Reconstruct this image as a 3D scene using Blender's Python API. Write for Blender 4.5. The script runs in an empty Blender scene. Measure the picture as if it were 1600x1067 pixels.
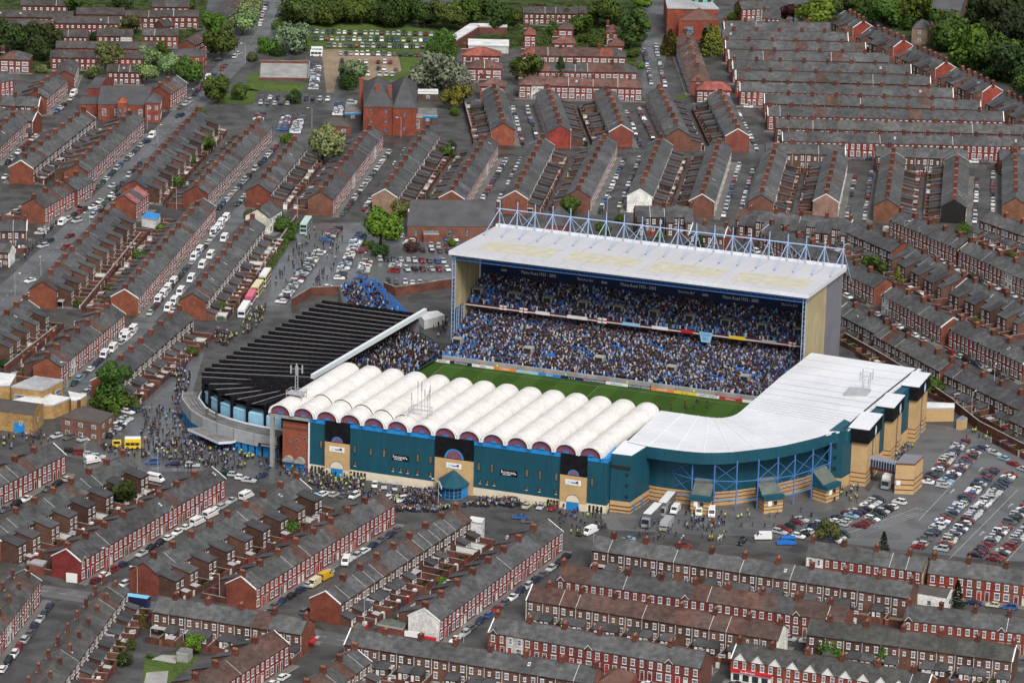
import bpy, math, random
import numpy as np
from mathutils import Matrix, Vector
random.seed(11)
R = math.radians
# ------------------------------------------------------------------ camera
F_PX, PITCH, ROLL, CAM_H = 6260.0, R(17.4), 0.025, 396.0        # focal length in photo pixels (1600 wide)
_c, _s = math.cos(PITCH), math.sin(PITCH)
_fw = Vector((0, _c, -_s)); _r0 = Vector((1, 0, 0)); _u0 = Vector((0, _s, _c))
_r = _r0 * math.cos(ROLL) + _u0 * math.sin(ROLL)
_u = _u0 * math.cos(ROLL) - _r0 * math.sin(ROLL)
CAMP = Vector((0, 0, CAM_H))
sc = bpy.context.scene
C = sc.collection
cd = bpy.data.cameras.new('camera'); cam = bpy.data.objects.new('camera', cd); C.objects.link(cam)
cam.matrix_world = Matrix(((_r.x, _u.x, -_fw.x, 0), (_r.y, _u.y, -_fw.y, 0), (_r.z, _u.z, -_fw.z, CAM_H), (0, 0, 0, 1)))
cd.sensor_width = 36.0; cd.lens = F_PX / 1600 * 36; cd.clip_start = 5; cd.clip_end = 9000
sc.camera = cam
# ------------------------------------------------------------------ light: bright overcast, softened sun from the left front
SUN_EL, SUN_AZ = R(50), R(160)          # azimuth: compass bearing the light comes from (0 = +Y, clockwise)
w = bpy.data.worlds.new('World'); sc.world = w; w.use_nodes = True
nt = w.node_tree; bg = nt.nodes['Background']
sky = nt.nodes.new('ShaderNodeTexSky'); sky.sky_type = 'NISHITA'; sky.sun_disc = False
sky.sun_elevation = SUN_EL; sky.sun_rotation = SUN_AZ; sky.dust_density = 3.0; sky.ozone_density = 0.6; sky.air_density = 1.0
hs = nt.nodes.new('ShaderNodeHueSaturation'); hs.inputs['Saturation'].default_value = 0.35        # cloud cover: greyer than a clear sky
nt.links.new(sky.outputs[0], hs.inputs['Color']); nt.links.new(hs.outputs[0], bg.inputs[0]); bg.inputs[1].default_value = 0.088
sd = bpy.data.lights.new('sun', 'SUN'); sd.energy = 1.75; sd.angle = R(22); sd.color = (1, 0.965, 0.91)
sun = bpy.data.objects.new('sun', sd); C.objects.link(sun)
_dir = Vector((math.sin(SUN_AZ) * math.cos(SUN_EL), math.cos(SUN_AZ) * math.cos(SUN_EL), math.sin(SUN_EL)))
sun.rotation_euler = _dir.to_track_quat('Z', 'Y').to_euler(); sun.location = (0, 1000, 600)
sc.view_settings.view_transform = 'Standard'; sc.view_settings.look = 'None'
sc.view_settings.exposure = 0.72; sc.view_settings.gamma = 1.0; sc.view_settings.use_curve_mapping = False
sc.cycles.max_bounces = 5; sc.cycles.diffuse_bounces = 3; sc.cycles.glossy_bounces = 2; sc.cycles.transmission_bounces = 2
# ------------------------------------------------------------------ photo pixel -> place on the ground (or at height z)
def gnd(x, y, z=0.0):
    d = _fw * F_PX + _r * (x - 800) - _u * (y - 533.5)
    t = (z - CAM_H) / d.z
    return CAMP + d * t
def prj(P):
    q = Vector(P) - CAMP; d = q.dot(_fw)
    return 800 + F_PX * q.dot(_r) / d, 533.5 - F_PX * q.dot(_u) / d
def ppm(P): return F_PX / (Vector(P) - CAMP).dot(_fw)
_TY = {'A': 0, 'B': 260, 'C': 520, 'D': 797}
def tp(t, x, y): return 400 * int(t[1]) + x / 3.9525, _TY[t[0]] + y / 3.9525
def at(t, x, y, z=0.0): return gnd(*tp(t, x, y), z)
def az(p, q): return math.atan2(q.y - p.y, q.x - p.x)
# ------------------------------------------------------------------ mesh builder
class MB:
    def __init__(s): s.v = []; s.f = []; s.m = []
    def poly(s, pts, m=0):
        n = len(s.v); s.v.extend([tuple(p) for p in pts]); s.f.append(tuple(range(n, n + len(pts)))); s.m.append(m)
    def box(s, x0, x1, y0, y1, z0, z1, m=0, skip=''):
        n = len(s.v)
        s.v += [(x0,y0,z0),(x1,y0,z0),(x1,y1,z0),(x0,y1,z0),(x0,y0,z1),(x1,y0,z1),(x1,y1,z1),(x0,y1,z1)]
        F = {'b':(3,2,1,0),'t':(4,5,6,7),'f':(0,1,5,4),'r':(1,2,6,5),'k':(2,3,7,6),'l':(3,0,4,7)}
        for k, q in F.items():
            if k not in skip: s.f.append(tuple(n + i for i in q)); s.m.append(m)
    def obox(s, c, ux, sx, sy, z0, z1, m=0, skip='b'):
        """box centred on plan point c, long axis ux (2d unit), half sizes sx, sy"""
        ax, ay = ux; px, py = -ay, ax; n = len(s.v)
        for z in (z0, z1):
            for a, b in ((-1,-1),(1,-1),(1,1),(-1,1)):
                s.v.append((c[0]+ax*sx*a+px*sy*b, c[1]+ay*sx*a+py*sy*b, z))
        F = {'b':(3,2,1,0),'t':(4,5,6,7),'f':(0,1,5,4),'r':(1,2,6,5),'k':(2,3,7,6),'l':(3,0,4,7)}
        for k, q in F.items():
            if k not in skip: s.f.append(tuple(n + i for i in q)); s.m.append(m)
    def prism(s, pts, z0, z1, m=0, mt=None, bottom=False):
        a = sum(pts[i][0]*pts[(i+1)%len(pts)][1]-pts[(i+1)%len(pts)][0]*pts[i][1] for i in range(len(pts)))
        if a < 0: pts = pts[::-1]
        k = len(pts)
        g0 = z0 if hasattr(z0, '__len__') else [z0]*k; g1 = z1 if hasattr(z1, '__len__') else [z1]*k
        if a < 0:
            if hasattr(z0, '__len__'): g0 = g0[::-1]
            if hasattr(z1, '__len__'): g1 = g1[::-1]
        n = len(s.v)
        s.v += [(p[0],p[1],z) for p, z in zip(pts, g0)] + [(p[0],p[1],z) for p, z in zip(pts, g1)]
        for i in range(k):
            j = (i+1) % k; s.f.append((n+i, n+j, n+k+j, n+k+i)); s.m.append(m)
        s.f.append(tuple(n+k+i for i in range(k))); s.m.append(m if mt is None else mt)
        if bottom: s.f.append(tuple(n+i for i in range(k))[::-1]); s.m.append(m)
    def tube(s, p, q, r, n=5, m=0, r2=None, caps=True):
        p, q = Vector(p), Vector(q); d = (q-p).normalized()
        a = d.orthogonal().normalized(); b = d.cross(a); k = len(s.v); r2 = r if r2 is None else r2
        for P, rr in ((p, r), (q, r2)):
            for i in range(n):
                t = 2*math.pi*i/n; s.v.append(tuple(P + (a*math.cos(t)+b*math.sin(t))*rr))
        for i in range(n):
            j = (i+1) % n; s.f.append((k+i, k+j, k+n+j, k+n+i)); s.m.append(m)
        if caps:
            s.f.append(tuple(k+n+i for i in range(n))); s.m.append(m)
            s.f.append(tuple(k+i for i in range(n))[::-1]); s.m.append(m)
    def add(s, o, fn=None):
        n = len(s.v); s.v += [fn(p) for p in o.v] if fn else list(o.v)
        s.f += [tuple(n+i for i in f) for f in o.f]; s.m += o.m
    def mesh(s, name, mats, smooth=False):
        me = bpy.data.meshes.new(name); me.from_pydata(s.v, [], s.f)
        for k in mats: me.materials.append(k)
        me.polygons.foreach_set('material_index', s.m)
        if smooth: me.polygons.foreach_set('use_smooth', [True]*len(s.f))
        me.update(); return me
def link(name, data, parent=None, loc=(0,0,0), rz=0.0, color=None, scale=None):
    o = bpy.data.objects.new(name, data); C.objects.link(o)
    o.location = loc
    if rz: o.rotation_euler = (0, 0, rz)
    if scale: o.scale = scale
    if color: o.color = (color[0], color[1], color[2], 1)
    if parent: o.parent = parent
    return o
def tag(o, label, cat, group=None):
    o['label'] = label; o['category'] = cat
    if group: o['group'] = group
    return o
def structure(o): o['kind'] = 'structure'; return o
ORD = 'zeroth first second third fourth fifth sixth seventh eighth ninth tenth eleventh twelfth thirteenth fourteenth fifteenth sixteenth seventeenth eighteenth nineteenth twentieth'.split()
def ordw(i):
    if i < len(ORD): return ORD[i]
    return '%d%s' % (i, {1:'st',2:'nd',3:'rd'}.get(i % 10, 'th') if i % 100 not in (11,12,13) else 'th')
# ------------------------------------------------------------------ materials
def mat(name, col=None, rough=0.7, objcol=False, noise=(), spec=0.3, metal=0.0, rnd=0.0, attr=None, bump=0.0, bscale=2.0, rough_noise=None, emis=None, patch=None):
    """noise: list of (scale, low, high) multipliers in world space; objcol: colour from the object; rnd: random value per object"""
    m = bpy.data.materials.new(name); m.use_nodes = True; t = m.node_tree; N = t.nodes; L = t.links
    b = N['Principled BSDF']; b.inputs['Roughness'].default_value = rough; b.inputs['Metallic'].default_value = metal
    b.inputs['Specular IOR Level'].default_value = spec
    if objcol: oi = N.new('ShaderNodeObjectInfo'); src = oi.outputs['Color']
    elif attr: a = N.new('ShaderNodeAttribute'); a.attribute_name = attr; src = a.outputs['Color']
    else: rg = N.new('ShaderNodeRGB'); rg.outputs[0].default_value = (*col, 1); src = rg.outputs[0]
    geo = N.new('ShaderNodeNewGeometry')
    for sc_, lo, hi in noise:
        stretch = None
        if isinstance(sc_, tuple): stretch = sc_; sc_ = 1.0
        n = N.new('ShaderNodeTexNoise'); n.inputs['Scale'].default_value = sc_; n.inputs['Detail'].default_value = 3
        if stretch:
            mp = N.new('ShaderNodeMapping'); mp.inputs['Scale'].default_value = stretch; L.new(geo.outputs['Position'], mp.inputs[0]); L.new(mp.outputs[0], n.inputs['Vector'])
        else: L.new(geo.outputs['Position'], n.inputs['Vector'])
        mr = N.new('ShaderNodeMapRange'); mr.inputs['From Min'].default_value = 0.3; mr.inputs['From Max'].default_value = 0.7
        mr.inputs['To Min'].default_value = lo; mr.inputs['To Max'].default_value = hi
        L.new(n.outputs[0], mr.inputs['Value'])
        mx = N.new('ShaderNodeVectorMath'); mx.operation = 'SCALE'; L.new(src, mx.inputs[0]); L.new(mr.outputs[0], mx.inputs['Scale']); src = mx.outputs[0]
    if patch:
        ps, lo, hi = patch
        n = N.new('ShaderNodeTexNoise'); n.inputs['Scale'].default_value = ps; n.inputs['Detail'].default_value = 1; L.new(geo.outputs['Position'], n.inputs['Vector'])
        mr = N.new('ShaderNodeMapRange'); mr.inputs['From Min'].default_value = .545; mr.inputs['From Max'].default_value = .56; mr.inputs['To Min'].default_value = lo; mr.inputs['To Max'].default_value = hi
        L.new(n.outputs[0], mr.inputs['Value']); mx = N.new('ShaderNodeVectorMath'); mx.operation = 'SCALE'; L.new(src, mx.inputs[0]); L.new(mr.outputs[0], mx.inputs['Scale']); src = mx.outputs[0]
    if rnd:
        oi = N.new('ShaderNodeObjectInfo'); mr = N.new('ShaderNodeMapRange'); mr.inputs['To Min'].default_value = 1-rnd; mr.inputs['To Max'].default_value = 1+rnd
        L.new(oi.outputs['Random'], mr.inputs['Value'])
        mx = N.new('ShaderNodeVectorMath'); mx.operation = 'SCALE'; L.new(src, mx.inputs[0]); L.new(mr.outputs[0], mx.inputs['Scale']); src = mx.outputs[0]
    L.new(src, b.inputs['Base Color'])
    if bump:
        n = N.new('ShaderNodeTexNoise'); n.inputs['Scale'].default_value = bscale; L.new(geo.outputs['Position'], n.inputs['Vector'])
        bp = N.new('ShaderNodeBump'); bp.inputs['Strength'].default_value = bump; bp.inputs['Distance'].default_value = 0.1
        L.new(n.outputs[0], bp.inputs['Height']); L.new(bp.outputs[0], b.inputs['Normal'])
    if rough_noise:
        sc_, lo, hi = rough_noise
        n = N.new('ShaderNodeTexNoise'); n.inputs['Scale'].default_value = sc_; n.inputs['Detail'].default_value = 2; L.new(geo.outputs['Position'], n.inputs['Vector'])
        mr = N.new('ShaderNodeMapRange'); mr.inputs['From Min'].default_value = 0.38; mr.inputs['From Max'].default_value = 0.62
        mr.inputs['To Min'].default_value = lo; mr.inputs['To Max'].default_value = hi
        L.new(n.outputs[0], mr.inputs['Value']); L.new(mr.outputs[0], b.inputs['Roughness'])
    return m
M = {}
M['brick'] = mat('brick', objcol=True, rough=0.85, noise=((0.35, .72, 1.22), (2.2, .78, 1.2), ((7, 7, .7), .9, 1.1)), bump=.25, bscale=5)
M['brick_rear'] = mat('brick_rear', (.105, .054, .040), rough=0.9, noise=((0.3, .7, 1.3), (2.5, .75, 1.2)), rnd=.35)
M['brick_yard'] = mat('brick_yard', (.125, .048, .034), rough=0.9, noise=((0.25, .6, 1.3), (2.5, .75, 1.2)), rnd=.3)
M['slate'] = mat('slate', objcol=True, rough=0.62, spec=.35, noise=((0.10, .76, 1.22), (0.6, .68, 1.3), ((.5, .5, 3), .85, 1.15), (5.5, .72, 1.25)), patch=(.33, 1.0, .86), bump=.3, bscale=4)
M['slate_rear'] = mat('slate_rear', (.062, .062, .066), rough=0.65, noise=((0.4, .7, 1.25), (4, .75, 1.25)), rnd=.3)
M['ridge'] = mat('ridge', (.10, .058, .048), rough=0.85, noise=((2, .7, 1.3),))
M['trim'] = mat('trim', (.76, .75, .73), rough=0.55, noise=((3, .85, 1.05),))
M['glass'] = mat('glass', (.11, .135, .16), rough=0.12, spec=.6, noise=((0.9, .25, 2.2),))
M['glass_dark'] = mat('glass_dark', (.03, .035, .042), rough=0.1, spec=.6)
M['door'] = mat('door', objcol=True, rough=0.5)
M['lead'] = mat('lead', (.36, .36, .37), rough=0.6)
M['chim'] = mat('chimney_brick', (.108, .038, .027), rough=0.9, noise=((1.5, .6, 1.3),), rnd=.3)
M['pot'] = mat('chimney_pot', (.30, .15, .09), rough=0.8, rnd=.3)
M['yard'] = mat('yard_paving', (.12, .115, .105), rough=0.9, noise=((0.4, .5, 1.5), (3, .8, 1.2)))
M['asphalt'] = mat('asphalt', (.064, .063, .061), rough=0.6, spec=.35, noise=((0.02, .85, 1.15), (0.15, .72, 1.28), (1.6, .85, 1.15)), patch=(.13, 1.0, .72), rough_noise=(0.045, .34, .8))
M['pave'] = mat('pavement', (.14, .138, .13), rough=0.75, noise=((0.1, .75, 1.2), (1.5, .85, 1.15)))
M['kerb'] = mat('kerb', (.24, .235, .22), rough=0.8, noise=((0.5, .8, 1.2),))
M['grass'] = mat('grass', (.070, .105, .028), rough=0.95, spec=.05, noise=((0.06, .7, 1.25), (0.8, .75, 1.25), (6, .7, 1.3)))
M['rough_grass'] = mat('rough_grass', (.045, .062, .022), rough=.95, spec=.05, noise=((.12, .6, 1.4), (1.2, .7, 1.3)), patch=(.2, 1.0, .6))
M['earth'] = mat('earth', (.20, .15, .10), rough=0.95, noise=((0.08, .75, 1.25), (1, .8, 1.2)))
M['line'] = mat('road_paint', (.55, .55, .53), rough=0.7, noise=((1.2, .5, 1.1),))
M['concrete'] = mat('concrete', (.30, .295, .28), rough=0.85, noise=((0.2, .75, 1.2), (2, .85, 1.1)))
M['white'] = mat('white_paint', (.78, .78, .77), rough=0.5, noise=((0.4, .9, 1.04),))
M['grey'] = mat('grey_metal', (.36, .37, .38), rough=0.5, noise=((0.5, .88, 1.08),))
M['black'] = mat('black_panel', (.010, .010, .012), spec=.08, rough=0.6, noise=((0.6, .7, 1.4),))
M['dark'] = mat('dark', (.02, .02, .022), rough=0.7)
M['hedge'] = mat('hedge', (.05, .085, .022), rough=0.95, spec=.05, noise=((1.2, .5, 1.5), (5, .6, 1.4)), bump=1, bscale=3)
# ------------------------------------------------------------------ figures: one continuous skinned body per pose (made first, while the scene is empty)
def skinned(name, chains, rad, mats, matfn, sub=1, root=0):
    """chains: list of lists of (key, co); rad: key -> radius or (rx, ry)"""
    idx, V, E = {}, [], []
    for ch in chains:
        prev = None
        for k, co in ch:
            if k not in idx: idx[k] = len(V); V.append(co)
            if prev is not None: E.append((prev, idx[k]))
            prev = idx[k]
    me = bpy.data.meshes.new(name); me.from_pydata(V, E, []); o = bpy.data.objects.new(name, me); C.objects.link(o)
    m = o.modifiers.new('s', 'SKIN'); m.use_smooth_shade = True
    for k, i in idx.items():
        r = rad[k]; me.skin_vertices[0].data[i].radius = r if isinstance(r, tuple) else (r, r)
    me.skin_vertices[0].data[root].use_root = True
    if sub: s_ = o.modifiers.new('u', 'SUBSURF'); s_.levels = sub; s_.render_levels = sub
    dg = bpy.context.evaluated_depsgraph_get(); dg.update(); r = bpy.data.meshes.new_from_object(o.evaluated_get(dg)); bpy.data.objects.remove(o); bpy.data.meshes.remove(me)
    r.name = name; r.materials.clear()
    for q in mats: r.materials.append(q)
    for p in r.polygons: p.material_index = matfn(p.center)
    return r
M['cloth'] = mat('jacket', objcol=True, rough=.85, spec=.1); M['skin'] = mat('skin', (.38, .21, .15), rough=.6, rnd=.2); M['hair'] = mat('hair', (.04, .027, .018), rough=.7, rnd=.5); M['trousers'] = mat('trousers', (.028, .032, .05), rough=.9, rnd=.6)
M['horse'] = mat('horse_coat', objcol=True, rough=.6)
RADP = dict(p=(.16,.12), s=(.15,.11), c=(.19,.12), n=.062, h=(.095,.11), t=(.07,.08))
for s_ in 'LR': RADP.update({'sh'+s_: .08, 'el'+s_: .052, 'wr'+s_: .038, 'ha'+s_: .043, 'hp'+s_: .105, 'kn'+s_: .075, 'an'+s_: .05, 'to'+s_: .05})
def body(name, legs, arms, lean=0.0, seated=False, sub=1):
    z = .0
    ch = [[('p', (0,0,.95)), ('s', (0,-lean*.3,1.17)), ('c', (0,-lean*.7,1.38)), ('n', (0,-lean,1.53)), ('h', (0,-lean-.02,1.63)), ('t', (0,-lean-.01,1.74))]]
    for s, k in ((-1,'L'), (1,'R')):
        e, w_, h = arms[k]; ch.append([('c', None), ('sh'+k, (s*.2,-lean*.8,1.43)), ('el'+k, e), ('wr'+k, w_), ('ha'+k, h)])
        kn, an, to = legs[k]; ch.append([('p', None), ('hp'+k, (s*.1,0,.88)), ('kn'+k, kn), ('an'+k, an), ('to'+k, to)])
    ch = [[(k, co) for k, co in c_] for c_ in ch]
    def mf(c_):
        if c_.z > 1.68 or (c_.z > 1.56 and c_.y > -lean+.03): return 2
        if c_.z > 1.5: return 1
        if abs(c_.x) > .19 and c_.z < .9 and not seated: return 1
        return 0 if c_.z > .86 else 3
    return skinned(name, ch, RADP, [M['cloth'], M['skin'], M['hair'], M['trousers']], mf, sub)
A_dn = {'L': ((-.26,.03,1.16), (-.27,-.04,.92), (-.27,-.07,.83)), 'R': ((.26,.03,1.16), (.27,-.04,.92), (.27,-.07,.83))}
A_wk = {'L': ((-.26,.12,1.17), (-.27,.14,.94), (-.27,.13,.85)), 'R': ((.26,-.1,1.17), (.27,-.24,.98), (.27,-.3,.91))}
A_fd = {'L': ((-.27,-.02,1.16), (-.12,-.22,1.16), (-.02,-.25,1.18)), 'R': ((.27,-.02,1.16), (.12,-.22,1.12), (.03,-.26,1.14))}
A_up = {'L': ((-.26,.03,1.16), (-.27,-.04,.92), (-.27,-.07,.83)), 'R': ((.3,-.16,1.28), (.24,-.36,1.42), (.22,-.4,1.5))}
L_st = {'L': ((-.11,-.02,.49), (-.12,.02,.09), (-.13,-.13,.045)), 'R': ((.11,-.02,.49), (.12,.02,.09), (.14,-.13,.045))}
L_wk = {'L': ((-.1,-.2,.5), (-.1,-.27,.1), (-.1,-.42,.06)), 'R': ((.1,.06,.48), (.1,.32,.13), (.1,.22,.04))}
POSES = [body('person', L_st, A_dn), body('person', L_wk, A_wk, .05), body('person', L_st, A_fd, .03), body('person', L_wk, A_up, .02)]
def to_mb(me):
    b = MB(); b.v = [tuple(v.co) for v in me.vertices]; b.f = [tuple(p.vertices) for p in me.polygons]; b.m = [p.material_index for p in me.polygons]; return b
LOWPOSE = [to_mb(body('person', L_st, A_dn, sub=0)), to_mb(body('person', L_wk, A_wk, .05, sub=0)), to_mb(body('person', L_st, A_fd, .03, sub=0)), to_mb(body('person', L_wk, A_up, .02, sub=0))]
print('person faces', [len(p.polygons) for p in POSES], [len(p.f) for p in LOWPOSE])
L_sit = {'L': ((-.3,-.3,.72), (-.34,-.2,.32), (-.34,-.34,.27)), 'R': ((.3,-.3,.72), (.34,-.2,.32), (.34,-.34,.27))}
RIDER = body('person', L_sit, A_fd, .04, True)
HR = dict(b0=(.27,.3), b1=(.28,.33), b2=(.27,.33), n0=(.16,.2), n1=(.12,.15), hd=(.1,.12), mz=(.07,.07), t0=.07, t1=.06, t2=.03)
hc = [[('b0',(0,.55,1.28)),('b1',(0,0,1.22)),('b2',(0,-.55,1.28)),('n0',(0,-.85,1.55)),('n1',(0,-1.1,1.9)),('hd',(0,-1.25,2.0)),('mz',(0,-1.62,1.72))], [('b0',None),('t0',(0,.9,1.3)),('t1',(0,1.02,1.0)),('t2',(0,1.05,.6))]]
for s, k in ((-1,'L'),(1,'R')):
    hc.append([('b2',None),('f0'+k,(s*.17,-.6,1.0)),('f1'+k,(s*.17,-.62,.55)),('f2'+k,(s*.17,-.6,.12)),('f3'+k,(s*.17,-.66,.05))]); hc.append([('b0',None),('h0'+k,(s*.17,.55,1.0)),('h1'+k,(s*.18,.72,.58)),('h2'+k,(s*.18,.66,.12)),('h3'+k,(s*.18,.6,.05))])
    HR.update({'f0'+k:.12,'f1'+k:.065,'f2'+k:.05,'f3'+k:.06,'h0'+k:.15,'h1'+k:.07,'h2'+k:.05,'h3'+k:.06})
HORSE = skinned('horse', hc, HR, [M['horse'], M['hair']], lambda c_: 1 if (c_.y > .93 or c_.z < .1) else 0, 1, 1)
# ------------------------------------------------------------------ the ground
g = MB(); g.poly([(-2600, -400, 0), (2600, -400, 0), (2600, 5200, 0), (-2600, 5200, 0)])
structure(link('ground', g.mesh('ground', [M['asphalt']])))
# ------------------------------------------------------------------ terraced houses
HW = 4.8
MIRROR = {}
def win(mb, x, z, w, h, y, s, mw=1, mg=2, bars=True, lintel=True):
    """a window proud of a wall at y whose outward side is s (-1 front, +1 rear)"""
    def bx(a, b, c, d, t0, t1, m):
        y0, y1 = sorted((y + s*t0, y + s*t1)); mb.box(a, b, y0, y1, c, d, m)
    bx(x-w/2, x+w/2, z, z+h, -.04, .05, mw)
    k = .12
    if bars:
        bx(x-w/2+k, x+w/2-k, z+k, z+h*.48, .045, .062, mg); bx(x-w/2+k, x+w/2-k, z+h*.54, z+h-k, .045, .062, mg)
    else: bx(x-w/2+k, x+w/2-k, z+k, z+h-k, .045, .062, mg)
    if lintel:
        bx(x-w/2-.1, x+w/2+.1, z+h, z+h+.15, -.02, .07, mw); bx(x-w/2-.1, x+w/2+.1, z-.11, z, -.02, .12, mw)
STY = {  # eave, ridge, depth
 'T': (6.1, 9.0, 9.2), 'M': (5.2, 7.3, 7.8), 'S': (5.6, 8.3, 8.6)}
def front_parts(style):
    """(kind, x, z, w, h) on the front wall"""
    if style == 'M': return [('w', 1.3, 3.4, .95, .85), ('w', 3.5, 3.4, .8, .85), ('w', 1.4, 1.0, 1.3, 1.1), ('d', 3.6, .05, .9, 2.0)]
    if style == 'S': return [('w', 1.4, 3.3, 1.9, 1.25), ('w', 3.7, 3.4, 1.1, 1.1), ('w', 1.4, .8, 2.0, 1.5), ('d', 3.8, .05, 1.0, 2.1)]
    return [('w', 1.15, 3.75, 1.1, 1.75), ('w', 3.55, 3.75, .9, 1.75), ('w', 1.2, .9, 1.45, 1.9), ('d', 3.75, .05, .95, 2.55)]
def rear_parts(style):
    if style == 'M': return [('w', 1.2, 3.2, 1.2, 1.0), ('w', 3.5, 3.2, 1.2, 1.0), ('w', 1.6, .9, 1.8, 1.2), ('d', 3.8, .05, .9, 2.0)]
    return [('w', 3.6, 3.7, 1.0, 1.6), ('w', 1.3, 3.9, .7, 1.0), ('w', 3.7, .9, 1.0, 1.6)]
_win_mesh = {}
def win_mesh(kind, w, h, s):
    k = (kind, w, h, s)
    if k not in _win_mesh:
        mb = MB()
        if kind == 'w': win(mb, 0, 0, w, h, 0, s)
        else:
            y = lambda a, b: sorted((s*a, s*b))
            mb.box(-w/2-.12, w/2+.12, *y(-.03, .05), 0, h+.3, 1); mb.box(-w/2, w/2, *y(.045, .075), .02, h-.35, 3); mb.box(-w/2, w/2, *y(.045, .07), h-.3, h+.2, 2)
        _win_mesh[k] = mb.mesh('window' if kind == 'w' else 'door', [M['brick'], M['trim'], M['glass'], M['door']])
    return _win_mesh[k]
_house = {}
def house_mesh(style, mir, objside, band):
    """walls of one house; objside = -1/+1: windows of that side are left to child objects"""
    k = (style, mir, objside, band)
    if k in _house: return _house[k]
    ev, rd, dp = STY[style]; mb = MB(); D = dp/2
    mb.box(0, HW, -D, D, 0, ev, 4, 'bt'); mb.m[-4] = 0
    X = (lambda x: HW-x) if mir else (lambda x: x)
    for s, parts in ((-1, front_parts(style)), (1, rear_parts(style))):
        if s == objside: continue
        for kd, x, z, ww, h in parts:
            if kd == 'w': win(mb, X(x), z, ww, h, s*D, s, lintel=(s < 0 or style == 'T'))
            else:
                y0, y1 = sorted((s*D, s*(D+.06))); mb.box(X(x)-ww/2-.1, X(x)+ww/2+.1, y0, y1, 0, h+.25, 1)
                y0, y1 = sorted((s*(D+.05), s*(D+.075))); mb.box(X(x)-ww/2, X(x)+ww/2, y0, y1, .02, h-.3, 2)
    if band == 2: mb.box(0, HW, -D-.05, -D+.02, 3.2, 3.33, 1)    # string course
    if band: mb.box(0, HW, -D-.14, -D+.02, ev-.14, ev-.02, 1)     # gutter board
    mb.box(0, .1, D-.02, D+.1, 0, ev, 1)
    _house[k] = mb.mesh('house', [M['brick'], M['trim'], M['glass'], M['door'], M['brick_rear']])
    return _house[k]
_roof = {}
def roof_mesh(style, verge, hip=0):
    k = (style, verge, hip)
    if k in _roof: return _roof[k]
    ev, rd, dp = STY[style]; mb = MB(); D = dp/2 + .28; e = ev - .02; t = .14
    x0, x1 = 0, HW
    r0 = x0 + (dp/2*.85 if hip in (1, 3) else 0); r1 = x1 - (dp/2*.85 if hip in (2, 3) else 0)
    if hip in (1, 3): x0 -= .28
    if hip in (2, 3): x1 += .28
    if r0 > r1: r0 = r1 = (r0+r1)/2
    mb.poly([(x0,-D,e+t),(x1,-D,e+t),(r1,0,rd+t),(r0,0,rd+t)], 0); mb.poly([(x1,D,e+t),(x0,D,e+t),(r0,0,rd+t),(r1,0,rd+t)], 0)
    mb.poly([(x0,-D,e),(x1,-D,e),(x1,-D,e+t),(x0,-D,e+t)], 1); mb.poly([(x1,D,e),(x0,D,e),(x0,D,e+t),(x1,D,e+t)], 1)
    if hip in (1, 3): mb.poly([(x0,D,e+t),(x0,-D,e+t),(r0,0,rd+t)], 0)
    if hip in (2, 3): mb.poly([(x1,-D,e+t),(x1,D,e+t),(r1,0,rd+t)], 0)
    if r1 > r0: mb.box(r0, r1, -.14, .14, rd+t-.06, rd+t+.07, 2)
    if verge:
        a = .1
        for s in (-1, 1):
            mb.poly([(0,s*D,e+t+.04),(a,s*D,e+t+.04),(a,0,rd+t+.05),(0,0,rd+t+.05)][::-s], 3)
    _roof[k] = mb.mesh('roof', [M['slate'], M['dark'], M['ridge'], M['trim']])
    return _roof[k]
_misc = {}
def chimney_mesh(kind):
    if ('ch', kind) not in _misc:
        mb = MB(); lx, ly = ((.62, .78) if kind == 1 else (.45, .7) if kind == 2 else (.42, .4))
        mb.box(-lx, lx, -ly, ly, -1.0, 1.35, 0, 'b'); mb.box(-lx-.1, lx+.1, -ly-.1, ly+.1, 1.35, 1.55, 0)
        mb.box(-lx-.12, lx+.12, -ly-.16, -ly+.02, -.75, -.45, 2)
        n = 4 if kind < 3 else 2
        for i in range(n):
            t = (i+.5)/n*2-1
            p = (0, t*ly*.9)
            mb.tube((p[0], p[1], 1.55), (p[0], p[1], 2.0), .15, 5, 1, .12)
        _misc['ch', kind] = mb.mesh('chimney', [M['chim'], M['pot'], M['lead']])
    return _misc['ch', kind]
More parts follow.
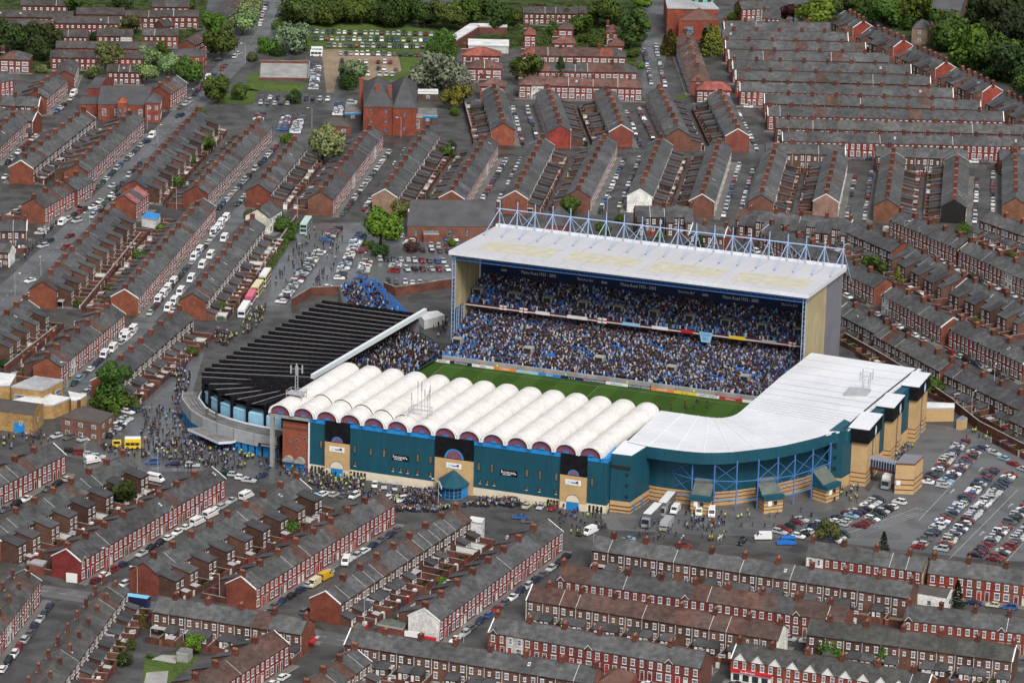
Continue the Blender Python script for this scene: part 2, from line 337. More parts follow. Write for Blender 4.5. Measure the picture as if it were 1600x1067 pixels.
def wing_mesh(kind, mir, style):
    k = ('wing', kind, mir, style)
    if k in _misc: return _misc[k]
    ev, rd, dp = STY[style]; D = dp/2; mb = MB()
    yb = D
    if kind == 'O2': x0, x1, L, za, zb, yb = .25, 2.95, 4.2, rd-.5*(rd-ev)+.12, 5.4, D*.5
    elif kind == 'P2': x0, x1, L, za, zb, yb = .15, 4.65, 5.4, rd-.82*(rd-ev)+.16, 5.5, D*.82
    elif kind == 'Q2': x0, x1, L, za, zb, yb = .6, 4.2, 4.4, rd-.66*(rd-ev)+.14, 5.2, D*.66
    elif kind == 'O1': x0, x1, L, za, zb = .1, 3.3, 3.2, 3.15, 2.3
    elif kind == 'H2': x0, x1, L, za, zb = .5, 3.1, 4.6, 4.5, 3.5
    else: x0, x1, L, za, zb = .1, 4.7, 3.6, 3.3, 2.5
    if mir: x0, x1 = HW-x1, HW-x0
    y0, y1 = yb, D+L
    mb.poly([(x1,y1,0),(x0,y1,0),(x0,y1,zb),(x1,y1,zb)], 0)
    mb.poly([(x0,y1,0),(x0,y0,0),(x0,y0,za),(x0,y1,zb)], 0); mb.poly([(x1,y0,0),(x1,y1,0),(x1,y1,zb),(x1,y0,za)], 0)
    ov = .18; dz = (za-zb)/(y1-y0)*ov
    zz = .1
    mb.poly([(x0-ov,y1+ov,zb-dz+zz),(x1+ov,y1+ov,zb-dz+zz),(x1+ov,y0,za+zz),(x0-ov,y0,za+zz)][::-1], 1)
    mb.poly([(x0-ov,y1+ov,zb-dz-.05),(x1+ov,y1+ov,zb-dz-.05),(x1+ov,y1+ov,zb-dz+zz),(x0-ov,y1+ov,zb-dz+zz)][::-1], 4)
    for xe in (x0-ov, x1+ov): mb.poly([(xe,y0,za-.05),(xe,y1+ov,zb-dz-.05),(xe,y1+ov,zb-dz+zz),(xe,y0,za+zz)], 4)
    xm = (x0+x1)/2
    if kind == 'O2': win(mb, xm, 3.2, .95, 1.3, y1, 1, 2, 3); win(mb, xm, .8, .95, 1.3, y1, 1, 2, 3)
    elif kind in ('P2', 'Q2'):
        for q in ((-1, 1) if kind == 'P2' else (-.8, .8)): win(mb, xm+q*1.15, 3.2, .95, 1.4, y1, 1, 2, 3); win(mb, xm+q*1.15, .7, .95, 1.35, y1, 1, 2, 3)
    else: win(mb, xm-.5, .9, 1.0, 1.0, y1, 1, 2, 3); mb.box(xm+.5, xm+1.3, y1-.02, y1+.05, 0, 2.0, 2)
    _misc[k] = mb.mesh('rear_wing', [M['brick_rear'], M['slate_rear'], M['trim'], M['glass'], M['dark']])
    return _misc[k]
def yard_mesh(var, mir, style, L):
    k = ('yard', var, mir, style, L)
    if k in _misc: return _misc[k]
    ev, rd, dp = STY[style]; D = dp/2; mb = MB(); y1 = D+L
    mb.poly([(0,D,.03),(HW,D,.03),(HW,y1,.03),(0,y1,.03)], 1)
    t = .12; h = 1.75
    mb.box(0, t*2, D, y1, 0, h, 0, 'b'); mb.box(0, 3.6, y1-t*2, y1, 0, h+.1, 0, 'b'); mb.box(3.6, 4.6, y1-t*1.6, y1-t*.6, 0.05, h-.1, 3, 'b')
    mb.box(-.03, t*2+.03, D+.3, y1, h, h+.07, 2, 'b')
    if var == 1: mb.box(.5, 2.6, y1-2.2, y1-.3, 0, 2.1, 0, 'bt'); mb.poly([(.4,y1-2.3,2.3),(2.7,y1-2.3,2.3),(2.7,y1-.2,2.05),(.4,y1-.2,2.05)], 4)
    if var == 2: mb.box(3.0, 4.5, y1-1.9, y1-.4, 0, 2.0, 5, 't'); mb.poly([(2.9,y1-2.0,2.1),(4.6,y1-2.0,2.1),(4.6,y1-.3,2.3),(2.9,y1-.3,2.3)], 4)
    if var == 3:
        for q in range(6):
            x, y, z = random.uniform(.8, 4), random.uniform(D+5 if L > 6 else D+2, y1-.6), random.uniform(.5, 1.7); r = random.uniform(.4, .9)
            for _ in range(14):
                a = Vector((random.gauss(0,1), random.gauss(0,1), random.gauss(0,.7)))*r*.5 + Vector((x, y, z)); b = Vector((random.gauss(0,1), random.gauss(0,1), random.gauss(0,1))).normalized()*.3; c_ = b.orthogonal().normalized()*.3
                mb.poly([a-b, a+c_, a+b, a-c_], 6)
    if var == 5: mb.box(.3, 4.6, y1-.32, y1-.25, .1, 1.7, 5); mb.box(.25, .33, D+.5, y1-.3, .1, 1.6, 5); mb.box(2.6, 4.4, y1-3.2, y1-1.6, .03, 1.1, 3)
    if var == 6: mb.box(.4, 4.5, D+.1, D+2.2, 2.3, 2.4, 4); mb.box(.4, .5, D+2.0, D+2.1, 0, 2.3, 5); mb.box(4.4, 4.5, D+2.0, D+2.1, 0, 2.3, 5); mb.box(1.0, 2.0, y1-2.4, y1-1.5, .03, .8, 3); mb.box(2.4, 3.0, y1-1.6, y1-1.0, .03, 1.1, 5)
    if var == 4: mb.box(.6, 1.6, y1-3, y1-2, .03, .9, 5); mb.box(2.2, 4.0, D+.6, D+2.2, .03, .25, 2)
    _misc[k] = mb.mesh('yard_wall', [M['brick_yard'], M['yard'], M['kerb'], M['door'], M['lead'], M['trim'], M['hedge']])
    return _misc[k]
def gable_mesh(style, barge, side):
    k = ('gab', style, barge, side)
    if k in _misc: return _misc[k]
    ev, rd, dp = STY[style]; D = dp/2; mb = MB()
    P = [(-D,0),(D,0),(D,ev),(0,rd),(-D,ev)]; t = .22
    x0, x1 = (-t, 0) if side < 0 else (0, t)
    a = [(x1,y,z) for y, z in P]; b = [(x0,y,z) for y, z in P]
    mb.poly(a, 0); mb.poly(b[::-1], 0)
    for i in range(5):
        j = (i+1) % 5; mb.poly([a[i], b[i], b[j], a[j]][::-1], 0)
    xo0, xo1 = (-t-.09, .02) if side < 0 else (-.02, t+.09)
    for s in (-1, 1):      # barge boards / verge
        y0, z0, y1_, z1 = s*(D+.3), ev-.06, 0, rd+.2
        mb.poly([(xo0,y0,z0+.2),(xo1,y0,z0+.2),(xo1,y1_,z1+.03),(xo0,y1_,z1+.03)][::-s], 2 if not barge else 1)
        xe = xo0 if side < 0 else xo1
        mb.poly([(xe,y0,z0-.1),(xe,y0,z0+.2),(xe,y1_,z1+.03),(xe,y1_,z1-.3)][::(s*side)], 1 if barge else 3)
    _misc[k] = mb.mesh('gable_wall', [M['brick'], M['trim'], M['slate_rear'], M['dark']])
    return _misc[k]
def skylight_mesh(style, side):
    if ('sky', style, side) not in _misc:
        ev, rd, dp = STY[style]; mb = MB()
        for s in (side,):
            D = dp/2+.28; f = lambda t: (s*D*(1-t), ev+.12+(rd-ev+.02)*t+.06)
            (ya, za), (yb, zb_) = f(.45), f(.66); mb.poly([(-.35,ya,za),(.35,ya,za),(.35,yb,zb_),(-.35,yb,zb_)][::-s], 0); (ya, za), (yb, zb_) = f(.49), f(.62); mb.poly([(-.26,ya,za+.02),(.26,ya,za+.02),(.26,yb,zb_+.02),(-.26,yb,zb_+.02)][::-s], 1)
        _misc['sky', style, side] = mb.mesh('skylight', [M['trim'], M['glass']])
    return _misc['sky', style, side]
def gablet_mesh(style, big):
    k = ('gablet', style, big)
    if k in _misc: return _misc[k]
    ev, rd, dp = STY[style]; D = dp/2; mb = MB(); hw = 1.5 if big else 1.0; hh = 1.9 if big else 1.25
    ys = -D-.35; sl = (rd-ev)/(D+.28); yb = ys + hh/sl*.95
    z0 = ev-.05; a = (-hw, ys, z0); b = (hw, ys, z0); c_ = (0, ys, z0+hh); d = (0, yb, z0+hh+.02)
    mb.poly([a, b, c_], 0)
    mb.poly([(a[0]-.15,ys-.1,z0-.05), (0,ys-.1,z0+hh+.16), (0,yb,z0+hh+.16), (a[0]-.15,ys+.4,z0+.1)][::-1], 1)
    mb.poly([(b[0]+.15,ys-.1,z0-.05), (0,ys-.1,z0+hh+.16), (0,yb,z0+hh+.16), (b[0]+.15,ys+.4,z0+.1)], 1)
    for s in (-1, 1): mb.poly([(s*(hw+.15),ys-.11,z0-.05),(s*(hw+.15),ys-.11,z0+.15),(0,ys-.11,z0+hh+.22),(0,ys-.11,z0+hh-.02)][::s], 2)
    _misc[k] = mb.mesh('gable_dormer', [M['trim'] if big else M['brick_rear'], M['slate_rear'], M['trim']])
    return _misc[k]
FR = [(.225,.034,.028),(.19,.031,.027),(.245,.037,.03),(.165,.036,.03),(.215,.05,.035)]
OR = [(.185,.058,.036),(.17,.05,.032),(.2,.07,.044)]
BR = [(.14,.066,.047),(.12,.058,.043),(.16,.075,.052)]
SL = [(.074,.074,.077),(.066,.066,.069),(.085,.085,.088),(.080,.079,.078),(.073,.076,.076)]
TI = [(.090,.050,.040),(.085,.056,.046),(.10,.052,.04),(.078,.048,.04)]
DOORS = [(.6,.6,.58),(.12,.03,.03),(.05,.06,.12),(.05,.09,.06),(.55,.55,.5),(.2,.1,.05),(.4,.03,.03)]
SURF = []      # kerb strips for parking: (nick, start, dir, normal, length)
TERR = []; PROXY = MB()
def pick(l): c_ = random.choice(l); k = random.uniform(.88, 1.12); return tuple(x*k for x in c_)
GEO = []
def yard_fit(pA, pB, nv, dp, want):
    """back yards run to a narrow alley shared with whatever stands behind"""
    gaps = []
    for t in (.2, .5, .8):
        p = pA.lerp(pB, t) - nv*(dp/2+.1); best = 40.0
        for a, b, d2 in GEO:
            if (a-pA).length < .5: continue
            e = b-a; L = e.length; e = e/L; n_ = Vector((-e.y, e.x, 0)); dn = n_.dot(nv)
            if abs(dn) < .25: continue
            s = (a-p).dot(n_)/(-nv).dot(n_)
            if s <= 0: continue
            h = p - nv*s; k = (h-a).dot(e)
            if -1 < k < L+1: best = min(best, s-d2/2)
        gaps.append(best)
    g_ = min(gaps)
    return round(max(2.0, min(9.5, (g_-1.8)/2 if g_ < 24 else want))*2)/2
def terrace(nick, look, A, B, f='R', st='T', ch=2, rear='Q2', wall=None, roof=None, tile=0.0, gab=(0,0), gcol=None, barge=.3, band=True, gablet=0, biggab=False,
            verge=.12, hip=0, yard=7.0, park=.92, white=(), group=None, chy=0.0, chk=None, pave=2.2, garden=0, category='terrace', w=HW):
    ev, rd, dp = STY[st]
    pA = gnd(*tp(*A), rd+.1) if isinstance(A[0], str) else gnd(*A, rd+.1)
    pB = gnd(*tp(*B), rd+.1) if isinstance(B[0], str) else gnd(*B, rd+.1)
    if f == 'L': pA, pB = pB, pA; hip = {1:2,2:1}.get(hip, hip)
    pA.z = pB.z = 0
    d = pB-pA; Ln = d.length; n = max(1, round(Ln/w)); ww = Ln/n; a = az(pA, pB); ux = d.normalized(); nv = Vector((ux.y, -ux.x, 0))   # nv: front normal
    root = link('terrace_row' if n > 2 else 'house_pair' if n == 2 else 'house', None, None, pA, a); root.empty_display_size = 2
    tag(root, look, category, group or None)
    if yard and rear: yard = yard_fit(pA, pB, nv, dp, yard)
    mid = (pA+pB)/2; px = ppm(mid); near = px > 4.95
    facing = -1 if nv.dot(CAMP-mid) > 0 else 1        # which side the photograph sees
    objside = facing if near else 0
    sx = ww/HW
    rowroof = roof or (pick(TI) if random.random() < tile*.5 else pick(SL)); rowwall = wall or pick(FR)
    bay = 0
    for i in range(n):
        mir = i % 2 == 1
        wc = tuple(x*random.uniform(.92, 1.08) for x in rowwall)
        q = random.random()
        if q < .025: wc = (.5,.49,.46)
        elif q < .14: wc = pick(FR)
        elif q < .18: wc = pick(OR)
        if i in white: wc = (.74,.73,.7)
        h = link('house', house_mesh(st, mir, objside, band), root, (i*ww, 0, 0), 0, wc, (sx, 1, 1))
        kk = random.uniform(.86, 1.14); rc = tuple(x*kk for x in rowroof)
        q = random.random()
        if q < tile: rc = pick(TI)
        elif q < tile+.06: rc = pick(TI)
        elif q < tile+.16: rc = pick(SL)
        hp = 0
        if hip in (1,3) and i == 0: hp |= 1
        if hip in (2,3) and i == n-1: hp |= 2
        link('roof', roof_mesh(st, random.random() < verge and 0 < i, hp), h, (0,0,0), 0, rc)
        if objside:
            for kd, x, z, w_, hh in (front_parts(st) if objside < 0 else rear_parts(st)):
                link('window' if kd == 'w' else 'door', win_mesh(kd, w_, hh, objside), h, ((HW-x) if mir else x, objside*dp/2, z), 0, random.choice(DOORS))
        if ch and (i % ch == 0):
            link('chimney', chimney_mesh(chk or (2 if ch == 1 else 1)), h, (.0 if i or ch == 1 else .5, chy, rd), 0)
            if chy: link('chimney', chimney_mesh(chk or 2), h, (HW*.5, -chy, rd-.9), 0)
        if rear and (rear not in ('P2','Q2') or i % 2 == 0) and random.random() < (.97 if rear in ('O2','P2','Q2') else .8):
            wg = link('rear_wing', wing_mesh(rear, mir, st), h, (HW/2 if rear in ('P2','Q2') and i < n-1 else 0, 0, 0))
        if yard: link('yard_wall', yard_mesh(random.choice((0,1,2,3,3,4,5,6)), mir, st, yard), h, (0,0,0), 0, random.choice(DOORS))
        if random.random() < .06: link('skylight', skylight_mesh(st, random.choice((-1, 1))), h, (random.uniform(1, 3.6), 0, 0))
        if gablet and i % gablet == 0: link('gable_dormer', gablet_mesh(st, biggab), h, ((2.4 if biggab else 1.3 if not mir else 3.5), 0, 0))
    gc = gcol or pick(OR)
    for k, s in ((0, -1), (1, 1)):
        if hip in ((1,3) if k == 0 else (2,3)):
            mb = ('hipend', st)
            if mb not in _misc:
                m_ = MB(); m_.box(-.02, .0, -dp/2, dp/2, 0, ev, 0, 'bt'); _misc[mb] = m_.mesh('end_wall', [M['brick']])
            link('end_wall', _misc[mb], root, (-.02 if k == 0 else Ln+.04, 0, 0), 0, gc); continue
        link('gable_wall', gable_mesh(st, random.random() < barge, s), root, (0 if k == 0 else Ln, 0, 0), 0, gc if not isinstance(gc, list) else gc[k])
    if pave:
        mb = MB(); y0 = -dp/2; mb.box(-1.5, Ln+1.5, y0-pave, y0-.01, 0.0, .13, 0, 'b'); mb.box(-1.5, Ln+1.5, y0-pave-.18, y0-pave-.003, 0, .14, 1, 'b')
        structure(link('pavement', mb.mesh('pavement', [M['pave'], M['kerb']]), None, (pA.x, pA.y, .002), a))
    if garden:
        mb = MB(); y0 = -dp/2-pave+.2
        for i in range(n):
            if random.random() < .75: mb.box(i*ww+.2, (i+1)*ww-1.2, y0-.2, y0, .1, random.uniform(.7, 1.0), 0, 'b')
        if mb.v: link('garden_wall', mb.mesh('garden_wall', [M['brick_yard']]), root)
        for i in range(n):
            if random.random() < .55:
                x, y = i*ww+random.uniform(.6, 3.5), y0+random.uniform(.5, 1.1); b = MB(); r = random.uniform(.5, 1.0)
                for _ in range(34):
                    c0 = Vector((random.gauss(0,.5), random.gauss(0,.3), abs(random.gauss(.3,.4))))*r + Vector((x, y, .3)); e1 = Vector((random.gauss(0,1), random.gauss(0,1), random.gauss(0,1))).normalized()*.28; e2 = e1.orthogonal().normalized()*.28
                    b.poly([c0-e1, c0+e2, c0+e1, c0-e2], 0)
                link('garden_bush', b.mesh('garden_bush', [M['hedge']]), root)
    px0 = len(PROXY.v)
    for e_, s_ in ((pA, 0), (pB, 0)):
        for yy, zz in ((-dp/2-.3, 0), (-dp/2-.3, ev), (0, rd+.1), (dp/2+.3, ev), (dp/2+.3, 0)): q_ = e_ - nv*yy*-1; PROXY.v.append((q_.x, q_.y, zz))
    for i_ in range(4): PROXY.f.append((px0+i_, px0+i_+1, px0+i_+6, px0+i_+5))
    PROXY.f += [tuple(px0+i_ for i_ in range(5)), tuple(px0+5+i_ for i_ in range(5))]
    TERR.append((nick, root, pA.copy(), pB.copy(), nv.copy(), n))
    if park: SURF.append((nick, pA + nv*(dp/2+pave+1.15), ux, nv, Ln, park))
    return root
QUEUE = []; build_terrace = terrace
def terrace(*a, **k): QUEUE.append((a, k))
# ------------------------------------------------------------------ rows of terraced houses, from the photograph (ridge ends)
G1 = 'terraces fanning out behind the tall stand'; G2 = 'upper fan of short terraces'; G3 = 'parallel terraces of the top right block'
G4 = 'terraces along the park edge'; G5 = 'terraces beside the tall stand'; G6 = 'terraces in front of the long teal facade'; G7 = 'terraces of the bottom right block'
G8 = 'terraces left of the black-roofed stand'; G9 = 'modern brown-brick rows of the top left'
def fan(i, A, B, f, **k):
    extra = k.pop('extra', 'slate-roofed red-brick terrace'); k.setdefault('rear', 'H2')
    terrace('lower fan row %s' % ordw(i), '%s, %s from left in the lower fan behind the stadium' % (extra, ordw(i)), A, B, f, group=G1, **k)
fan(1, ('B0',1210,120), ('A1',30,735), 'R'); fan(2, ('B1',15,110), ('A1',240,865), 'L'); fan(3, ('B1',400,155), ('A1',715,780), 'R', gcol=(.17,.075,.05))
fan(4, ('B1',795,140), ('A1',1060,790), 'L', gcol=(.27,.17,.12)); fan(5, ('B1',1210,150), ('A1',1425,840), 'R', gcol=(.18,.07,.045))
fan(6, ('B2',20,150), ('A2',190,850), 'L', gcol=(.2,.075,.05)); fan(7, ('B2',410,140), ('A2',580,835), 'R', gcol=(.15,.065,.045))
fan(8, ('B2',790,140), ('A2',920,850), 'L', gcol=(.75,.74,.7), extra='slate-roofed terrace with a white gable'); fan(9, ('B2',1175,170), ('A2',1285,865), 'R', gcol=(.15,.065,.045))
fan(10, ('B2',1540,175), ('A3',45,910), 'L', gcol=(.15,.07,.05)); fan(11, ('B3',360,170), ('A3',420,935), 'R', gcol=(.26,.15,.12), extra='slate-roofed terrace with a pinkish gable')
fan(12, ('B3',735,200), ('A3',775,935), 'L', gcol=(.17,.075,.045)); fan(13, ('B3',1150,205), ('A3',1170,950), 'R', gcol=(.015,.013,.012), extra='slate-roofed terrace with a soot-black gable')
fan(14, ('B3',1530,195), ('B3',1526,-90), 'L', gcol=(.17,.075,.045))
def fan2(i, A, B, f, **k):
    k.setdefault('rear', 'H2')
    terrace('upper fan row %s' % ordw(i), 'short slate-roofed terrace, %s from the left in the upper fan' % ordw(i), A, B, f, group=G2, **k)
fan2(1, ('A1',1527,760), ('A1',1465,525), 'R', gcol=(.25,.075,.045)); fan2(2, ('A2',300,775), ('A2',215,540), 'L', gcol=(.26,.045,.035))
fan2(3, ('A2',675,770), ('A2',575,535), 'R', gcol=(.2,.055,.04)); fan2(4, ('A2',1030,795), ('A2',905,540), 'L', gcol=(.15,.065,.045)); fan2(5, ('A2',1395,795), ('A2',1275,555), 'R', gcol=(.2,.06,.042))
# top right, parallel rows
TR = [(('A2',1310,130),('A3',380,140),'R'),(('A2',1300,185),('A3',490,200),'L'),(('A2',1320,245),('A3',600,265),'R'),(('A2',1340,310),('A3',740,330),'L'),
 (('A2',1365,370),('A3',880,400),'R'),(('A2',1385,435),('A3',1000,470),'L'),(('A2',1410,505),('A3',1140,545),'R'),(('A3',-20,580),('A3',1310,620),'L'),
 (('A3',0,655),('A3',1450,690),'R'),(('A3',50,730),('A3',1640,772),'L'),(('A3',90,810),('A3',1660,847),'R')]
for i, (A, B, f) in enumerate(TR):
    terrace('top right row %s' % ordw(i+1), 'long slate terrace, %s row down in the dense top right block' % ordw(i+1), A, B, f, ch=2, rear='O1', yard=4.0, group=G3, barge=.6, park=.6, pave=1.6)
terrace('cul-de-sac row left', 'slate terrace with back windows above the pink-gabled fan row', ('A3',-10,882), ('A3',475,897), 'L', ch=2, rear='O1', yard=5, group=G3)
terrace('cul-de-sac row middle', 'slate terrace with back windows above the black-gabled fan row', ('A3',670,902), ('A3',1230,922), 'L', ch=2, rear='O1', yard=5, group=G3)
terrace('cul-de-sac row right', 'slate terrace at the right edge above the last fan row', ('A3',1430,925), ('A3',1660,931), 'L', ch=2, rear='O1', yard=5, group=G3)
for i, (A, B) in enumerate(((('A3',478,68),('A3',588,128)), (('A3',640,165),('A3',835,245)), (('A3',900,287),('A3',1098,380)), (('A3',1165,417),('A3',1388,522)), (('A3',1450,572),('A3',1700,690)))):
    terrace('park edge row %s' % ordw(i+1), 'tall bay-backed terrace with red gable, %s from the top along the park trees' % ordw(i+1), A, B, 'L', ch=1, rear='O2', yard=5, group=G4, gcol=(.25,.05,.035), barge=1, park=0)
# right of the tall stand
terrace('backyard row behind trusses', 'slate terrace seen from the back just behind the roof trusses, right half', ('B2',1400,262), ('B3',520,328), 'L', rear='O2', group=G5, white=(4,), yard=6)
terrace('first front row by stand', 'red-and-white fronted terrace partly hidden by the tall stand roof', ('B3',20,352), ('B3',725,692), 'R', ch=2, rear='O2', group=G5, gablet=4, garden=1, wall=(.17,.044,.028))
terrace('short white van row', 'brown-backed short terrace below the pink-gabled fan row', ('B3',530,342), ('B3',830,472), 'L', ch=2, rear='O1', group=G5)
terrace('upper front row by stand', 'orange-red terrace with white trim below the brick-gabled fan row', ('B3',820,277), ('B3',1235,452), 'R', ch=2, group=G5, gablet=4, garden=1, wall=(.185,.048,.03))
terrace('upper front row at the edge', 'orange-red white-trimmed terrace running off the right edge, uppermost', ('B3',1247,462), ('B3',1680,655), 'R', ch=2, group=G5, gablet=4, garden=1, wall=(.185,.046,.03))
terrace('top back row at the edge', 'brown-backed terrace at the right edge below the last fan row', ('B3',1370,277), ('B3',1680,385), 'L', ch=2, rear='O1', group=G5)
terrace('middle back row', 'brown-backed terrace with gardens in the middle of the right block', ('B3',880,490), ('B3',1215,677), 'L', ch=2, rear='O2', group=G5, white=(6,))
terrace('middle back row at the edge', 'brown-backed terrace with a white house at its upper end, right edge', ('B3',1232,692), ('B3',1680,890), 'L', ch=2, rear='O2', group=G5, white=(0,))
terrace('middle front row', 'red-and-white terrace with small gablets nearest the tall end wall', ('B3',780,737), ('B3',1145,932), 'R', ch=2, group=G5, gablet=3, garden=1, wall=(.185,.045,.03))
terrace('middle front row at the edge', 'red-and-white gabletted terrace running off the right edge, lower one', ('B3',1192,945), ('C3',1650,128), 'R', ch=2, group=G5, gablet=3, garden=1, wall=(.17,.04,.028))
terrace('low back row by the stand', 'short brown-backed terrace against the tall grey end wall', ('B3',492,842), ('B3',735,970), 'L', ch=2, rear='O1', group=G5)
terrace('low back row above the ramp', 'brown-backed terrace descending behind the white corner roof', ('B3',730,982), ('C3',1140,177), 'L', ch=2, rear='O1', group=G5)
terrace('low back row at the edge', 'brown-backed terrace overlooking the car park, right edge', ('C3',1160,190), ('C3',1680,432), 'L', ch=2, rear='O1', group=G5)
terrace('corner row right edge', 'terrace corner at the right edge above the car park wall', ('C3',1570,470), ('C3',1800,585), 'L', ch=2, rear='O1', group=G5)
# left: along the main road
terrace('main road row top', 'terrace at the left edge, uppermost, beside the parked street', ('A0',-90,868), ('A0',120,682), 'R', group=G8)
terrace('school street back row', 'terrace with back yards left of the school hall', ('A0',130,990), ('A0',520,682), 'L', group=G8, rear='O1')
terrace('main road front row', 'red-and-white fronted terrace along the main road below the school hall', ('A0',470,1015), ('A0',820,690), 'R', group=G8)
terrace('street row above school', 'short terrace with red front left of the school hall', ('A0',218,562), ('A0',350,450), 'R', group=G8)
terrace('row behind school', 'short terrace between the school hall and the main road trees', ('A0',985,535), ('A0',1090,468), 'R', group=G8)
terrace('cross row left upper', 'low slate terrace seen from behind at the left edge, upper', ('A0',-60,588), ('A0',248,600), 'L', rear='O1', yard=3, group=G8)
terrace('cross row left lower', 'low slate terrace seen from behind at the left edge, lower', ('A0',-60,662), ('A0',228,690), 'L', rear='O1', yard=3, group=G8)
terrace('row at top left corner', 'slate terrace end at the left edge above the cross rows', ('A0',-120,470), ('A0',40,440), 'R', group=G8, rear=None, yard=0)
terrace('main road back row upper', 'terrace with back wings right of the main road, upper half', ('B0',825,85), ('A0',1232,682), 'L', group=G8)
terrace('main road back row lower', 'terrace with regular back wings right of the main road, lower half', ('B0',265,712), ('B0',700,250), 'L', group=G8, gcol=(.2,.062,.034))
terrace('taxi street left row', 'long red-fronted terrace left of the street of white vans', ('B0',770,757), ('B0',1255,197), 'R', group=G8, rear='H2', gcol=(.215,.07,.038), barge=1)
terrace('taxi street right row', 'terrace with yards right of the street of white vans', ('B0',1190,782), ('B0',1560,318), 'L', group=G8, rear='O1', gcol=(.2,.066,.038))
terrace('left edge back row', 'terrace with back wings at the left edge below the orange gable', ('B0',-110,1035), ('B0',160,817), 'L', group=G8)
terrace('lower van street left row', 'red-fronted terrace with orange gable above the white flat roofs', ('C0',290,150), ('B0',690,852), 'R', group=G8, gcol=(.21,.066,.038))
terrace('lower van street right row', 'terrace behind the big tree left of the black-roofed stand', ('C0',650,247), ('B0',1110,882), 'L', group=G8, rear='O1', gcol=(.21,.056,.034))
# bottom left
W6 = dict(group=G6)
terrace('plaza corner row', 'red-fronted terrace at the left edge below the hipped brown house', ('C0',-150,905), ('C0',325,680), 'R', ch=2, **W6)
terrace('tall wing row', 'terrace with tall paired back wings below the plaza crowd, left', ('D0',-80,110), ('C0',765,750), 'L', ch=2, rear='P2', **W6)
terrace('long red row', 'long red-fronted corner-shop terrace in the lower left', ('D0',410,235), ('C0',1305,825), 'R', ch=2, gcol=(.19,.03,.028), barge=1, gablet=9, **W6)
terrace('two-wing row', 'terrace with back wings behind the long red row', ('D0',890,322), ('C1',255,890), 'L', ch=2, rear='P2', gcol=(.18,.05,.033), **W6)
terrace('yellow van street left row', 'red-fronted terrace left of the street with the yellow van', ('D0',1490,405), ('C1',772,985), 'R', ch=2, gcol=(.19,.052,.034), verge=.3, tile=.12, **W6)
terrace('yellow van street right row', 'terrace with white-walled yards right of the street with the yellow van', ('D1',430,495), ('D1',1240,-15), 'L', ch=2, rear='O1', gcol=(.19,.052,.033), verge=.4, tile=.12, **W6)
terrace('white gable row', 'red-fronted terrace with a white gable end and red awning', ('D1',1040,602), ('D2',222,55), 'R', ch=2, gcol=(.72,.71,.68), verge=.15, **W6)
terrace('double chimney row', 'grey-roofed terrace with two lines of chimneys, bottom left', ('D0',190,1110), ('D0',685,430), 'L', ch=2, rear='O1', chy=-1.9, chk=3, gcol=(.2,.06,.04), roof=(.068,.066,.062), **W6)
terrace('bottom left edge row', 'dark-fronted terrace with chimneys in the bottom left corner', ('D0',-190,800), ('D0',150,365), 'R', ch=2, chy=1.9, chk=3, roof=(.068,.066,.062), **W6)
terrace('cross row by the blue bus', 'brown-backed cross terrace right of the blue bus', ('D0',985,527), ('D1',320,667), 'L', ch=2, rear='O1', gcol=(.2,.063,.038), tile=.25, **W6)
terrace('bottom front row', 'red-fronted terrace with brown tiles above the bottom edge, left of centre', ('D0',1080,1115), ('D1',110,742), 'R', ch=2, tile=.5, **W6)
terrace('pink roof row', 'brown and pink tiled terrace at the bottom edge', ('D1',260,1115), ('D1',612,850), 'L', ch=2, rear='O1', tile=.8, **W6)
# bottom right
W7 = dict(group=G7, ch=2)
terrace('bottom centre back row', 'long brown-backed cross terrace at the bottom centre', ('D1',590,727), ('D2',530,967), 'L', rear='O1', gcol=(.18,.075,.05), **W7)
terrace('bottom centre front row', 'dark red terrace with small gablets, bottom centre', ('D2',-100,652), ('D2',1200,872), 'R', gablet=5, gcol=(.13,.055,.04), wall=(.16,.038,.032), **W7)
terrace('brown tiled back row', 'brown-tiled terrace with white patches seen from behind', ('D2',130,457), ('D3',92,702), 'L', rear='O1', tile=.6, verge=.35, white=(5,), gcol=(.7,.68,.6), roof=(.088,.052,.043), **W7)
terrace('mixed roof front row', 'red-fronted terrace with patchwork of brown and grey roofs', ('D2',310,332), ('D3',497,590), 'R', gablet=7, tile=.25, verge=.35, gcol=(.2,.066,.038), wall=(.16,.037,.029), **W7)
terrace('car park back row', 'long brown-backed terrace facing the stadium forecourt', ('D2',530,152), ('D3',900,447), 'L', rear='O1', verge=.25, white=(18,), gcol=(.13,.065,.045), **W7)
terrace('car park front row', 'terrace with one white house and cream gable below the car park', ('D3',270,187), ('D3',980,287), 'R', verge=.3, white=(0,), gcol=(.45,.36,.24), wall=(.195,.04,.03), **W7)
terrace('car park edge row', 'red terrace below the car park at the right edge', ('D3',1015,292), ('D3',1700,378), 'R', wall=(.2,.03,.025), **W7)
terrace('gablet row right', 'bright red terrace with white gablets at the right edge', ('D3',862,577), ('D3',1700,672), 'R', gablet=5, wall=(.21,.048,.03), **W7)
terrace('dark back row right', 'dark brown-backed terrace above the shops, lower right', ('D3',270,667), ('D3',1530,832), 'L', rear='O1', gcol=(.1,.055,.04), roof=(.055,.055,.05), **W7)
terrace('shop row', 'row of shops with large white gablets along the bottom right edge', ('D2',1395,812), ('D3',1010,1012), 'R', gablet=1, biggab=True, wall=(.2,.052,.032), roof=(.056,.056,.052), **W7)
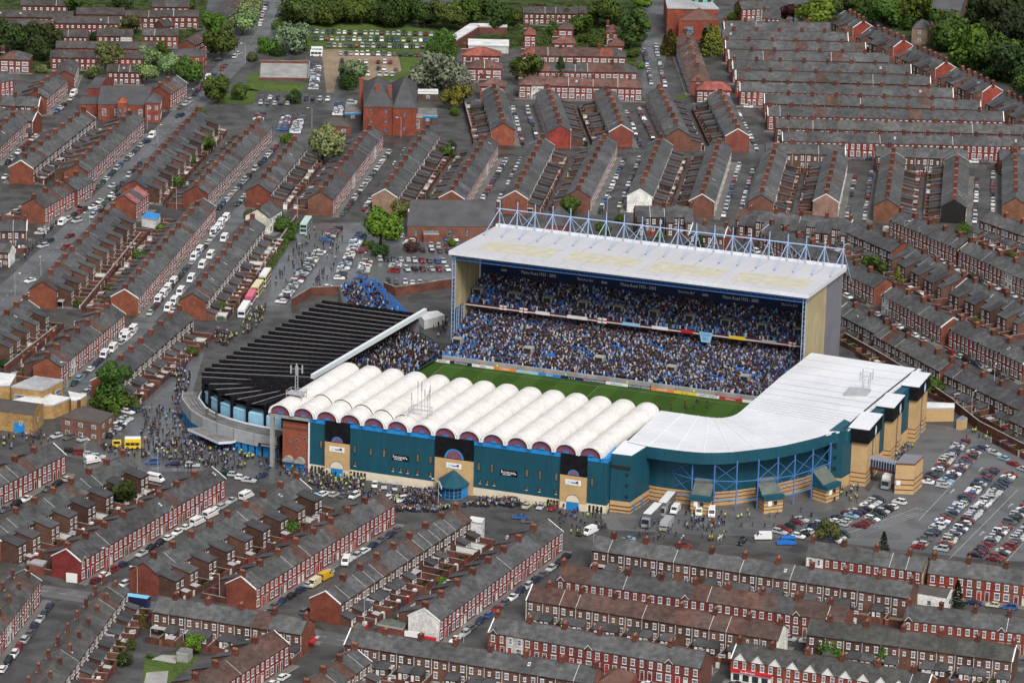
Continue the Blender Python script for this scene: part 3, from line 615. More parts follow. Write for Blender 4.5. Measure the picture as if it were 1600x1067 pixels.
# modern rows, top left
MW = dict(st='M', ch=0, rear=None, yard=0, band=False, wall=(.125,.04,.03), roof=(.058,.052,.048), group=G9, gcol=(.16,.055,.04), park=0, pave=1.2, barge=0, verge=.2)
for i, (A, B) in enumerate(((('A0',135,-6),('A0',420,-2)), (('A0',-40,62),('A0',450,72)), (('A0',475,48),('A0',765,52)), (('A0',780,64),('A0',990,68)), (('A0',995,62),('A0',1225,64)), (('A0',-40,116),('A0',330,128)),
    (('A0',335,103),('A0',735,106)), (('A0',362,184),('A0',545,187)), (('A0',605,180),('A0',820,184)), (('A0',885,178),('A0',1100,181)), (('A0',945,3),('A0',1165,5)), (('A0',350,254),('A0',960,262)),
    (('A0',318,312),('A0',882,320)), (('A0',668,400),('A0',872,404)), (('A0',1155,248),('A0',1262,186)), (('A0',1350,82),('A0',1452,4)), (('A0',398,438),('A0',428,362)), (('A0',985,128),('A0',1040,120)))):
    txt = ['uppermost at the top edge', 'along the top left corner', 'second along the top edge', 'third along the top edge', 'fourth along the top edge', 'lower left of the corner', 'with white windows below the top rows',
      'short one above the long rows, left', 'short one above the long rows, middle', 'short one above the long rows, right', 'beside the top street', 'long upper one of the centre pair', 'long lower one of the centre pair',
      'flats behind the school hall', 'beside the main road trees', 'at the top of the main road', 'gable-on house left of the flats', 'tiny one between the rows'][i]
    terrace('modern row %d' % i, 'modern brown-brick row, %s' % txt, A, B, 'R', **MW)
# 1930s rows with hipped tile roofs, top centre
SW = dict(st='S', ch=3, rear=None, yard=0, band=False, wall=(.2,.05,.04), hip=3, w=5.2, park=0, pave=1.5, group='hipped tiled rows of the top centre', gcol=(.17,.06,.045), verge=.2)
terrace('hipped row upper', 'hipped terrace with red and brown tiles, upper of three, top centre', ('A2',60,290), ('A2',700,300), 'R', roof=(.2,.06,.042), tile=.4, **SW)
terrace('hipped row middle', 'brown-tiled hipped terrace, middle of three, top centre', ('A2',160,386), ('A2',770,396), 'R', roof=(.13,.062,.05), tile=.2, **SW)
terrace('hipped row lower', 'brown-tiled hipped terrace with porches, lower of three, top centre', ('A2',45,470), ('A2',805,490), 'R', roof=(.125,.064,.054), **SW)
terrace('hipped row by the street', 'brown-tiled row running down beside the top centre street', ('A2',1165,465), ('A2',1068,198), 'L', roof=(.125,.07,.055), **SW)
terrace('red hipped pair', 'red-tiled hipped house pair below the brown-tiled street row', ('A2',1140,502), ('A2',1350,506), 'R', roof=(.22,.06,.052), **SW)
for i, (A, B, rc, txt) in enumerate(((('A2',75,165),('A2',145,166),(.2,.065,.05),'detached hipped red-roofed house at the left of the top gardens'), (('A2',255,216),('A2',385,218),(.15,.065,.052),'wide hipped brown-roofed house among the top garden trees'),
    (('A2',290,130),('A2',380,133),(.17,.05,.045),'hipped dark red house behind the wide one in the top gardens'), (('A2',585,150),('A2',655,152),(.15,.066,.055),'hipped brown house left of the tall garden tree'),
    (('A2',600,232),('A2',690,235),(.14,.06,.05),'hipped brown house below the tall garden tree'), (('A1',1275,290),('A1',1510,295),(.21,.062,.045),'red hipped house below the white flat garages'),
    (('A1',1300,368),('A1',1520,372),(.12,.06,.05),'brown-tiled semi-detached pair right of the big pale tree'), (('A1',1385,478),('A1',1540,482),(.12,.062,.052),'brown hipped house above the upper fan'),
    (('A0',10,312),('A0',190,318),(.12,.06,.045),'brown hipped house at the left edge behind the trees'))):
    terrace('detached %d' % i, txt, A, B, 'R', roof=rc, category='house', **{**SW, 'group': None, 'w': 7.0})
terrace('modern row top', 'modern slate row at the top edge behind the garden houses, left', ('A2',70,42), ('A2',400,46), 'R', **{**MW, 'group': None})
terrace('modern row top right', 'modern slate row at the top edge behind the garden houses, right', ('A2',415,42), ('A2',520,44), 'R', **{**MW, 'group': None})
terrace('brick house top', 'tall brick house at the top edge right of the domed hall', ('A2',1400,8), ('A2',1570,0), 'R', st='T', ch=2, rear=None, yard=0, park=0, wall=(.16,.08,.055))
terrace('lodge', 'slate-roofed lodge at the top left corner of the dense block', ('A3',-30,62), ('A3',75,66), 'R', ch=2, rear=None, yard=0, park=0, category='house')
terrace('row beside trusses', 'brown-backed terrace peeking over the roof trusses, centre', ('B2',762,245), ('B2',1115,248), 'L', rear='O2', yard=3, park=0)
terrace('corner house trusses', 'slate-roofed houses behind the trusses right of the centre', ('B2',1120,350), ('B2',1330,372), 'L', rear='O1', yard=0, park=0)
# left shops
terrace('shop row left', 'row of shops with red signs on the left side of the main road', ('B0',205,200), ('B0',390,96), 'R', rear='O1', park=.8, pave=4)
terrace('tall shop house', 'taller red shop house at the end of the left shop row', ('B0',405,96), ('B0',500,38), 'R', rear='O1', park=.8, pave=4)
terrace('left edge house', 'brick house at the left edge beside the white house', ('B0',-80,330), ('B0',165,330), 'L', rear='O1', park=0, yard=3)
terrace('white house', 'white rendered house at the left edge by the main road', ('B0',-60,470), ('B0',70,478), 'L', rear=None, yard=0, park=0, st='M', ch=0, white=(0,1,2), gcol=(.75,.74,.72), category='house')
terrace('pink roof house', 'house with pink roof between the main road back rows', ('B0',765,178), ('B0',845,120), 'R', rear=None, yard=0, park=0, ch=0, roof=(.3,.11,.1), category='house')
terrace('pale cottage', 'pale cottage left of the upper car park', ('B1',10,262), ('B1',85,215), 'R', rear=None, yard=0, park=0, ch=2, gcol=(.6,.57,.48), white=(0,1), category='house')

for a, k in QUEUE:                         # first where every row stands, then the rows with their yards
    st_ = k.get('st', 'T'); rd_ = STY[st_][1]; A_, B_ = (gnd(*tp(*p), rd_+.1) for p in a[2:4]); A_.z = B_.z = 0; GEO.append((A_, B_, STY[st_][2])); GEO.append((B_, A_, STY[st_][2]))
for a, k in QUEUE: build_terrace(*a, **k)
# ------------------------------------------------------------------ the stadium; local axes: u along the long facade, v towards the far stand
M['teal'] = mat('teal_cladding', (.010, .070, .103), rough=0.55, noise=((0.12, .88, 1.1), ((1.6, 1.6, .08), .88, 1.12)))
M['bluep'] = mat('blue_paint', (.02, .22, .55), rough=0.5, noise=((0.6, .9, 1.1),))
M['bluesteel'] = mat('blue_steel', (.07, .17, .44), rough=0.45, noise=((0.6, .9, 1.1),))
M['paleblue'] = mat('pale_blue_panel', (.30, .55, .74), rough=0.5, noise=((0.4, .92, 1.06), ((2, 2, .1), .93, 1.05)))
M['tan'] = mat('tan_brick', (.50, .33, .16), rough=0.85, noise=((0.3, .9, 1.08), (2, .9, 1.08)))
M['tanband'] = mat('brown_band', (.13, .05, .035), rough=0.85)
M['cream'] = mat('cream_render', (.68, .60, .46), rough=0.8, noise=((0.3, .88, 1.06),))
M['membrane'] = mat('white_membrane', (.74, .72, .69), rough=0.6, noise=((0.25, .88, 1.05), ((.3, .3, 2.2), .92, 1.04), (1.2, .93, 1.04)))
M['seam'] = mat('membrane_seam', (.46, .40, .36), rough=0.8, noise=((1.5, .8, 1.3),))
M['roofwhite'] = mat('white_sheet_roof', (.69, .70, .73), rough=0.5, noise=((0.06, .90, 1.05), ((.15, 3, 1), .95, 1.03), (.5, .94, 1.03)))
M['roofgrey'] = mat('grey_sheet_roof', (.50, .50, .53), rough=0.55, noise=((0.06, .93, 1.05), (1.2, .96, 1.04)))
M['rooflight'] = mat('rooflight_sheet', (.50, .475, .375), rough=0.6, noise=((0.3, .88, 1.1), (2.2, .9, 1.1)))
M['beige'] = mat('beige_sheet', (.42, .35, .21), rough=0.6, noise=((0.15, .85, 1.12), ((.8, .8, .08), .88, 1.1)))
M['slategrey'] = mat('grey_cladding', (.19, .19, .215), rough=0.6, noise=((0.15, .9, 1.08),))
M['navy'] = mat('navy_board', (.008, .018, .075), rough=0.6)
M['maroon'] = mat('maroon', (.09, .02, .022), rough=0.8, noise=((0.5, .8, 1.2),))
M['seat'] = mat('blue_seat', (.035, .17, .50), rough=0.5)
M['lunette'] = mat('lunette', (.24, .07, .085), rough=0.4, noise=((0.5, .9, 1.1),))
M['redbrick'] = mat('red_brick', (.25, .07, .04), rough=0.85, noise=((0.3, .85, 1.1), (2, .85, 1.15)))
M['pitch'] = mat('pitch', (.034, .072, .014), rough=0.9, spec=.05, noise=((0.05, .9, 1.1), (1.5, .85, 1.15)))
M['pitch2'] = mat('pitch_light', (.043, .088, .018), rough=0.9, spec=.05, noise=((0.05, .9, 1.1), (1.5, .85, 1.15)))
M['crowd'] = mat('crowd', attr='Col', rough=0.85, spec=.1)
M['step'] = mat('stand_step', (.10, .10, .095), rough=0.9, noise=((0.5, .8, 1.2),))
SO = Vector((-59.54539, 1128.66477, 0)); SA = math.atan2(-.32769132, .94478484)
def W(u, v, z=0.0):
    return Vector((SO.x + u*math.cos(SA) - v*math.sin(SA), SO.y + u*math.sin(SA) + v*math.cos(SA), z))
def sroot(name, label, cat):
    return tag(link(name, None, None, SO, SA), label, cat)
def sp(name, mb, mats, parent, **k):
    o = link(name, mb.mesh(name, [M[m] for m in mats]), parent)
    return o
def text(name, s, parent, loc, rot, size, m, sx=1.0, shear=0):
    cu = bpy.data.curves.new(name, 'FONT'); cu.body = s; cu.size = size; cu.extrude = .015; cu.align_x = 'CENTER'; cu.shear = shear; cu.resolution_u = 2
    o = bpy.data.objects.new(name, cu); me = bpy.data.meshes.new_from_object(o); bpy.data.objects.remove(o); me.materials.clear(); me.materials.append(m)
    o = link(name, me, parent, loc); o.rotation_euler = rot; o.scale = (sx, 1, 1); return o
# crowd builder -----------------------------------------------------
CROWD_COL = [(.010,.010,.014)]*18 + [(.022,.022,.03)]*6 + [(.015,.024,.07)]*5 + [(.18,.36,.66)]*6 + [(.6,.6,.62)]*6 + [(.05,.04,.04)]*3 + [(.25,.25,.29)]*2 + [(.22,.03,.03)] + [(.04,.08,.27)]*4
SKIN = [(.16,.092,.068),(.2,.115,.085),(.10,.058,.044)]; HAIR = [(.03,.02,.015),(.06,.035,.02),(.02,.02,.02),(.15,.1,.05)]
def crowd_mesh(name, pts, mats=None, lift=0.0, colors=None, scale=1.0, shoulder=1.02):
    """pts: list of (x,y,z,heading); one joined mesh of seated or standing figures with colours per face"""
    V, Fc, Co = [], [], []
    for i, (x, y, z, h) in enumerate(pts):
        col = colors[i] if colors else random.choice(CROWD_COL); hd = random.choice(SKIN); hr = random.choice(HAIR)
        s = random.uniform(.93, 1.07)*scale; ca, sa = math.cos(h), math.sin(h); n = len(V)
        wv, dv = .25*s, .19*s; sh = shoulder*s*random.choice((1, 1, 1, 1.3))
        P = [(-wv*.75,-dv*.8,.0),(wv*.75,-dv*.8,.0),(wv*.75,dv*.8,.0),(-wv*.75,dv*.8,.0),(-wv,-dv,sh),(wv,-dv,sh),(wv,dv,sh),(-wv,dv,sh)]
        q = .12*s
        P += [(-q,-q,sh-.02),(q,-q,sh-.02),(q,q,sh-.02),(-q,q,sh-.02),(-q*1.05,-q*1.1,sh+.3*s),(q*1.05,-q*1.1,sh+.3*s),(q*1.05,q*1.1,sh+.3*s),(-q*1.05,q*1.1,sh+.3*s)]
        for a, b, c_ in P: V.append((x+a*ca-b*sa, y+a*sa+b*ca, z+c_))
        for f, cc in (((0,1,5,4),col),((1,2,6,5),col),((2,3,7,6),col),((3,0,4,7),col),((4,5,6,7),col),((8,9,13,12),hd),((9,10,14,13),hd),((10,11,15,14),hr),((11,8,12,15),hd),((12,13,14,15),hr)):
            Fc.append(tuple(n+k for k in f)); Co.append(cc)
    me = bpy.data.meshes.new(name); me.from_pydata(V, [], Fc)
    at_ = me.attributes.new('Col', 'FLOAT_COLOR', 'FACE'); a = np.ones((len(Fc), 4), dtype=np.float32); a[:, :3] = np.array(Co, dtype=np.float32); at_.data.foreach_set('color', a.ravel())
    me.materials.append(M['crowd']); me.update(); return me
def seats_mesh(name, pts):
    mb = MB()
    for x, y, z, h in pts:
        mb.obox((x, y), (math.cos(h), math.sin(h)), .23, .06, z+.35, z+.85, 0); 
        ox, oy = math.sin(h)*.22, -math.cos(h)*.22
        mb.obox((x+ox, y+oy), (math.cos(h), math.sin(h)), .23, .2, z+.38, z+.46, 0)
    return mb.mesh(name, [M['seat']])
# ---------------- main stand --------------------------------------
ms = sroot('main_stand', 'long teal stand with white barrel-vaulted roof facing the street', 'stadium stand')
fm = MB(); fm.box(0, 93.3, .0, 11, 2.6, 15.6, 0, 'b')
sp('facade_wall', fm, ['teal'], ms)
fm = MB(); fm.box(-.1, 93.4, -.12, 10.9, 15.62, 17.0, 0, 'b'); sp('blue_parapet', fm, ['bluep'], ms)
fm = MB(); fm.box(0.1, 93.2, .05, 10, 0, 2.58, 0, 'bt'); base = sp('cream_base', fm, ['cream'], ms)
tm = MB(); tm.box(-.35, .35, -.0, .06, 0, 2.05, 0); tme = tm.mesh('turnstile', [M['dark']])
for k in list(range(14)):
    for u0 in ((.9+k*1.1) if k < 4 else None, (13.4+(k-4)*1.1) if 4 <= k < 9 else None, (75.5+(k-9)*.9) if k >= 9 else None):
        if u0: link('turnstile', tme, base, (u0, -.01, 0))
for k in range(4): link('turnstile', tme, base, (88.2+k*1.2, -.01, 0))
bm_ = MB(); bm_.box(-.5, .5, -.13, 0, -1.3, 1.3, 0); bm_.box(-.36, .36, -.05, .02, -1.16, 1.16, 1); bm_.box(-.34, .34, -.15, -.13, -1.14, 1.14, 1)
M['winbrown'] = mat('bronze_glass', (.13, .115, .075), rough=0.25, spec=.5, noise=((.8, .7, 1.4),))
tallw = bm_.mesh('window', [M['dark'], M['winbrown']])
bm_ = MB(); bm_.box(-.45, .45, -.13, 0, -.75, .75, 0); bm_.box(-.15, .34, -.15, -.13, -.6, .62, 1); bm_.box(-.4, .4, -.2, -.13, -.72, -.6, 2)
smallw = bm_.mesh('window', [M['dark'], M['winbrown'], M['trim']])
for u0 in (3.8, 14.6, 19.7, 23.9, 34.6, 38.6, 53.7, 57.8, 68.7, 72.7, 77.8, 88.8): link('window', tallw, ms, (u0, 0, 9.2))
for u0 in (14.7, 26.8, 29.2, 31.4, 34.5, 38.6, 54.2, 56.4, 58.6, 68.7, 72.7, 77.8): link('window', smallw, ms, (u0, 0, 4.6))
def half_disc(mb, cx, cz, r, y, m, n=14, ri=0.0):
    for i in range(n):
        a, b = math.pi*i/n, math.pi*(i+1)/n
        p = [(cx+r*math.cos(a), y, cz+r*math.sin(a)), (cx+r*math.cos(b), y, cz+r*math.sin(b))]
        if ri: p += [(cx+ri*math.cos(b), y, cz+ri*math.sin(b)), (cx+ri*math.cos(a), y, cz+ri*math.sin(a))]
        else: p += [(cx, y, cz)]
        mb.poly(p[::-1], m)
for j, (a, b, arch) in enumerate(((5.2, 13.0, 1), (40.1, 52.1, 0), (79.1, 87.2, 1))):
    mb = MB(); mb.box(a, b, -.5, .05, 10.5, 16.9, 0)
    bay = link('entrance_bay', mb.mesh('entrance_bay', [M['black']]), ms)
    mb = MB(); mb.box(a-.02, b+.02, -.6, .05, 2.3 if arch else 0, 10.48, 0, ''); link('tan_panel', mb.mesh('tan_panel', [M['tan']]), bay)
    c0 = (a+b)/2; r = 1.75 if arch else 3.0; mb = MB()
    half_disc(mb, c0, 10.7, r, -.56, 0, ri=r*.84); half_disc(mb, c0, 10.7, r*.84, -.54, 1)
    for q in range(1, 6):
        t = math.pi*q/6; mb.tube((c0, -.57, 10.7), (c0+r*.84*math.cos(t), -.57, 10.7+r*.84*math.sin(t)), .05, 4, 2)
    link('lunette', mb.mesh('lunette', [M['bluep'], M['lunette'], M['bluesteel']]), bay)
    mb = MB(); mb.box(c0-2.4, c0+2.4, -.68, -.6, 7.7, 9.3, 0); mb.box(c0-1.6, c0+.9, -.7, -.68, 8.55, 8.8, 1); mb.box(c0+.9, c0+1.6, -.7, -.68, 8.35, 9.0, 2); mb.box(c0-.6, c0+.9, -.7, -.68, 8.3, 8.5, 2); mb.box(c0-1.6, c0-1.3, -.7, -.68, 8.0, 8.15, 2); mb.box(c0+1.2, c0+1.6, -.7, -.68, 8.0, 8.15, 2)
    link('sign', mb.mesh('sign', [M['white'], M['paleblue'], M['navy']]), bay)
    if arch:
        mb = MB(); half_disc(mb, c0, 2.5, 2.1, -.64, 0); half_disc(mb, c0, 2.5, 2.35, -.63, 1, ri=2.1); mb.box(c0-1.9, c0+1.9, -.62, -.55, 0, 2.45, 2); mb.box(a, b, -.55, 0, 0, 2.3, 0)
        link('arched_gate', mb.mesh('arched_gate', [M['cream'], M['slategrey'], M['bluep']]), bay)
for u0 in (29.1, 63.1):
    mb = MB(); mb.box(u0-2.65, u0+2.65, -.16, -.02, 7.6, 9.3, 0)
    s_ = link('black_sign', mb.mesh('black_sign', [M['black']]), ms)
    text('lettering', 'hooper', s_, (u0-.3, -.18, 8.2), (math.pi/2, 0, 0), 1.5, M['white'], .95)
    mb = MB(); mb.poly([(u0+1.75, -.19, 8.2), (u0+2.3, -.19, 8.2), (u0+1.85, -.19, 8.8)], 0); mb.box(u0-2.0, u0+.6, -.18, -.165, 7.8, 7.95, 0); link('mark', mb.mesh('mark', [M['white']]), s_)
# barrel vaults
NB = 14; UB0 = -12.9; PB = (92.0+12.9)/NB; RB = PB/2
vb = MB(); nseg = 12; nl = 15; V0, V1 = -.9, 57.0
zb = lambda v: 17.1 - (v-V0)*(3.3/(V1-V0))
ring = lambda v, k=1.0, dz=0: [(RB*k*math.cos(math.pi*i/nseg), v, zb(v)+dz+RB*.86*k*math.sin(math.pi*i/nseg)) for i in range(nseg+1)]
rows = [ring(V0 + (V1-V0-3.0)*j/nl, 1.0 if j % 1 == 0 else .99) for j in range(nl+1)] + [ring(V1-1.6, .9), ring(V1-.5, .62), ring(V1, .2)]
base_i = []
vv = []
for rw in rows: base_i.append(len(vb.v)); vb.v += rw
for j in range(len(rows)-1):
    for i in range(nseg):
        a, b = base_i[j]+i, base_i[j+1]+i; vb.f.append((a, b, b+1, a+1)); vb.m.append(0)
rb = MB()
for j in range(nl*2+1):
    v = V0 + (V1-V0-3.0)*j/(nl*2); r1, r2 = ring(v-.06, 1.006, .015), ring(v+.06, 1.006, .015)
    for i in range(12): rb.poly([r1[i], r2[i], r2[i+1], r1[i+1]], 0)
barrel = vb.mesh('barrel_roof', [M['membrane']], True); ribs = rb.mesh('seam', [M['seam']])
lm = MB(); half_disc(lm, 0, 17.15, RB*.80, 0, 1, 12); half_disc(lm, 0, 17.15, RB*.86, -.06, 0, 12, ri=RB*.80)
for i in range(14):      # white arch rim
    a, b = math.pi*i/14, math.pi*(i+1)/14
    P = lambda r, t, y: (r*math.cos(t), y, 17.1+r*.9*math.sin(t))
    lm.poly([P(RB, a, -.75), P(RB, b, -.75), P(RB*.85, b, -.75), P(RB*.85, a, -.75)][::-1], 3); lm.poly([P(RB*.85, a, -.75), P(RB*.85, b, -.75), P(RB*.85, b, .05), P(RB*.85, a, .05)], 3)
for q in range(1, 6):
    t = math.pi*q/6; lm.tube((0, -.1, 17.2), (RB*.78*math.cos(t), -.1, 17.15+RB*.78*math.sin(t)), .05, 4, 2)
lm.box(-.75, .75, -.16, -.05, 17.15, 17.65, 0)
lune = lm.mesh('fan_window', [M['bluep'], M['lunette'], M['bluesteel'], M['white']])
gu = MB(); gu.box(-.22, .22, V0, V1-3, 0, .12, 0); 
for i in range(NB):
    o = link('barrel_roof', barrel, ms, (UB0+PB*(i+.5), 0, 0)); q_ = link('seam', ribs, o); q_['kind'] = 'stuff'; link('fan_window', lune, o, (0, -.3, 0))
    if i: 
        g_ = MB(); g_.poly([(-.25, V0, zb(V0)+.25), (.25, V0, zb(V0)+.25), (.25, V1-3, zb(V1-3)+.2), (-.25, V1-3, zb(V1-3)+.2)]); link('valley_gutter', g_.mesh('valley_gutter', [M['seam']]), ms, (UB0+PB*i, 0, 0))
# cable strung across the vaults
cm = MB(); prev = None
for k in range(0, 150):
    u0 = UB0+PB*1.0 + k*(PB*4.6/150); i = int((u0-UB0)//PB); x = (u0-(UB0+PB*(i+.5)))/RB; v = 15.5 - k*.075; z = zb(v)+RB*.86*math.sqrt(max(0, 1-x*x))+.16
    p = Vector((u0, v, z))
    if prev is not None and k % 2 == 0: cm.tube(prev, p, .13, 4, 0); prev = p
    if prev is None: prev = p
sp('roof_cable', cm, ['tanband'], ms)
sm = MB(); sm.prism([(0, 8), (93, 8), (93, 50), (0, 50)], 1.0, [14.0, 14.0, 2.0, 2.0], 0); sp('seating_rake', sm, ['step'], ms)
for k in range(24):   # roof columns at the pitch side
    pass
# stair tower, column and beam
mb = MB(); mb.box(-8.7, -.6, .2, 9, 0, 14.4, 0, 'b'); mb.box(-8.8, -.5, .1, 9.1, 14.4, 14.8, 1, 'b'); mb.box(-8.75, -.55, .13, .2, 12.6, 13.3, 1)
tw = sp('stair_tower', mb, ['redbrick', 'tanband'], ms)
hm = MB(); hm.tube((0, .05, 0), (0, -.12, 0), .5, 10, 0); hm.tube((0, -.1, 0), (0, -.16, 0), .3, 8, 1); hm = hm.mesh('round_window', [M['slategrey'], M['dark']])
for u0, z0 in ((-1.6, 10.2), (-4.0, 9.3), (-6.4, 8.4), (-4.0, 6.7), (-1.7, 5.3)): link('round_window', hm, tw, (u0, .2, z0))
for u0 in (-6.6, -2.9):
    c_ = MB()
    for i in range(10):
        a, b = math.pi*i/10, math.pi*(i+1)/10
        c_.poly([(u0+1.6*math.cos(a), -1.3, 2.6+1.7*math.sin(a)), (u0+1.6*math.cos(b), -1.3, 2.6+1.7*math.sin(b)), (u0+1.6*math.cos(b), .2, 2.6+1.7*math.sin(b)), (u0+1.6*math.cos(a), .2, 2.6+1.7*math.sin(a))], 0)
    half_disc(c_, u0, 2.6, 1.6, -1.28, 0); c_.box(u0-1.5, u0+1.5, .1, .22, 0, 2.6, 1); link('arched_canopy', c_.mesh('arched_canopy', [M['concrete'], M['bluep']]), tw)
mb = MB(); mb.box(-12.5, -11.4, -.6, .6, 0, 16.0, 0, 'b'); sp('concrete_column', mb, ['concrete'], ms)
mb = MB(); mb.box(-13.0, .0, -.5, .5, 15.9, 16.8, 0); mb.box(-13.0, .0, .5, 8, 16.5, 16.8, 0); sp('edge_beam', mb, ['concrete'], ms)
mb = MB(); mb.box(-.3, .15, -.3, .1, 0, 15.6, 0); sp('downpipe', mb, ['trim'], ms)
# plinth block at the right end of the facade
mb = MB(); pl = [(93.5, 2.6), (99.6, 2.9), (101.4, 15.5), (93.5, 15.5)]
mb.prism(pl, 3.6, 17.9, 0, 1); mb.prism([(p[0], p[1]+.05) for p in pl], 0, 3.58, 2); mb.box(93.6, 99.5, 2.5, 2.6, 13.6, 14.5, 4)
for z0 in (.7, 1.9): mb.obox((96.55, 2.72), (.999, .05), 3.05, .06, z0, z0+.28, 3)
for z0 in (.7, 1.9): mb.obox((100.55, 9.2), (.141, .99), 6.3, .07, z0, z0+.28, 3)
for z0 in (11.6, 8.3, 4.9): mb.box(98.0, 98.9, 2.6, 2.8, z0, z0+.8, 4)
for t_ in (.2, .62): mb.obox((99.7+1.7*t_, 3.2+12*t_), (.141, .99), .5, .12, 0, 2.3, 5)
sp('end_block', mb, ['teal', 'roofwhite', 'tan', 'tanband', 'dark', 'bluep'], ms)
# entrance porch with hipped teal canopy
po = sroot('entrance_porch', 'blue entrance porch with hipped teal canopy at the centre of the facade', 'porch')
mb = MB(); R8 = [(41.2, -1.2), (42.6, -5.2), (45.6, -7.4), (48.6, -7.2), (50.6, -5.0), (51.2, -.8)]
for i in range(len(R8)-1):
    a, b = R8[i], R8[i+1]; mb.poly([(a[0]-.0, a[1], 3.9), (b[0], b[1], 3.9), (46.2, -.65, 7.4)], 0); mb.poly([(a[0], a[1], 3.55), (b[0], b[1], 3.55), (b[0], b[1], 3.9), (a[0], a[1], 3.9)], 0)
canopy = sp('canopy', mb, ['teal'], po)
mb = MB(); ins = [(46.2+(p[0]-46.2)*.9, p[1]*.88) for p in R8]; mb.prism(ins + [(50.8, 0), (41.6, 0)], 0, 3.55, 0)
bw = sp('porch_wall', mb, ['bluep'], po)
for i in (2, 3):
    a, b = Vector((*ins[i], 0)), Vector((*ins[i+1], 0)); d_ = (b-a).normalized(); nn = Vector((d_.y, -d_.x, 0))
    for q in range(2):
        for zz in range(3):
            gm = MB(); c_ = a+(b-a)*(.28+.46*q)+nn*.04; gm.obox((c_.x, c_.y), (d_.x, d_.y), .5, .03, .3+zz*1.05, 1.15+zz*1.05, 0, ''); link('pane', gm.mesh('pane', [M['glass_dark']]), bw)
a, b = Vector((*R8[0], 0)), Vector((*R8[2], 0)); 
gm = MB(); gm.obox((43.4, -5.4), ((R8[2][0]-R8[0][0])/7.6, (R8[2][1]-R8[0][1])/7.6), 2.9, .08, 3.35, 4.25, 0, ''); gm.obox((43.4, -5.4), (.58, -.815), 1.0, .08, 4.26, 4.75, 0, ''); gm.obox((43.4, -5.3), (.58, -.815), 2.7, .06, 1.5, 3.3, 1, ''); gm.obox((43.3, -5.35), (.58, -.815), 2.8, .08, 1.25, 1.48, 0, '')
sp('sign_board', gm, ['white', 'navy'], po)
# antenna rigs on the vaults
def rig(name, label, u0, v0, z0, big):
    o = sroot(name, label, 'antenna mast'); mb = MB()
    if big:
        for a in (-3, 3):
            for b in (-2, 2): mb.tube((u0+a, v0+b, z0-3), (u0+a, v0+b, z0+1.5), .1, 4)
        for zz in (.3, 1.4):
            for a in (-3, 3): mb.tube((u0+a, v0-2, z0+zz), (u0+a, v0+2, z0+zz), .09, 4)
            for b in (-2, 2): mb.tube((u0-3, v0+b, z0+zz), (u0+3, v0+b, z0+zz), .09, 4)
        pl_ = sp('platform', mb, ['grey'], o)
        for a, b, h in ((-2.8,0,6),(-1.2,1,9.5),(-.2,1.5,8.5),(.4,0,10),(1.2,.5,7.5),(2.6,-1,6.5),(2.9,.5,9),(2.2,1.5,7)):
            mb = MB(); mb.tube((u0+a, v0+b, z0), (u0+a, v0+b, z0+h), .07, 4); mb.tube((u0+a, v0+b, z0+h-2.4), (u0+a, v0+b, z0+h-.4), .16, 5); sp('mast', mb, ['grey'], o)
    else:
        mb.box(u0-2.6, u0+2.6, v0-2, v0+2, z0, z0+.25, 0)
        for a in (-2.6, 2.6): mb.tube((u0+a, v0-2, z0+1), (u0+a, v0+2, z0+1), .07, 4)
        for b in (-2, 2): mb.tube((u0-2.6, v0+b, z0+1), (u0+2.6, v0+b, z0+1), .07, 4)
        for a in (-2.5, 2.5):
            for b in (-1.9, 1.9): mb.tube((u0+a, v0+b, z0-1.6), (u0+a, v0+b, z0+1), .09, 4)
        pl_ = sp('platform', mb, ['grey'], o)
        mb = MB()
        for a in (-.4, .4): mb.tube((u0+a, v0, z0+.2), (u0+a, v0, z0+8.5), .12, 5)
        for k in range(7): mb.tube((u0-.4, v0, z0+1+k), (u0+.4, v0, z0+1.8+k), .06, 4)
        sp('mast', mb, ['grey'], o)
        for t in range(4):
            a_ = t*math.pi/2+.4; mb = MB(); x, y = u0+1.7*math.cos(a_), v0+1.7*math.sin(a_); mb.box(x-.18, x+.18, y-.12, y+.12, z0+6.2, z0+8.8, 0); mb.tube((u0, v0, z0+7.5), (x, y, z0+7.5), .06, 4); sp('panel_antenna', mb, ['grey'], o)
rig('antenna_rig', 'square steel cage of thin whip aerials on the white vaults', 32.6, 6.5, 21.0, True)
rig('antenna_rig', 'lattice mast with panel aerials at the left end of the white vaults', -8.6, 10.5, 20.4, False)
# ---------------- tall stand ---------------------------------------
ts = sroot('tall_stand', 'tall two-tier stand with pale grey roof and blue lattice trusses', 'stadium stand')
U0, U1, VF, VB, ZF, ZR = -4.3, 117.0, 129.0, 176.0, 34.0, 30.5
zr = lambda v: ZF + (v-VF)/(VB-VF)*(ZR-ZF)
mb = MB(); mb.prism([(U0,VF),(U1,VF),(U1,VB),(U0,VB)], [ZF-1.3,ZF-1.3,ZR-1.3,ZR-1.3], [ZF,ZF,ZR,ZR], 1, 0, True); roof_o = sp('roof', mb, ['roofgrey', 'roofwhite'], ts)
for k, (a, b) in enumerate(((3.0, 27.5), (32.0, 56.0), (60.5, 84.5), (89.0, 113.0))):
    ncell = 8
    for i in range(ncell):
        x0 = a+(b-a)*i/ncell; x1 = x0+(b-a)/ncell-.08; v0, v1 = 135.5, 150.5
        mb = MB(); mb.prism([(x0,v0),(x1,v0),(x1,v1),(x0,v1)], [zr(v0)-.05]*2+[zr(v1)-.05]*2, [zr(v0)+.06]*2+[zr(v1)+.06]*2, 0); link('rooflight', mb.mesh('rooflight', [M['rooflight']]), roof_o)
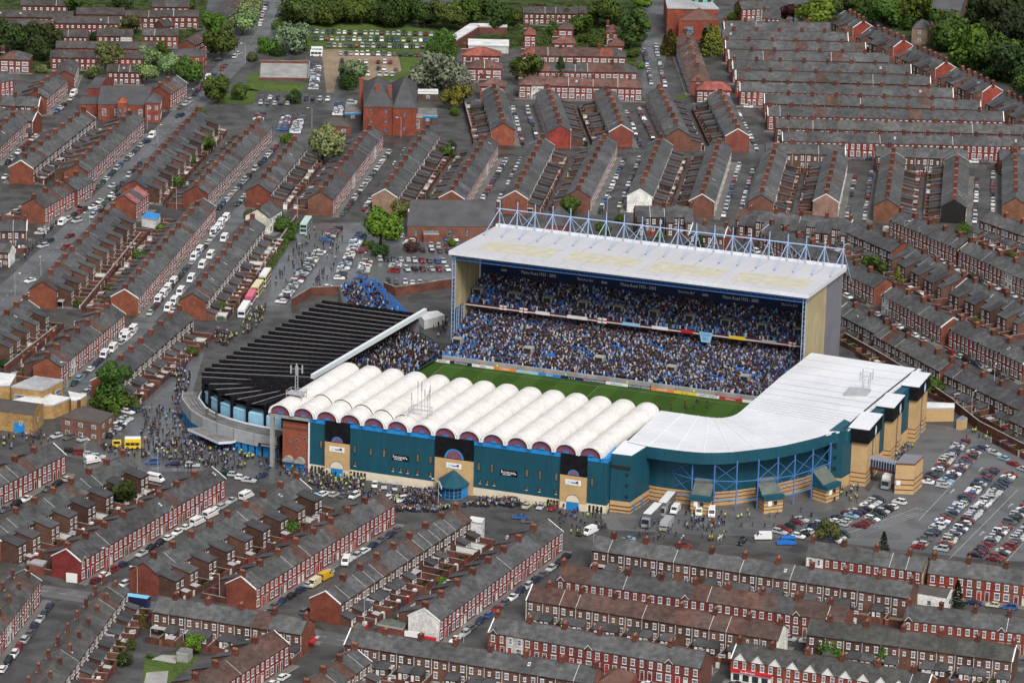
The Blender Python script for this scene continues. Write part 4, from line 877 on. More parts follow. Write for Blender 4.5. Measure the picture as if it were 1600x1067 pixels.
for i in range(1, 19):
    u_ = U0+(U1-U0)*i/19; mb = MB(); mb.tube((u_, VF+.1, ZF+.01), (u_, VB-1.7, zr(VB-1.7)+.01), .05, 4); link('sheet_joint', mb.mesh('sheet_joint', [M['slategrey'] if i % 3 == 0 else M['lead']]), roof_o)
mb = MB(); mb.box(U0, U1, VB-1.6, VB-.2, ZR+.02, ZR+.75, 0); sp('rear_parapet', mb, ['roofwhite'], ts)
nf = 20; tr_ = MB(); zt = ZR+.3; hm_ = 9.2; vm = VB-2.2
for (p, q, r_) in (((0,vm,zt),(0,vm,zt+hm_),.18), ((0,vm,zt+6.2),(0,vm-15.5,zr(vm-15.5)+.1),.15), ((0,vm,zt+6.2),(2.2,vm+4.5,zt-6),.12), ((0,vm,zt+6.2),(-2.2,vm+4.5,zt-6),.12)):
    tr_.tube(p, q, r_, 5)
tr_.box(-.3, .3, vm-15.9, vm-15.3, zr(vm-15.5)-.02, zr(vm-15.5)+.25, 1)
trm = tr_.mesh('truss_frame', [M['bluesteel'], M['slategrey']])
M['bluesteel2'] = mat('pale_blue_steel', (.30, .41, .60), rough=0.45, noise=((0.6, .9, 1.1),))
trm.materials[0] = M['bluesteel2']
spc = (U1-U0-2.4)/(nf-1)
for i in range(nf): link('truss_frame', trm, ts, (U0+1.6+spc*i, 0, 0))
mb = MB(); mb.tube((U0+.5, vm, zt+6.2), (U1-.3, vm, zt+6.2), .22, 5); mb.tube((U0+.5, VB+1.0, zt-1), (U1, VB+1.0, zt-1), .2, 5); sp('tie_rail', mb, ['bluesteel2'], ts)
for i in range(1, nf-1, 3):
    for a, b in (((0, vm, zt+6.0), (spc, vm+2, zt-.5)), ((spc, vm, zt+6.0), (0, vm+2, zt-.5))):
        mb = MB(); mb.tube((U0+1.6+spc*i+a[0], a[1], a[2]), (U0+1.6+spc*i+b[0], b[1], b[2]), .1, 4); sp('brace', mb, ['bluesteel2'], ts)
# right end wall: beige sheets then grey cladding
ue = U1-1.0
for k in range(6):
    v0 = VF+2.0+k*4.05; mb = MB(); mb.box(ue-.5, ue, v0, v0+4.0, 0, zr(v0+4)-1.35, 0, 'b'); sp('end_wall_sheet', mb, ['beige'], ts)
mb = MB(); mb.prism([(ue-.6,VF+26.5),(ue+.05,VF+26.5),(ue+.05,VB-.6),(ue-.6,VB-.6)], 0, [zr(VF+26.5)-1.35]*2+[ZR-1.35]*2, 0); sp('end_wall', mb, ['slategrey'], ts)
mb = MB(); mb.box(U0+1, ue-.7, VB-1.2, VB-.7, 0, ZR-1.35, 0, 'b'); sp('rear_wall', mb, ['slategrey'], ts)
# left end: beige sheets between blue lattice posts
ul = U0+1.6
for k in range(5):
    v0 = VF+2.2+k*4.6; zlo = 14 - 0 if k < 2 else 6
    for h in range(6):
        z0 = zlo+(zr(v0)-2-zlo)*h/6; z1 = zlo+(zr(v0)-2-zlo)*(h+1)/6-.1
        mb = MB(); mb.box(ul, ul+.25, v0+.1, v0+4.3, z0, z1, 0); sp('end_wall_sheet', mb, ['beige'], ts)
def lattice(name, u, v, z0, z1, w_=.9, par=ts):
    mb = MB()
    for a in (-w_/2, w_/2): mb.tube((u+a, v, z0), (u+a, v, z1), .14, 4)
    n = int((z1-z0)/1.5)
    for i in range(n):
        za, zb_ = z0+(z1-z0)*i/n, z0+(z1-z0)*(i+1)/n; mb.tube((u-w_/2, v, za), (u+w_/2, v, za), .07, 4)
    return sp(name, mb, ['bluesteel2'], par)
for k in range(6): lattice('lattice_post', ul-.2, VF+1.6+k*4.6, .5 if k == 0 else 3, zr(VF+2)-1.6, 1.0 if k == 0 else .7)
lattice('lattice_post', ue-.5, VF+1.4, 0, ZF-1.6, 1.0)
mb = MB()
for zz, vv_ in ((ZF-2.0, VF+1.4), (ZF-3.3, VF+1.9)): mb.tube((ul-1, vv_, zz), (ue, vv_, zz), .26, 5)
for i in range(60): mb.tube((ul+i*2, VF+1.4, ZF-2.0), (ul+i*2+1, VF+1.9, ZF-3.3), .1, 4); mb.tube((ul+i*2+1, VF+1.9, ZF-3.3), (ul+i*2+2, VF+1.4, ZF-2.0), .1, 4)
sp('front_truss', mb, ['bluesteel'], ts)
fl = MB(); fl.box(-.28, .28, VF+2.4, VF+2.9, ZF-1.95, ZF-1.5, 0); fl = fl.mesh('floodlight', [M['white']])
for i in range(26): link('floodlight', fl, ts, (ul+2+i*4.5, 0, 0))
# tiers
LT = dict(v0=118.4, z0=1.5, v1=148.4, z1=10.6); UT = dict(v0=142.0, z0=13.2, v1=155.6, z1=19.0)
def tier(name, t, n, a=ul+.4, b=ue-.7):
    mb = MB()
    for i in range(n):
        v0 = t['v0']+(t['v1']-t['v0'])*i/n; v1 = t['v0']+(t['v1']-t['v0'])*(i+1)/n; z = t['z0']+(t['z1']-t['z0'])*i/n; zp = t['z0']+(t['z1']-t['z0'])*(i-1)/n
        mb.poly([(a,v0,z),(b,v0,z),(b,v1,z),(a,v1,z)], 0); mb.poly([(a,v0,zp),(b,v0,zp),(b,v0,z),(a,v0,z)], 0)
    return sp(name, mb, ['step'], ts)
NL, NU = 37, 18
tier('lower_tier', LT, NL); tier('upper_tier', UT, NU)
people, seats, stew = [], [], []
def occ(u, f, up): 
    x = (u-ul)/(ue-ul); o = .80 if up else .90
    if x < .16: o -= (.16-x)*2.6*(1.1-f)
    return o
rn = random.Random(5)
for t, n, up in ((LT, NL, 0), (UT, NU, 1)):
    for i in range(n):
        f = (i+.5)/n; v = t['v0']+(t['v1']-t['v0'])*(i+.55)/n; z = t['z0']+(t['z1']-t['z0'])*i/n
        k = 0; u = ul+1.0
        while u < ue-1.2:
            ph = (u-ul+3) % 12.2
            if ph < .7: u += .7; continue                          # gangway
            if up == 0 and 7 < i < 12 and 4.5 < ph-0 < 8.2 and int((u-ul+3)//12.2) % 2 == 0 or (up and 4 < i < 8 and 4.2 < ph < 7.2 and int((u-ul+3)//12.2) % 1 == 0): u += .52; continue   # vomitory
            clump = math.sin(u*.33+i*.5+up*2)+math.sin(u*.11-i*.23)+math.sin(u*.7+i*1.1)*.5
            if rn.random() < occ(u, f, up) - (.38 if clump > 1.5 else 0): people.append((u, v, z, rn.uniform(-.3, .3)))
            else: seats.append((u, v, z, 0))
            u += .52
co = link('spectators', crowd_mesh('spectators', people), None, SO, SA); co['kind'] = 'stuff'; tag(co, 'dense crowd of spectators filling both tiers of the tall stand', 'crowd')
so = link('stand_seats', seats_mesh('stand_seats', seats), ts); so['kind'] = 'stuff'
vm_ = MB(); vm_.box(-1.6, 1.6, -2.4, .4, -.6, 1.3, 0, 'b'); vm_.box(-1.2, 1.2, -2.42, -2.35, -.6, 1.1, 1); vme = vm_.mesh('stairwell', [M['concrete'], M['dark']])
for i in range(5): link('stairwell', vme, ts, (ul-3+12.2*2*i+6.3, 127.2, 3.9+.6))
for i in range(10): link('stairwell', vme, ts, (ul-3+12.2*i+5.7, 147.6, 15.4+.5))
mb = MB(); mb.box(ul, ue-.6, 156.05, 156.4, 0, zr(156)-1.35, 0); sp('back_wall', mb, ['navy'], ts)
mb = MB(); mb.box(ul+.3, ue-.7, 148.5, 148.9, 9, 14, 0); sp('concourse_wall', mb, ['maroon'], ts)
mb = MB(); mb.box(ul+.3, ue-.7, 141.4, 149, 12.2, 12.6, 1); mb.box(ul+.3, ue-.7, 141.3, 141.7, 12.0, 13.3, 0); mb.box(ul+.3, ue-.7, 141.0, 141.3, 12.6, 12.85, 2); mb.tube((ul+.3, 141.2, 14.1), (ue-.7, 141.2, 14.1), .05, 4, 0); balc = sp('balcony_front', mb, ['maroon', 'dark', 'white'], ts)
mb = MB(); mb.box(ul+1, ue-1, 117.6, 118.3, 0, 1.9, 0); sp('front_wall', mb, ['concrete'], ts)
for i, u0 in enumerate((17.7, 52.3, 87.2)): text('banner_lettering', 'Maine Road 1923 - 2003', ts, (u0, 155.9, 21.0), (math.pi/2, 0, 0), 1.5, M['white'], .82)
for i, u0 in enumerate((33.9, 68.6, 103.6)): text('banner_lettering', '"End of an Era"', ts, (u0, 155.9, 21.1), (math.pi/2, 0, 0), 1.2, M['white'], .8, .25)
for u0 in (5.5, 40.5, 75.2, 110):
    mb = MB(); mb.box(u0-1.0, u0+1.0, 155.9, 155.97, 21.0, 21.7, 0); sp('badge', mb, ['lead'], ts)
# flags and banners on the balcony front
def banner(name, label, u0, u1, v, z0, z1, cols, txt=None, tc='navy'):
    mb = MB(); n = len(cols)
    for i, c_ in enumerate(cols): mb.box(u0+(u1-u0)*i/n, u0+(u1-u0)*(i+1)/n-.004, v-.05, v, z0, z1, i)
    o = link(name, mb.mesh(name, [M[c_] for c_ in cols]), None, SO, SA); tag(o, label, 'banner')
    if txt: text('lettering', txt, o, ((u0+u1)/2, v-.08, z0+(z1-z0)*.22), (math.pi/2, 0, 0), (z1-z0)*.85, M[tc], min(1, (u1-u0)/(len(txt)*(z1-z0)*.5)))
    return o
M['flagred'] = mat('flag_red', (.45, .02, .03), rough=.8); M['yellow'] = mat('yellow', (.75, .52, .04), rough=.6); M['orange'] = mat('orange', (.75, .22, .04), rough=.6); M['hivis'] = mat('hivis', (.62, .85, .05), rough=.7)
def cross_flag(label, u0, v, z0, s):
    mb = MB(); mb.box(u0, u0+s*1.7, v-.05, v, z0, z0+s, 0); mb.box(u0+s*.75, u0+s*.95, v-.07, v-.04, z0, z0+s, 1); mb.box(u0, u0+s*1.7, v-.08, v-.05, z0+s*.4, z0+s*.6, 1)
    tag(link('flag', mb.mesh('flag', [M['white'], M['flagred']]), None, SO, SA), label, 'flag')
VBn = 140.9
cross_flag('white flag with red cross at the left end of the balcony', 9.5, VBn, 12.5, 1.5); cross_flag('second white flag with red cross on the balcony', 16.5, VBn, 12.4, 1.6); cross_flag('white red-crossed flag in the middle of the balcony', 43.5, VBn, 12.2, 1.8); cross_flag('white red-crossed flag at the right end of the balcony', 108.0, VBn, 12.4, 1.5)
for i, (u0, u1, c_, lab) in enumerate(((22, 27, 'white', 'long white banner left of the centre balcony'), (33, 40, 'white', 'white banner before the red-crossed flag'), (52, 58, 'paleblue', 'pale blue banner on the balcony'), (62, 67.5, 'white', 'white banner right of the balcony centre'), (99, 104, 'lead', 'grey banner near the right balcony end'), (88, 93.5, 'yellow', 'yellow banner on the balcony'), (72, 76, 'flagred', 'red banner next to the hanging white sheet'))): banner('banner', lab, u0, u1, VBn, 12.5, 13.6, [c_])
mb = MB(); mb.poly([(78.0, VBn-.1, 13.6), (82.6, VBn-.1, 13.6), (81.9, VBn-.14, 10.2), (78.9, VBn-.14, 10.2)][::-1], 0); mb.poly([(78.0, VBn-.06, 13.6), (82.6, VBn-.06, 13.6), (81.9, VBn-.1, 10.2), (78.9, VBn-.1, 10.2)], 0)
cb = tag(link('hanging_sheet', mb.mesh('hanging_sheet', [M['paleblue']]), None, SO, SA), 'pale hanging sheet with blue letters on the balcony front', 'banner')
text('lettering', 'COLIN', cb, (80.3, VBn-.16, 12.3), (math.pi/2, 0, 0), 1.35, M['bluep'], .8); text('lettering', 'BELL', cb, (80.3, VBn-.18, 11.0), (math.pi/2, 0, 0), 1.25, M['bluep'], .75)
for i, (u0, u1) in enumerate(((10, 19), (22, 32), (36, 47), (51, 61), (64, 75), (84, 92), (94, 105), (106, 113))): banner('balcony_advert', 'white advertising strip under the balcony, %s from the left' % ordw(i+1), u0, u1, 148.45, 10.9, 12.0, ['lead'])
# ---------------- pitch ---------------------------------------------
mb = MB(); nst = 18; pu0, pu1, pv0, pv1 = -6.0, 113.0, 47.0, 116.2
for i in range(nst): mb.poly([(pu0+(pu1-pu0)*i/nst,pv0,.02),(pu0+(pu1-pu0)*(i+1)/nst,pv0,.02),(pu0+(pu1-pu0)*(i+1)/nst,pv1,.02),(pu0+(pu1-pu0)*i/nst,pv1,.02)], i % 2)
structure(link('pitch', mb.mesh('pitch', [M['pitch'], M['pitch2']]), None, SO, SA))
mb = MB()
def ln(a, b, w_=.10, z=.03):
    d_ = (Vector((*b, 0))-Vector((*a, 0))); L_ = d_.length; d_.normalize(); mb.obox(((a[0]+b[0])/2, (a[1]+b[1])/2), (d_.x, d_.y), L_/2, w_/2, z-.005, z, 0)
x0, x1, y0, y1 = 0.5, 106.5, 48.5, 113.2
for a, b in (((x0,y0),(x1,y0)),((x1,y0),(x1,y1)),((x1,y1),(x0,y1)),((x0,y1),(x0,y0)),((53.5,y0),(53.5,y1)),((x1-16.5,64),(x1-16.5,98)),((x1-16.5,64),(x1,64)),((x1-16.5,98),(x1,98)),((x0+16.5,64),(x0+16.5,98)),((x0,64),(x0+16.5,64)),((x0,98),(x0+16.5,98))): ln(a, b)
structure(link('pitch_lines', mb.mesh('pitch_lines', [M['concrete']]), None, SO, SA))
mb = MB(); mb.poly([(-8, 116.25, .015), (118, 116.25, .015), (118, 119, .015), (-8, 119, .015)]); structure(link('track', mb.mesh('track', [M['maroon']]), None, SO, SA))
ADS = [('white','navy','DRAUGHT'),('navy','white','MOTOROLA'),('white','dark','GOLA'),('orange','white','IVOBIOM'),('paleblue','yellow','SPORT'),('bluep','white','SPORT'),('navy','white','L  V  B'),('navy','white','BARCLAYCARD PREMIERSHIP'),('white','bluep','BARCLAYS'),('navy','white','BARCLAYCARD PREMIERSHIP'),('orange','white','IVOBION'),('yellow','dark','2.1  2.1'),('white','navy','VARSITY SPORTS'),('flagred','white','Budweiser'),('white','navy','FAC')]
ADS[0] = ('white','navy','FIRST ADVICE'); 
for i, (bgc, fg, tx) in enumerate(ADS):
    u0 = -6+i*7.6; o = banner('advert_board', 'pitchside advertising board, %s from the left' % ordw(i+1), u0, u0+7.5, 116.3, .02, .95, [bgc], tx, fg); o['group'] = 'boards along the far touchline'; o['category'] = 'advert board'
# bench shelters along the near touchline
bsh = MB(); bsh.box(-.5, .5, -.3, .3, 0, .45, 0); bsh.box(-.5, .5, .2, .3, .45, 1.0, 0); bsm = bsh.mesh('camera_seat', [M['lead']])
for i in range(34):
    o = tag(link('touchline_chair', bsm, None, W(14+i*2.6, 62+ (i % 3)*.5, .03), SA), 'small grey touchline chair, %s from the left' % ordw(i+1), 'chair', 'grey chairs along the near touchline')
# ---------------- corner stand (white sheet roof, curved teal wall) ---------------
cs = sroot('corner_stand', 'curved corner stand with white sheet roof and teal fascia', 'stadium stand')
def arc(pts, n):                          # Catmull-Rom through plan points
    out = []
    P = [pts[0]] + list(pts) + [pts[-1]]
    for i in range(1, len(P)-2):
        for k in range(n):
            t = k/n; p0, p1, p2, p3 = P[i-1], P[i], P[i+1], P[i+2]
            out.append(tuple(.5*((2*p1[a])+(-p0[a]+p2[a])*t+(2*p0[a]-5*p1[a]+4*p2[a]-p3[a])*t*t+(-p0[a]+3*p1[a]-3*p2[a]+p3[a])*t**3) for a in range(len(p1))))
    out.append(tuple(pts[-1])); return out
OUT = [(94.6,14.1,18),(101.4,12.6,18),(110,12.6,18),(118.2,13.7,18),(125.4,17.4,18),(131.2,22.5,18),(136.9,28,18),(141.4,34.5,18),(145.2,40.6,18),(148.3,47.1,18)]
INN = [(91.4,57.3,14),(98.5,57.1,14),(103.5,56.9,14),(106.5,56.9,14),(108.2,57.1,14),(109.8,57.5,14),(111.3,58.6,14),(112.6,60.3,14),(113.5,62.6,14),(114.0,66.5,14)]
for i in range(len(OUT)-1):
    a, b, c_, d = OUT[i], OUT[i+1], INN[i+1], INN[i]
    mb = MB(); g_ = .04
    mb.prism([(p[0], p[1]) for p in (a, b, c_, d)], [p[2]-.5 for p in (a, b, c_, d)], [p[2] for p in (a, b, c_, d)], 0, 0, True)
    pn = sp('roof_panel', mb, ['roofwhite'], cs)
    if i: mb = MB(); mb.tube((a[0], a[1], a[2]+.02), (d[0], d[1], d[2]+.02), .16, 4); sp('roof_seam', mb, ['white'], cs)
RO = [(148.3,47.1,18),(151.7,50.5,18),(152.6,66,18),(154.6,90,18),(157.3,117.5,18)]; RI = [(114.0,66.5,14),(114.1,69,14),(114.6,80,14),(115.4,105,13.6),(117.6,133.5,13.6)]
for i in range(4):
    q = (RO[i], RO[i+1], RI[i+1], RI[i]); mb = MB(); mb.prism([(p[0], p[1]) for p in q], [p[2]-.5 for p in q], [p[2] for p in q], 0, 0, True); sp('roof_panel', mb, ['roofwhite'], cs)
for i in range(1, 14):
    f_ = i/14; k_ = 1 if f_ < .42 else 2 if f_ < .72 else 3; lo = (0, .42, .72)[k_-1]; hi = (.42, .72, 1.0)[k_-1]; t_ = (f_-lo)/(hi-lo); o_ = [RO[k_][j]+(RO[k_+1][j]-RO[k_][j])*t_ for j in range(3)]; i_ = [RI[k_][j]+(RI[k_+1][j]-RI[k_][j])*t_ for j in range(3)]
    mb = MB(); mb.tube((o_[0], o_[1], o_[2]+.02), (i_[0], i_[1], i_[2]+.02), .06, 4); sp('sheet_joint', mb, ['lead'], cs)
mb = MB()
for i in range(3): mb.tube((RO[i+1][0]-1.4, RO[i+1][1], 18.05), (RO[i+2][0]-1.4, RO[i+2][1], 18.05), .22, 4)
sp('roof_gutter', mb, ['dark'], cs)
FO = arc(OUT + [(151.7,50.5,18)], 3)
mb = MB()
for a, b in zip(FO[:-1], FO[1:]): mb.poly([(a[0],a[1]-.1,14.4),(b[0],b[1]-.1,14.4),(b[0],b[1]-.1,18.02),(a[0],a[1]-.1,18.02)], 0); mb.poly([(a[0],a[1]-.1,14.4),(a[0]*.97+115*.03,a[1]+1,14.4),(b[0]*.97+115*.03,b[1]+1,14.4),(b[0],b[1]-.1,14.4)], 1)
sp('fascia', mb, ['teal', 'dark'], cs)
WC = (116.0, 49.0)
def inset(p, k): d = math.hypot(p[0]-WC[0], p[1]-WC[1]); return (p[0]+(WC[0]-p[0])*k/d, p[1]+(WC[1]-p[1])*k/d)
WL = [inset(p, 5.0) for p in FO]
for i, (a, b) in enumerate(zip(WL[:-1], WL[1:])):
    mb = MB(); mb.poly([(a[0],a[1],4.3),(b[0],b[1],4.3),(b[0],b[1],16.5),(a[0],a[1],16.5)], 0); sp('wall_panel', mb, ['teal'], cs)
mb = MB()
for a, b in zip(WL[:-1], WL[1:]):
    mb.poly([(a[0],a[1]-.15,0),(b[0],b[1]-.15,0),(b[0],b[1]-.15,4.3),(a[0],a[1]-.15,4.3)], 0)
    for z0 in (1.0, 2.2, 3.4): mb.poly([(a[0],a[1]-.2,z0),(b[0],b[1]-.2,z0),(b[0],b[1]-.2,z0+.25),(a[0],a[1]-.2,z0+.25)], 1)
sp('brick_base', mb, ['tan', 'tanband'], cs)
PO = [(107.2,17.6),(114.7,14.6),(121.2,15.4),(127.4,17.4),(132.8,21.2),(137.6,25.2),(141.5,29.4),(145,36.5),(148.2,44.5)]
for i, p in enumerate(PO):
    mb = MB(); mb.tube((p[0], p[1], 0), (p[0], p[1], 15.5), .24, 6); sp('post', mb, ['bluesteel'], cs)
    if i < len(PO)-1:
        q = PO[i+1]; mb = MB(); mb.tube((p[0],p[1],9.2), (q[0],q[1],9.2), .14, 4); sp('rail', mb, ['bluesteel'], cs)
        if i % 2 == 0 or i > 4:
            for za, zb_ in ((4.2, 9.2), (9.2, 14.2)):
                mb = MB(); mb.tube((p[0],p[1],za), (q[0],q[1],zb_), .075, 4); mb.tube((p[0],p[1],zb_), (q[0],q[1],za), .075, 4); sp('cross_brace', mb, ['bluesteel'], cs)
        if i in (0, 2, 3, 5, 6): mb = MB(); mb.tube((p[0],p[1],3.4), (q[0],q[1],3.4), .16, 4); sp('rail', mb, ['bluep'], cs)
mb = MB(); mb.obox((104.7, 18.6), (.95, -.12), 3.2, .15, 0, 7.6, 0, ''); mb.obox((104.7, 18.4), (.95, -.12), .06, .1, 0, 7.6, 1, ''); sp('big_gate', mb, ['bluep', 'bluesteel'], cs)
def kiosk(c_, ang, w_):
    o = sroot('turnstile_block', 'tan brick turnstile block with sloping teal roof, %s along the curved wall' % ORD[kiosk.n], 'turnstile block'); o['group'] = 'turnstile blocks of the curved stand'; kiosk.n += 1
    ux = (math.cos(ang), math.sin(ang)); mb = MB(); mb.obox(c_, ux, w_, 2.6, 0, 4.0, 0); 
    for z0 in (.9, 2.0, 3.1): mb.obox(c_, ux, w_+.05, 2.65, z0, z0+.22, 1)
    sp('wall', mb, ['tan', 'tanband'], o)
    mb = MB(); mb.obox(c_, ux, w_+.4, 3.0, 4.0, 5.3, 0); px_, py_ = -ux[1], ux[0]
    L_ = lambda a, b, z: (c_[0]+ux[0]*a+px_*b, c_[1]+ux[1]*a+py_*b, z)
    mb.poly([L_(-w_-.2,-1.4,5.35), L_(w_+.2,-1.4,5.35), L_(w_+.2,3.2,9.0), L_(-w_-.2,3.2,9.0)], 1)
    for s in (-1, 1): mb.poly([L_(s*(w_+.2),-1.4,5.3), L_(s*(w_+.2),3.2,5.3), L_(s*(w_+.2),3.2,9.0)], 0)
    sp('roof', mb, ['teal', 'hedge_roof'], o)
    mb = MB(); mb.obox(L_(.6,-2.72,0)[:2], ux, .5, .06, 2.5, 3.6, 0, ''); sp('window', mb, ['navy'], o); mb = MB(); mb.obox(L_(-1.2,-2.72,0)[:2], ux, .6, .05, 2.2, 3.7, 0, ''); sp('notice', mb, ['white'], o)
kiosk.n = 1
M['hedge_roof'] = mat('mossy_sheet', (.10, .115, .10), rough=.7, noise=((.5, .8, 1.2),))
kiosk((118.2, 13.6), .05, 2.7); kiosk((136.2, 22.6), .72, 3.0); kiosk((148.9, 38.5), 1.15, 3.0)
# drum wall between curve and towers
mb = MB(); dr = [(146.6,48.0),(150.9,48.6),(152.6,56),(148,60)]; mb.prism(dr, 3.4, 18.05, 0); mb.prism([(p[0]+.02, p[1]+.05) for p in dr], 0, 3.4, 1)
for z0 in (6.0, 9.4, 12.8): mb.box(148.3, 149.1, 48.0, 48.25, z0, z0+.8, 2)
sp('drum', mb, ['teal', 'tan', 'dark'], cs)
for i, (v0, ua, ub, v1) in enumerate(((53.6, 152.2, 157.0, 67.4), (76.9, 154.4, 158.6, 88.0), (99.8, 156.6, 160.6, 112.4))):
    t = sroot('stair_tower', 'tan brick stair tower with black cap at the stand end, %s' % ('nearest', 'middle', 'farthest')[i], 'tower'); t['group'] = 'tan stair towers of the corner stand'
    mb = MB(); mb.box(ua, ub, v0, v0+6.0, 0, 13.6, 0, 'b'); mb.box(ua, ub, v0+9.2, v1+1.0, 0, 13.6, 0, 'b')
    for z0 in (1.1, 2.5, 3.9):
        mb.box(ua-.05, ub+.05, v0-.05, v0+6.05, z0, z0+.25, 1); mb.box(ua-.05, ub+.05, v0+9.15, v1+1.05, z0, z0+.25, 1)
    sp('wall', mb, ['tan', 'tanband'], t)
    mb = MB(); mb.box(ua-.2, ub-.4, v0+6.02, v0+9.18, 0, 13.6, 0, 'b')
    for k in range(7): mb.box(ua-.2, ub-.36, v0+6.03, v0+9.17, 4.4+k*1.25, 4.75+k*1.25, 1)
    mb.box(ub-.5, ub-.3, v0+6.9, v0+8.3, 0, 2.4, 2); sp('stair_glazing', mb, ['glass_dark', 'slategrey', 'bluep'], t)
    mb = MB(); mb.box(ua-.9, ub+.5, v0-.7, v1+1.4, 13.62, 18.0, 0); sp('black_cap', mb, ['black'], t)
    mb = MB(); mb.box(ua-1.0, ub+.6, v0-.8, v1+1.5, 18.0, 18.25, 0); sp('cap_roof', mb, ['roofwhite'], t)
    mb = MB(); c_ = (v0+7.6, 15.4)
    n = 14
    for k in range(n):
        a, b = 2*math.pi*k/n, 2*math.pi*(k+1)/n; mb.poly([(ub+.56, c_[0], c_[1]), (ub+.56, c_[0]+1.15*math.cos(a), c_[1]+1.6*math.sin(a)), (ub+.56, c_[0]+1.15*math.cos(b), c_[1]+1.6*math.sin(b))], 0); mb.poly([(ub+.58, c_[0], c_[1]), (ub+.58, c_[0]+.6*math.cos(a), c_[1]+.85*math.sin(a)), (ub+.58, c_[0]+.6*math.cos(b), c_[1]+.85*math.sin(b))], 1)
    sp('crest', mb, ['paleblue', 'white'], t)
mb = MB(); mb.prism([(152.5,60),(155,60),(159.5,117),(157,117.6)], 0, 17.5, 0); mb.prism([(152.6,60),(155.05,60),(159.6,117.1),(157,117.7)], 0, 4, 1); sp('side_wall', mb, ['teal', 'tan'], cs)
sm = MB(); sm.prism([(119,60),(150,52),(155,116),(119,130)], .5, [3,12,12,3], 0); sp('seating_rake', sm, ['step'], cs)
# footbridge and outlying block
fb = sroot('footbridge', 'glazed barrel-roofed footbridge from the stand to the tan block', 'footbridge')
mb = MB(); A_, B_ = Vector((157.0, 59.5, 0)), Vector((167.5, 57.0, 0)); d_ = (B_-A_).normalized(); n_ = Vector((-d_.y, d_.x, 0))
mb.obox(((A_.x+B_.x)/2, (A_.y+B_.y)/2), (d_.x, d_.y), 5.6, 1.3, 4.2, 5.0, 0, ''); sp('deck', mb, ['maroon'], fb)
mb = MB(); mb.obox(((A_.x+B_.x)/2, (A_.y+B_.y)/2), (d_.x, d_.y), 5.6, 1.2, 5.0, 7.2, 0, ''); sp('glazing', mb, ['glass_dark'], fb)
for i in range(12):
    mb = MB(); c_ = A_+d_*(.4+i*.9)
    for s in (-1, 1): mb.tube((c_.x+n_.x*1.25*s, c_.y+n_.y*1.25*s, 5), (c_.x+n_.x*1.25*s, c_.y+n_.y*1.25*s, 7.2), .08, 4)
    for k in range(6):
        a, b = math.pi*k/6, math.pi*(k+1)/6; mb.tube((c_.x+n_.x*1.25*math.cos(a), c_.y+n_.y*1.25*math.cos(a), 7.2+.8*math.sin(a)), (c_.x+n_.x*1.25*math.cos(b), c_.y+n_.y*1.25*math.cos(b), 7.2+.8*math.sin(b)), .08, 4)
    sp('hoop', mb, ['bluesteel2'], fb)
mb = MB()
for k in range(6):
    a, b = math.pi*k/6, math.pi*(k+1)/6; P = lambda Q, t: (Q.x+n_.x*1.2*math.cos(t), Q.y+n_.y*1.2*math.cos(t), 7.2+.75*math.sin(t))
    mb.poly([P(A_, a), P(B_, a), P(B_, b), P(A_, b)], 0)
sp('barrel_glazing', mb, ['slategrey'], fb)
ob = sroot('brick_block', 'square tan brick block with flat roof beside the car park', 'building')
mb = MB(); bl = [(166.6,51.0),(171.9,52.4),(172.6,60.5),(166.8,60.0)]; mb.prism(bl, 0, 9.4, 0, 2)
for z0 in (1.2, 2.8, 4.4): mb.prism([(169.4+(p[0]-169.4)*1.02, 56+(p[1]-56)*1.02) for p in bl], z0, z0+.28, 1)
mb.prism([(169.4+(p[0]-169.4)*1.03, 56+(p[1]-56)*1.03) for p in bl], 9.2, 9.7, 1, 2); sp('wall', mb, ['tan', 'tanband', 'slategrey'], ob)
mb = MB(); mb.obox((167.6, 51.2), (.96, .25), .6, .1, 2.8, 4.2, 0, ''); sp('notice', mb, ['white'], ob)
mb = MB(); mb.box(141, 148, 86, 92, 16.6, 17.8, 0); 
rg = sroot('antenna_rig', 'roof platform with square mast on the white corner roof', 'antenna mast')
sp('platform', mb, ['grey'], rg); mb = MB()
for a in (-1, 1):
    for b in (-1, 1): mb.tube((146.2+a, 92+b, 17.0), (146.2+a, 92+b, 21.5), .1, 4); mb.tube((146.2+a*1.6, 92+b*1.6, 20.5), (146.2+a*1.6, 92+b*1.6, 23.5), .16, 4)
for zz in (21, 22.5):
    for a in (-1.6, 1.6): mb.tube((146.2+a, 90.4, zz), (146.2+a, 93.6, zz), .08, 4); mb.tube((144.6, 92+a, zz), (147.8, 92+a, zz), .08, 4)
sp('mast', mb, ['grey'], rg)
M['lead2'] = mat('pale_grey_beam', (.62, .66, .70), rough=.5)
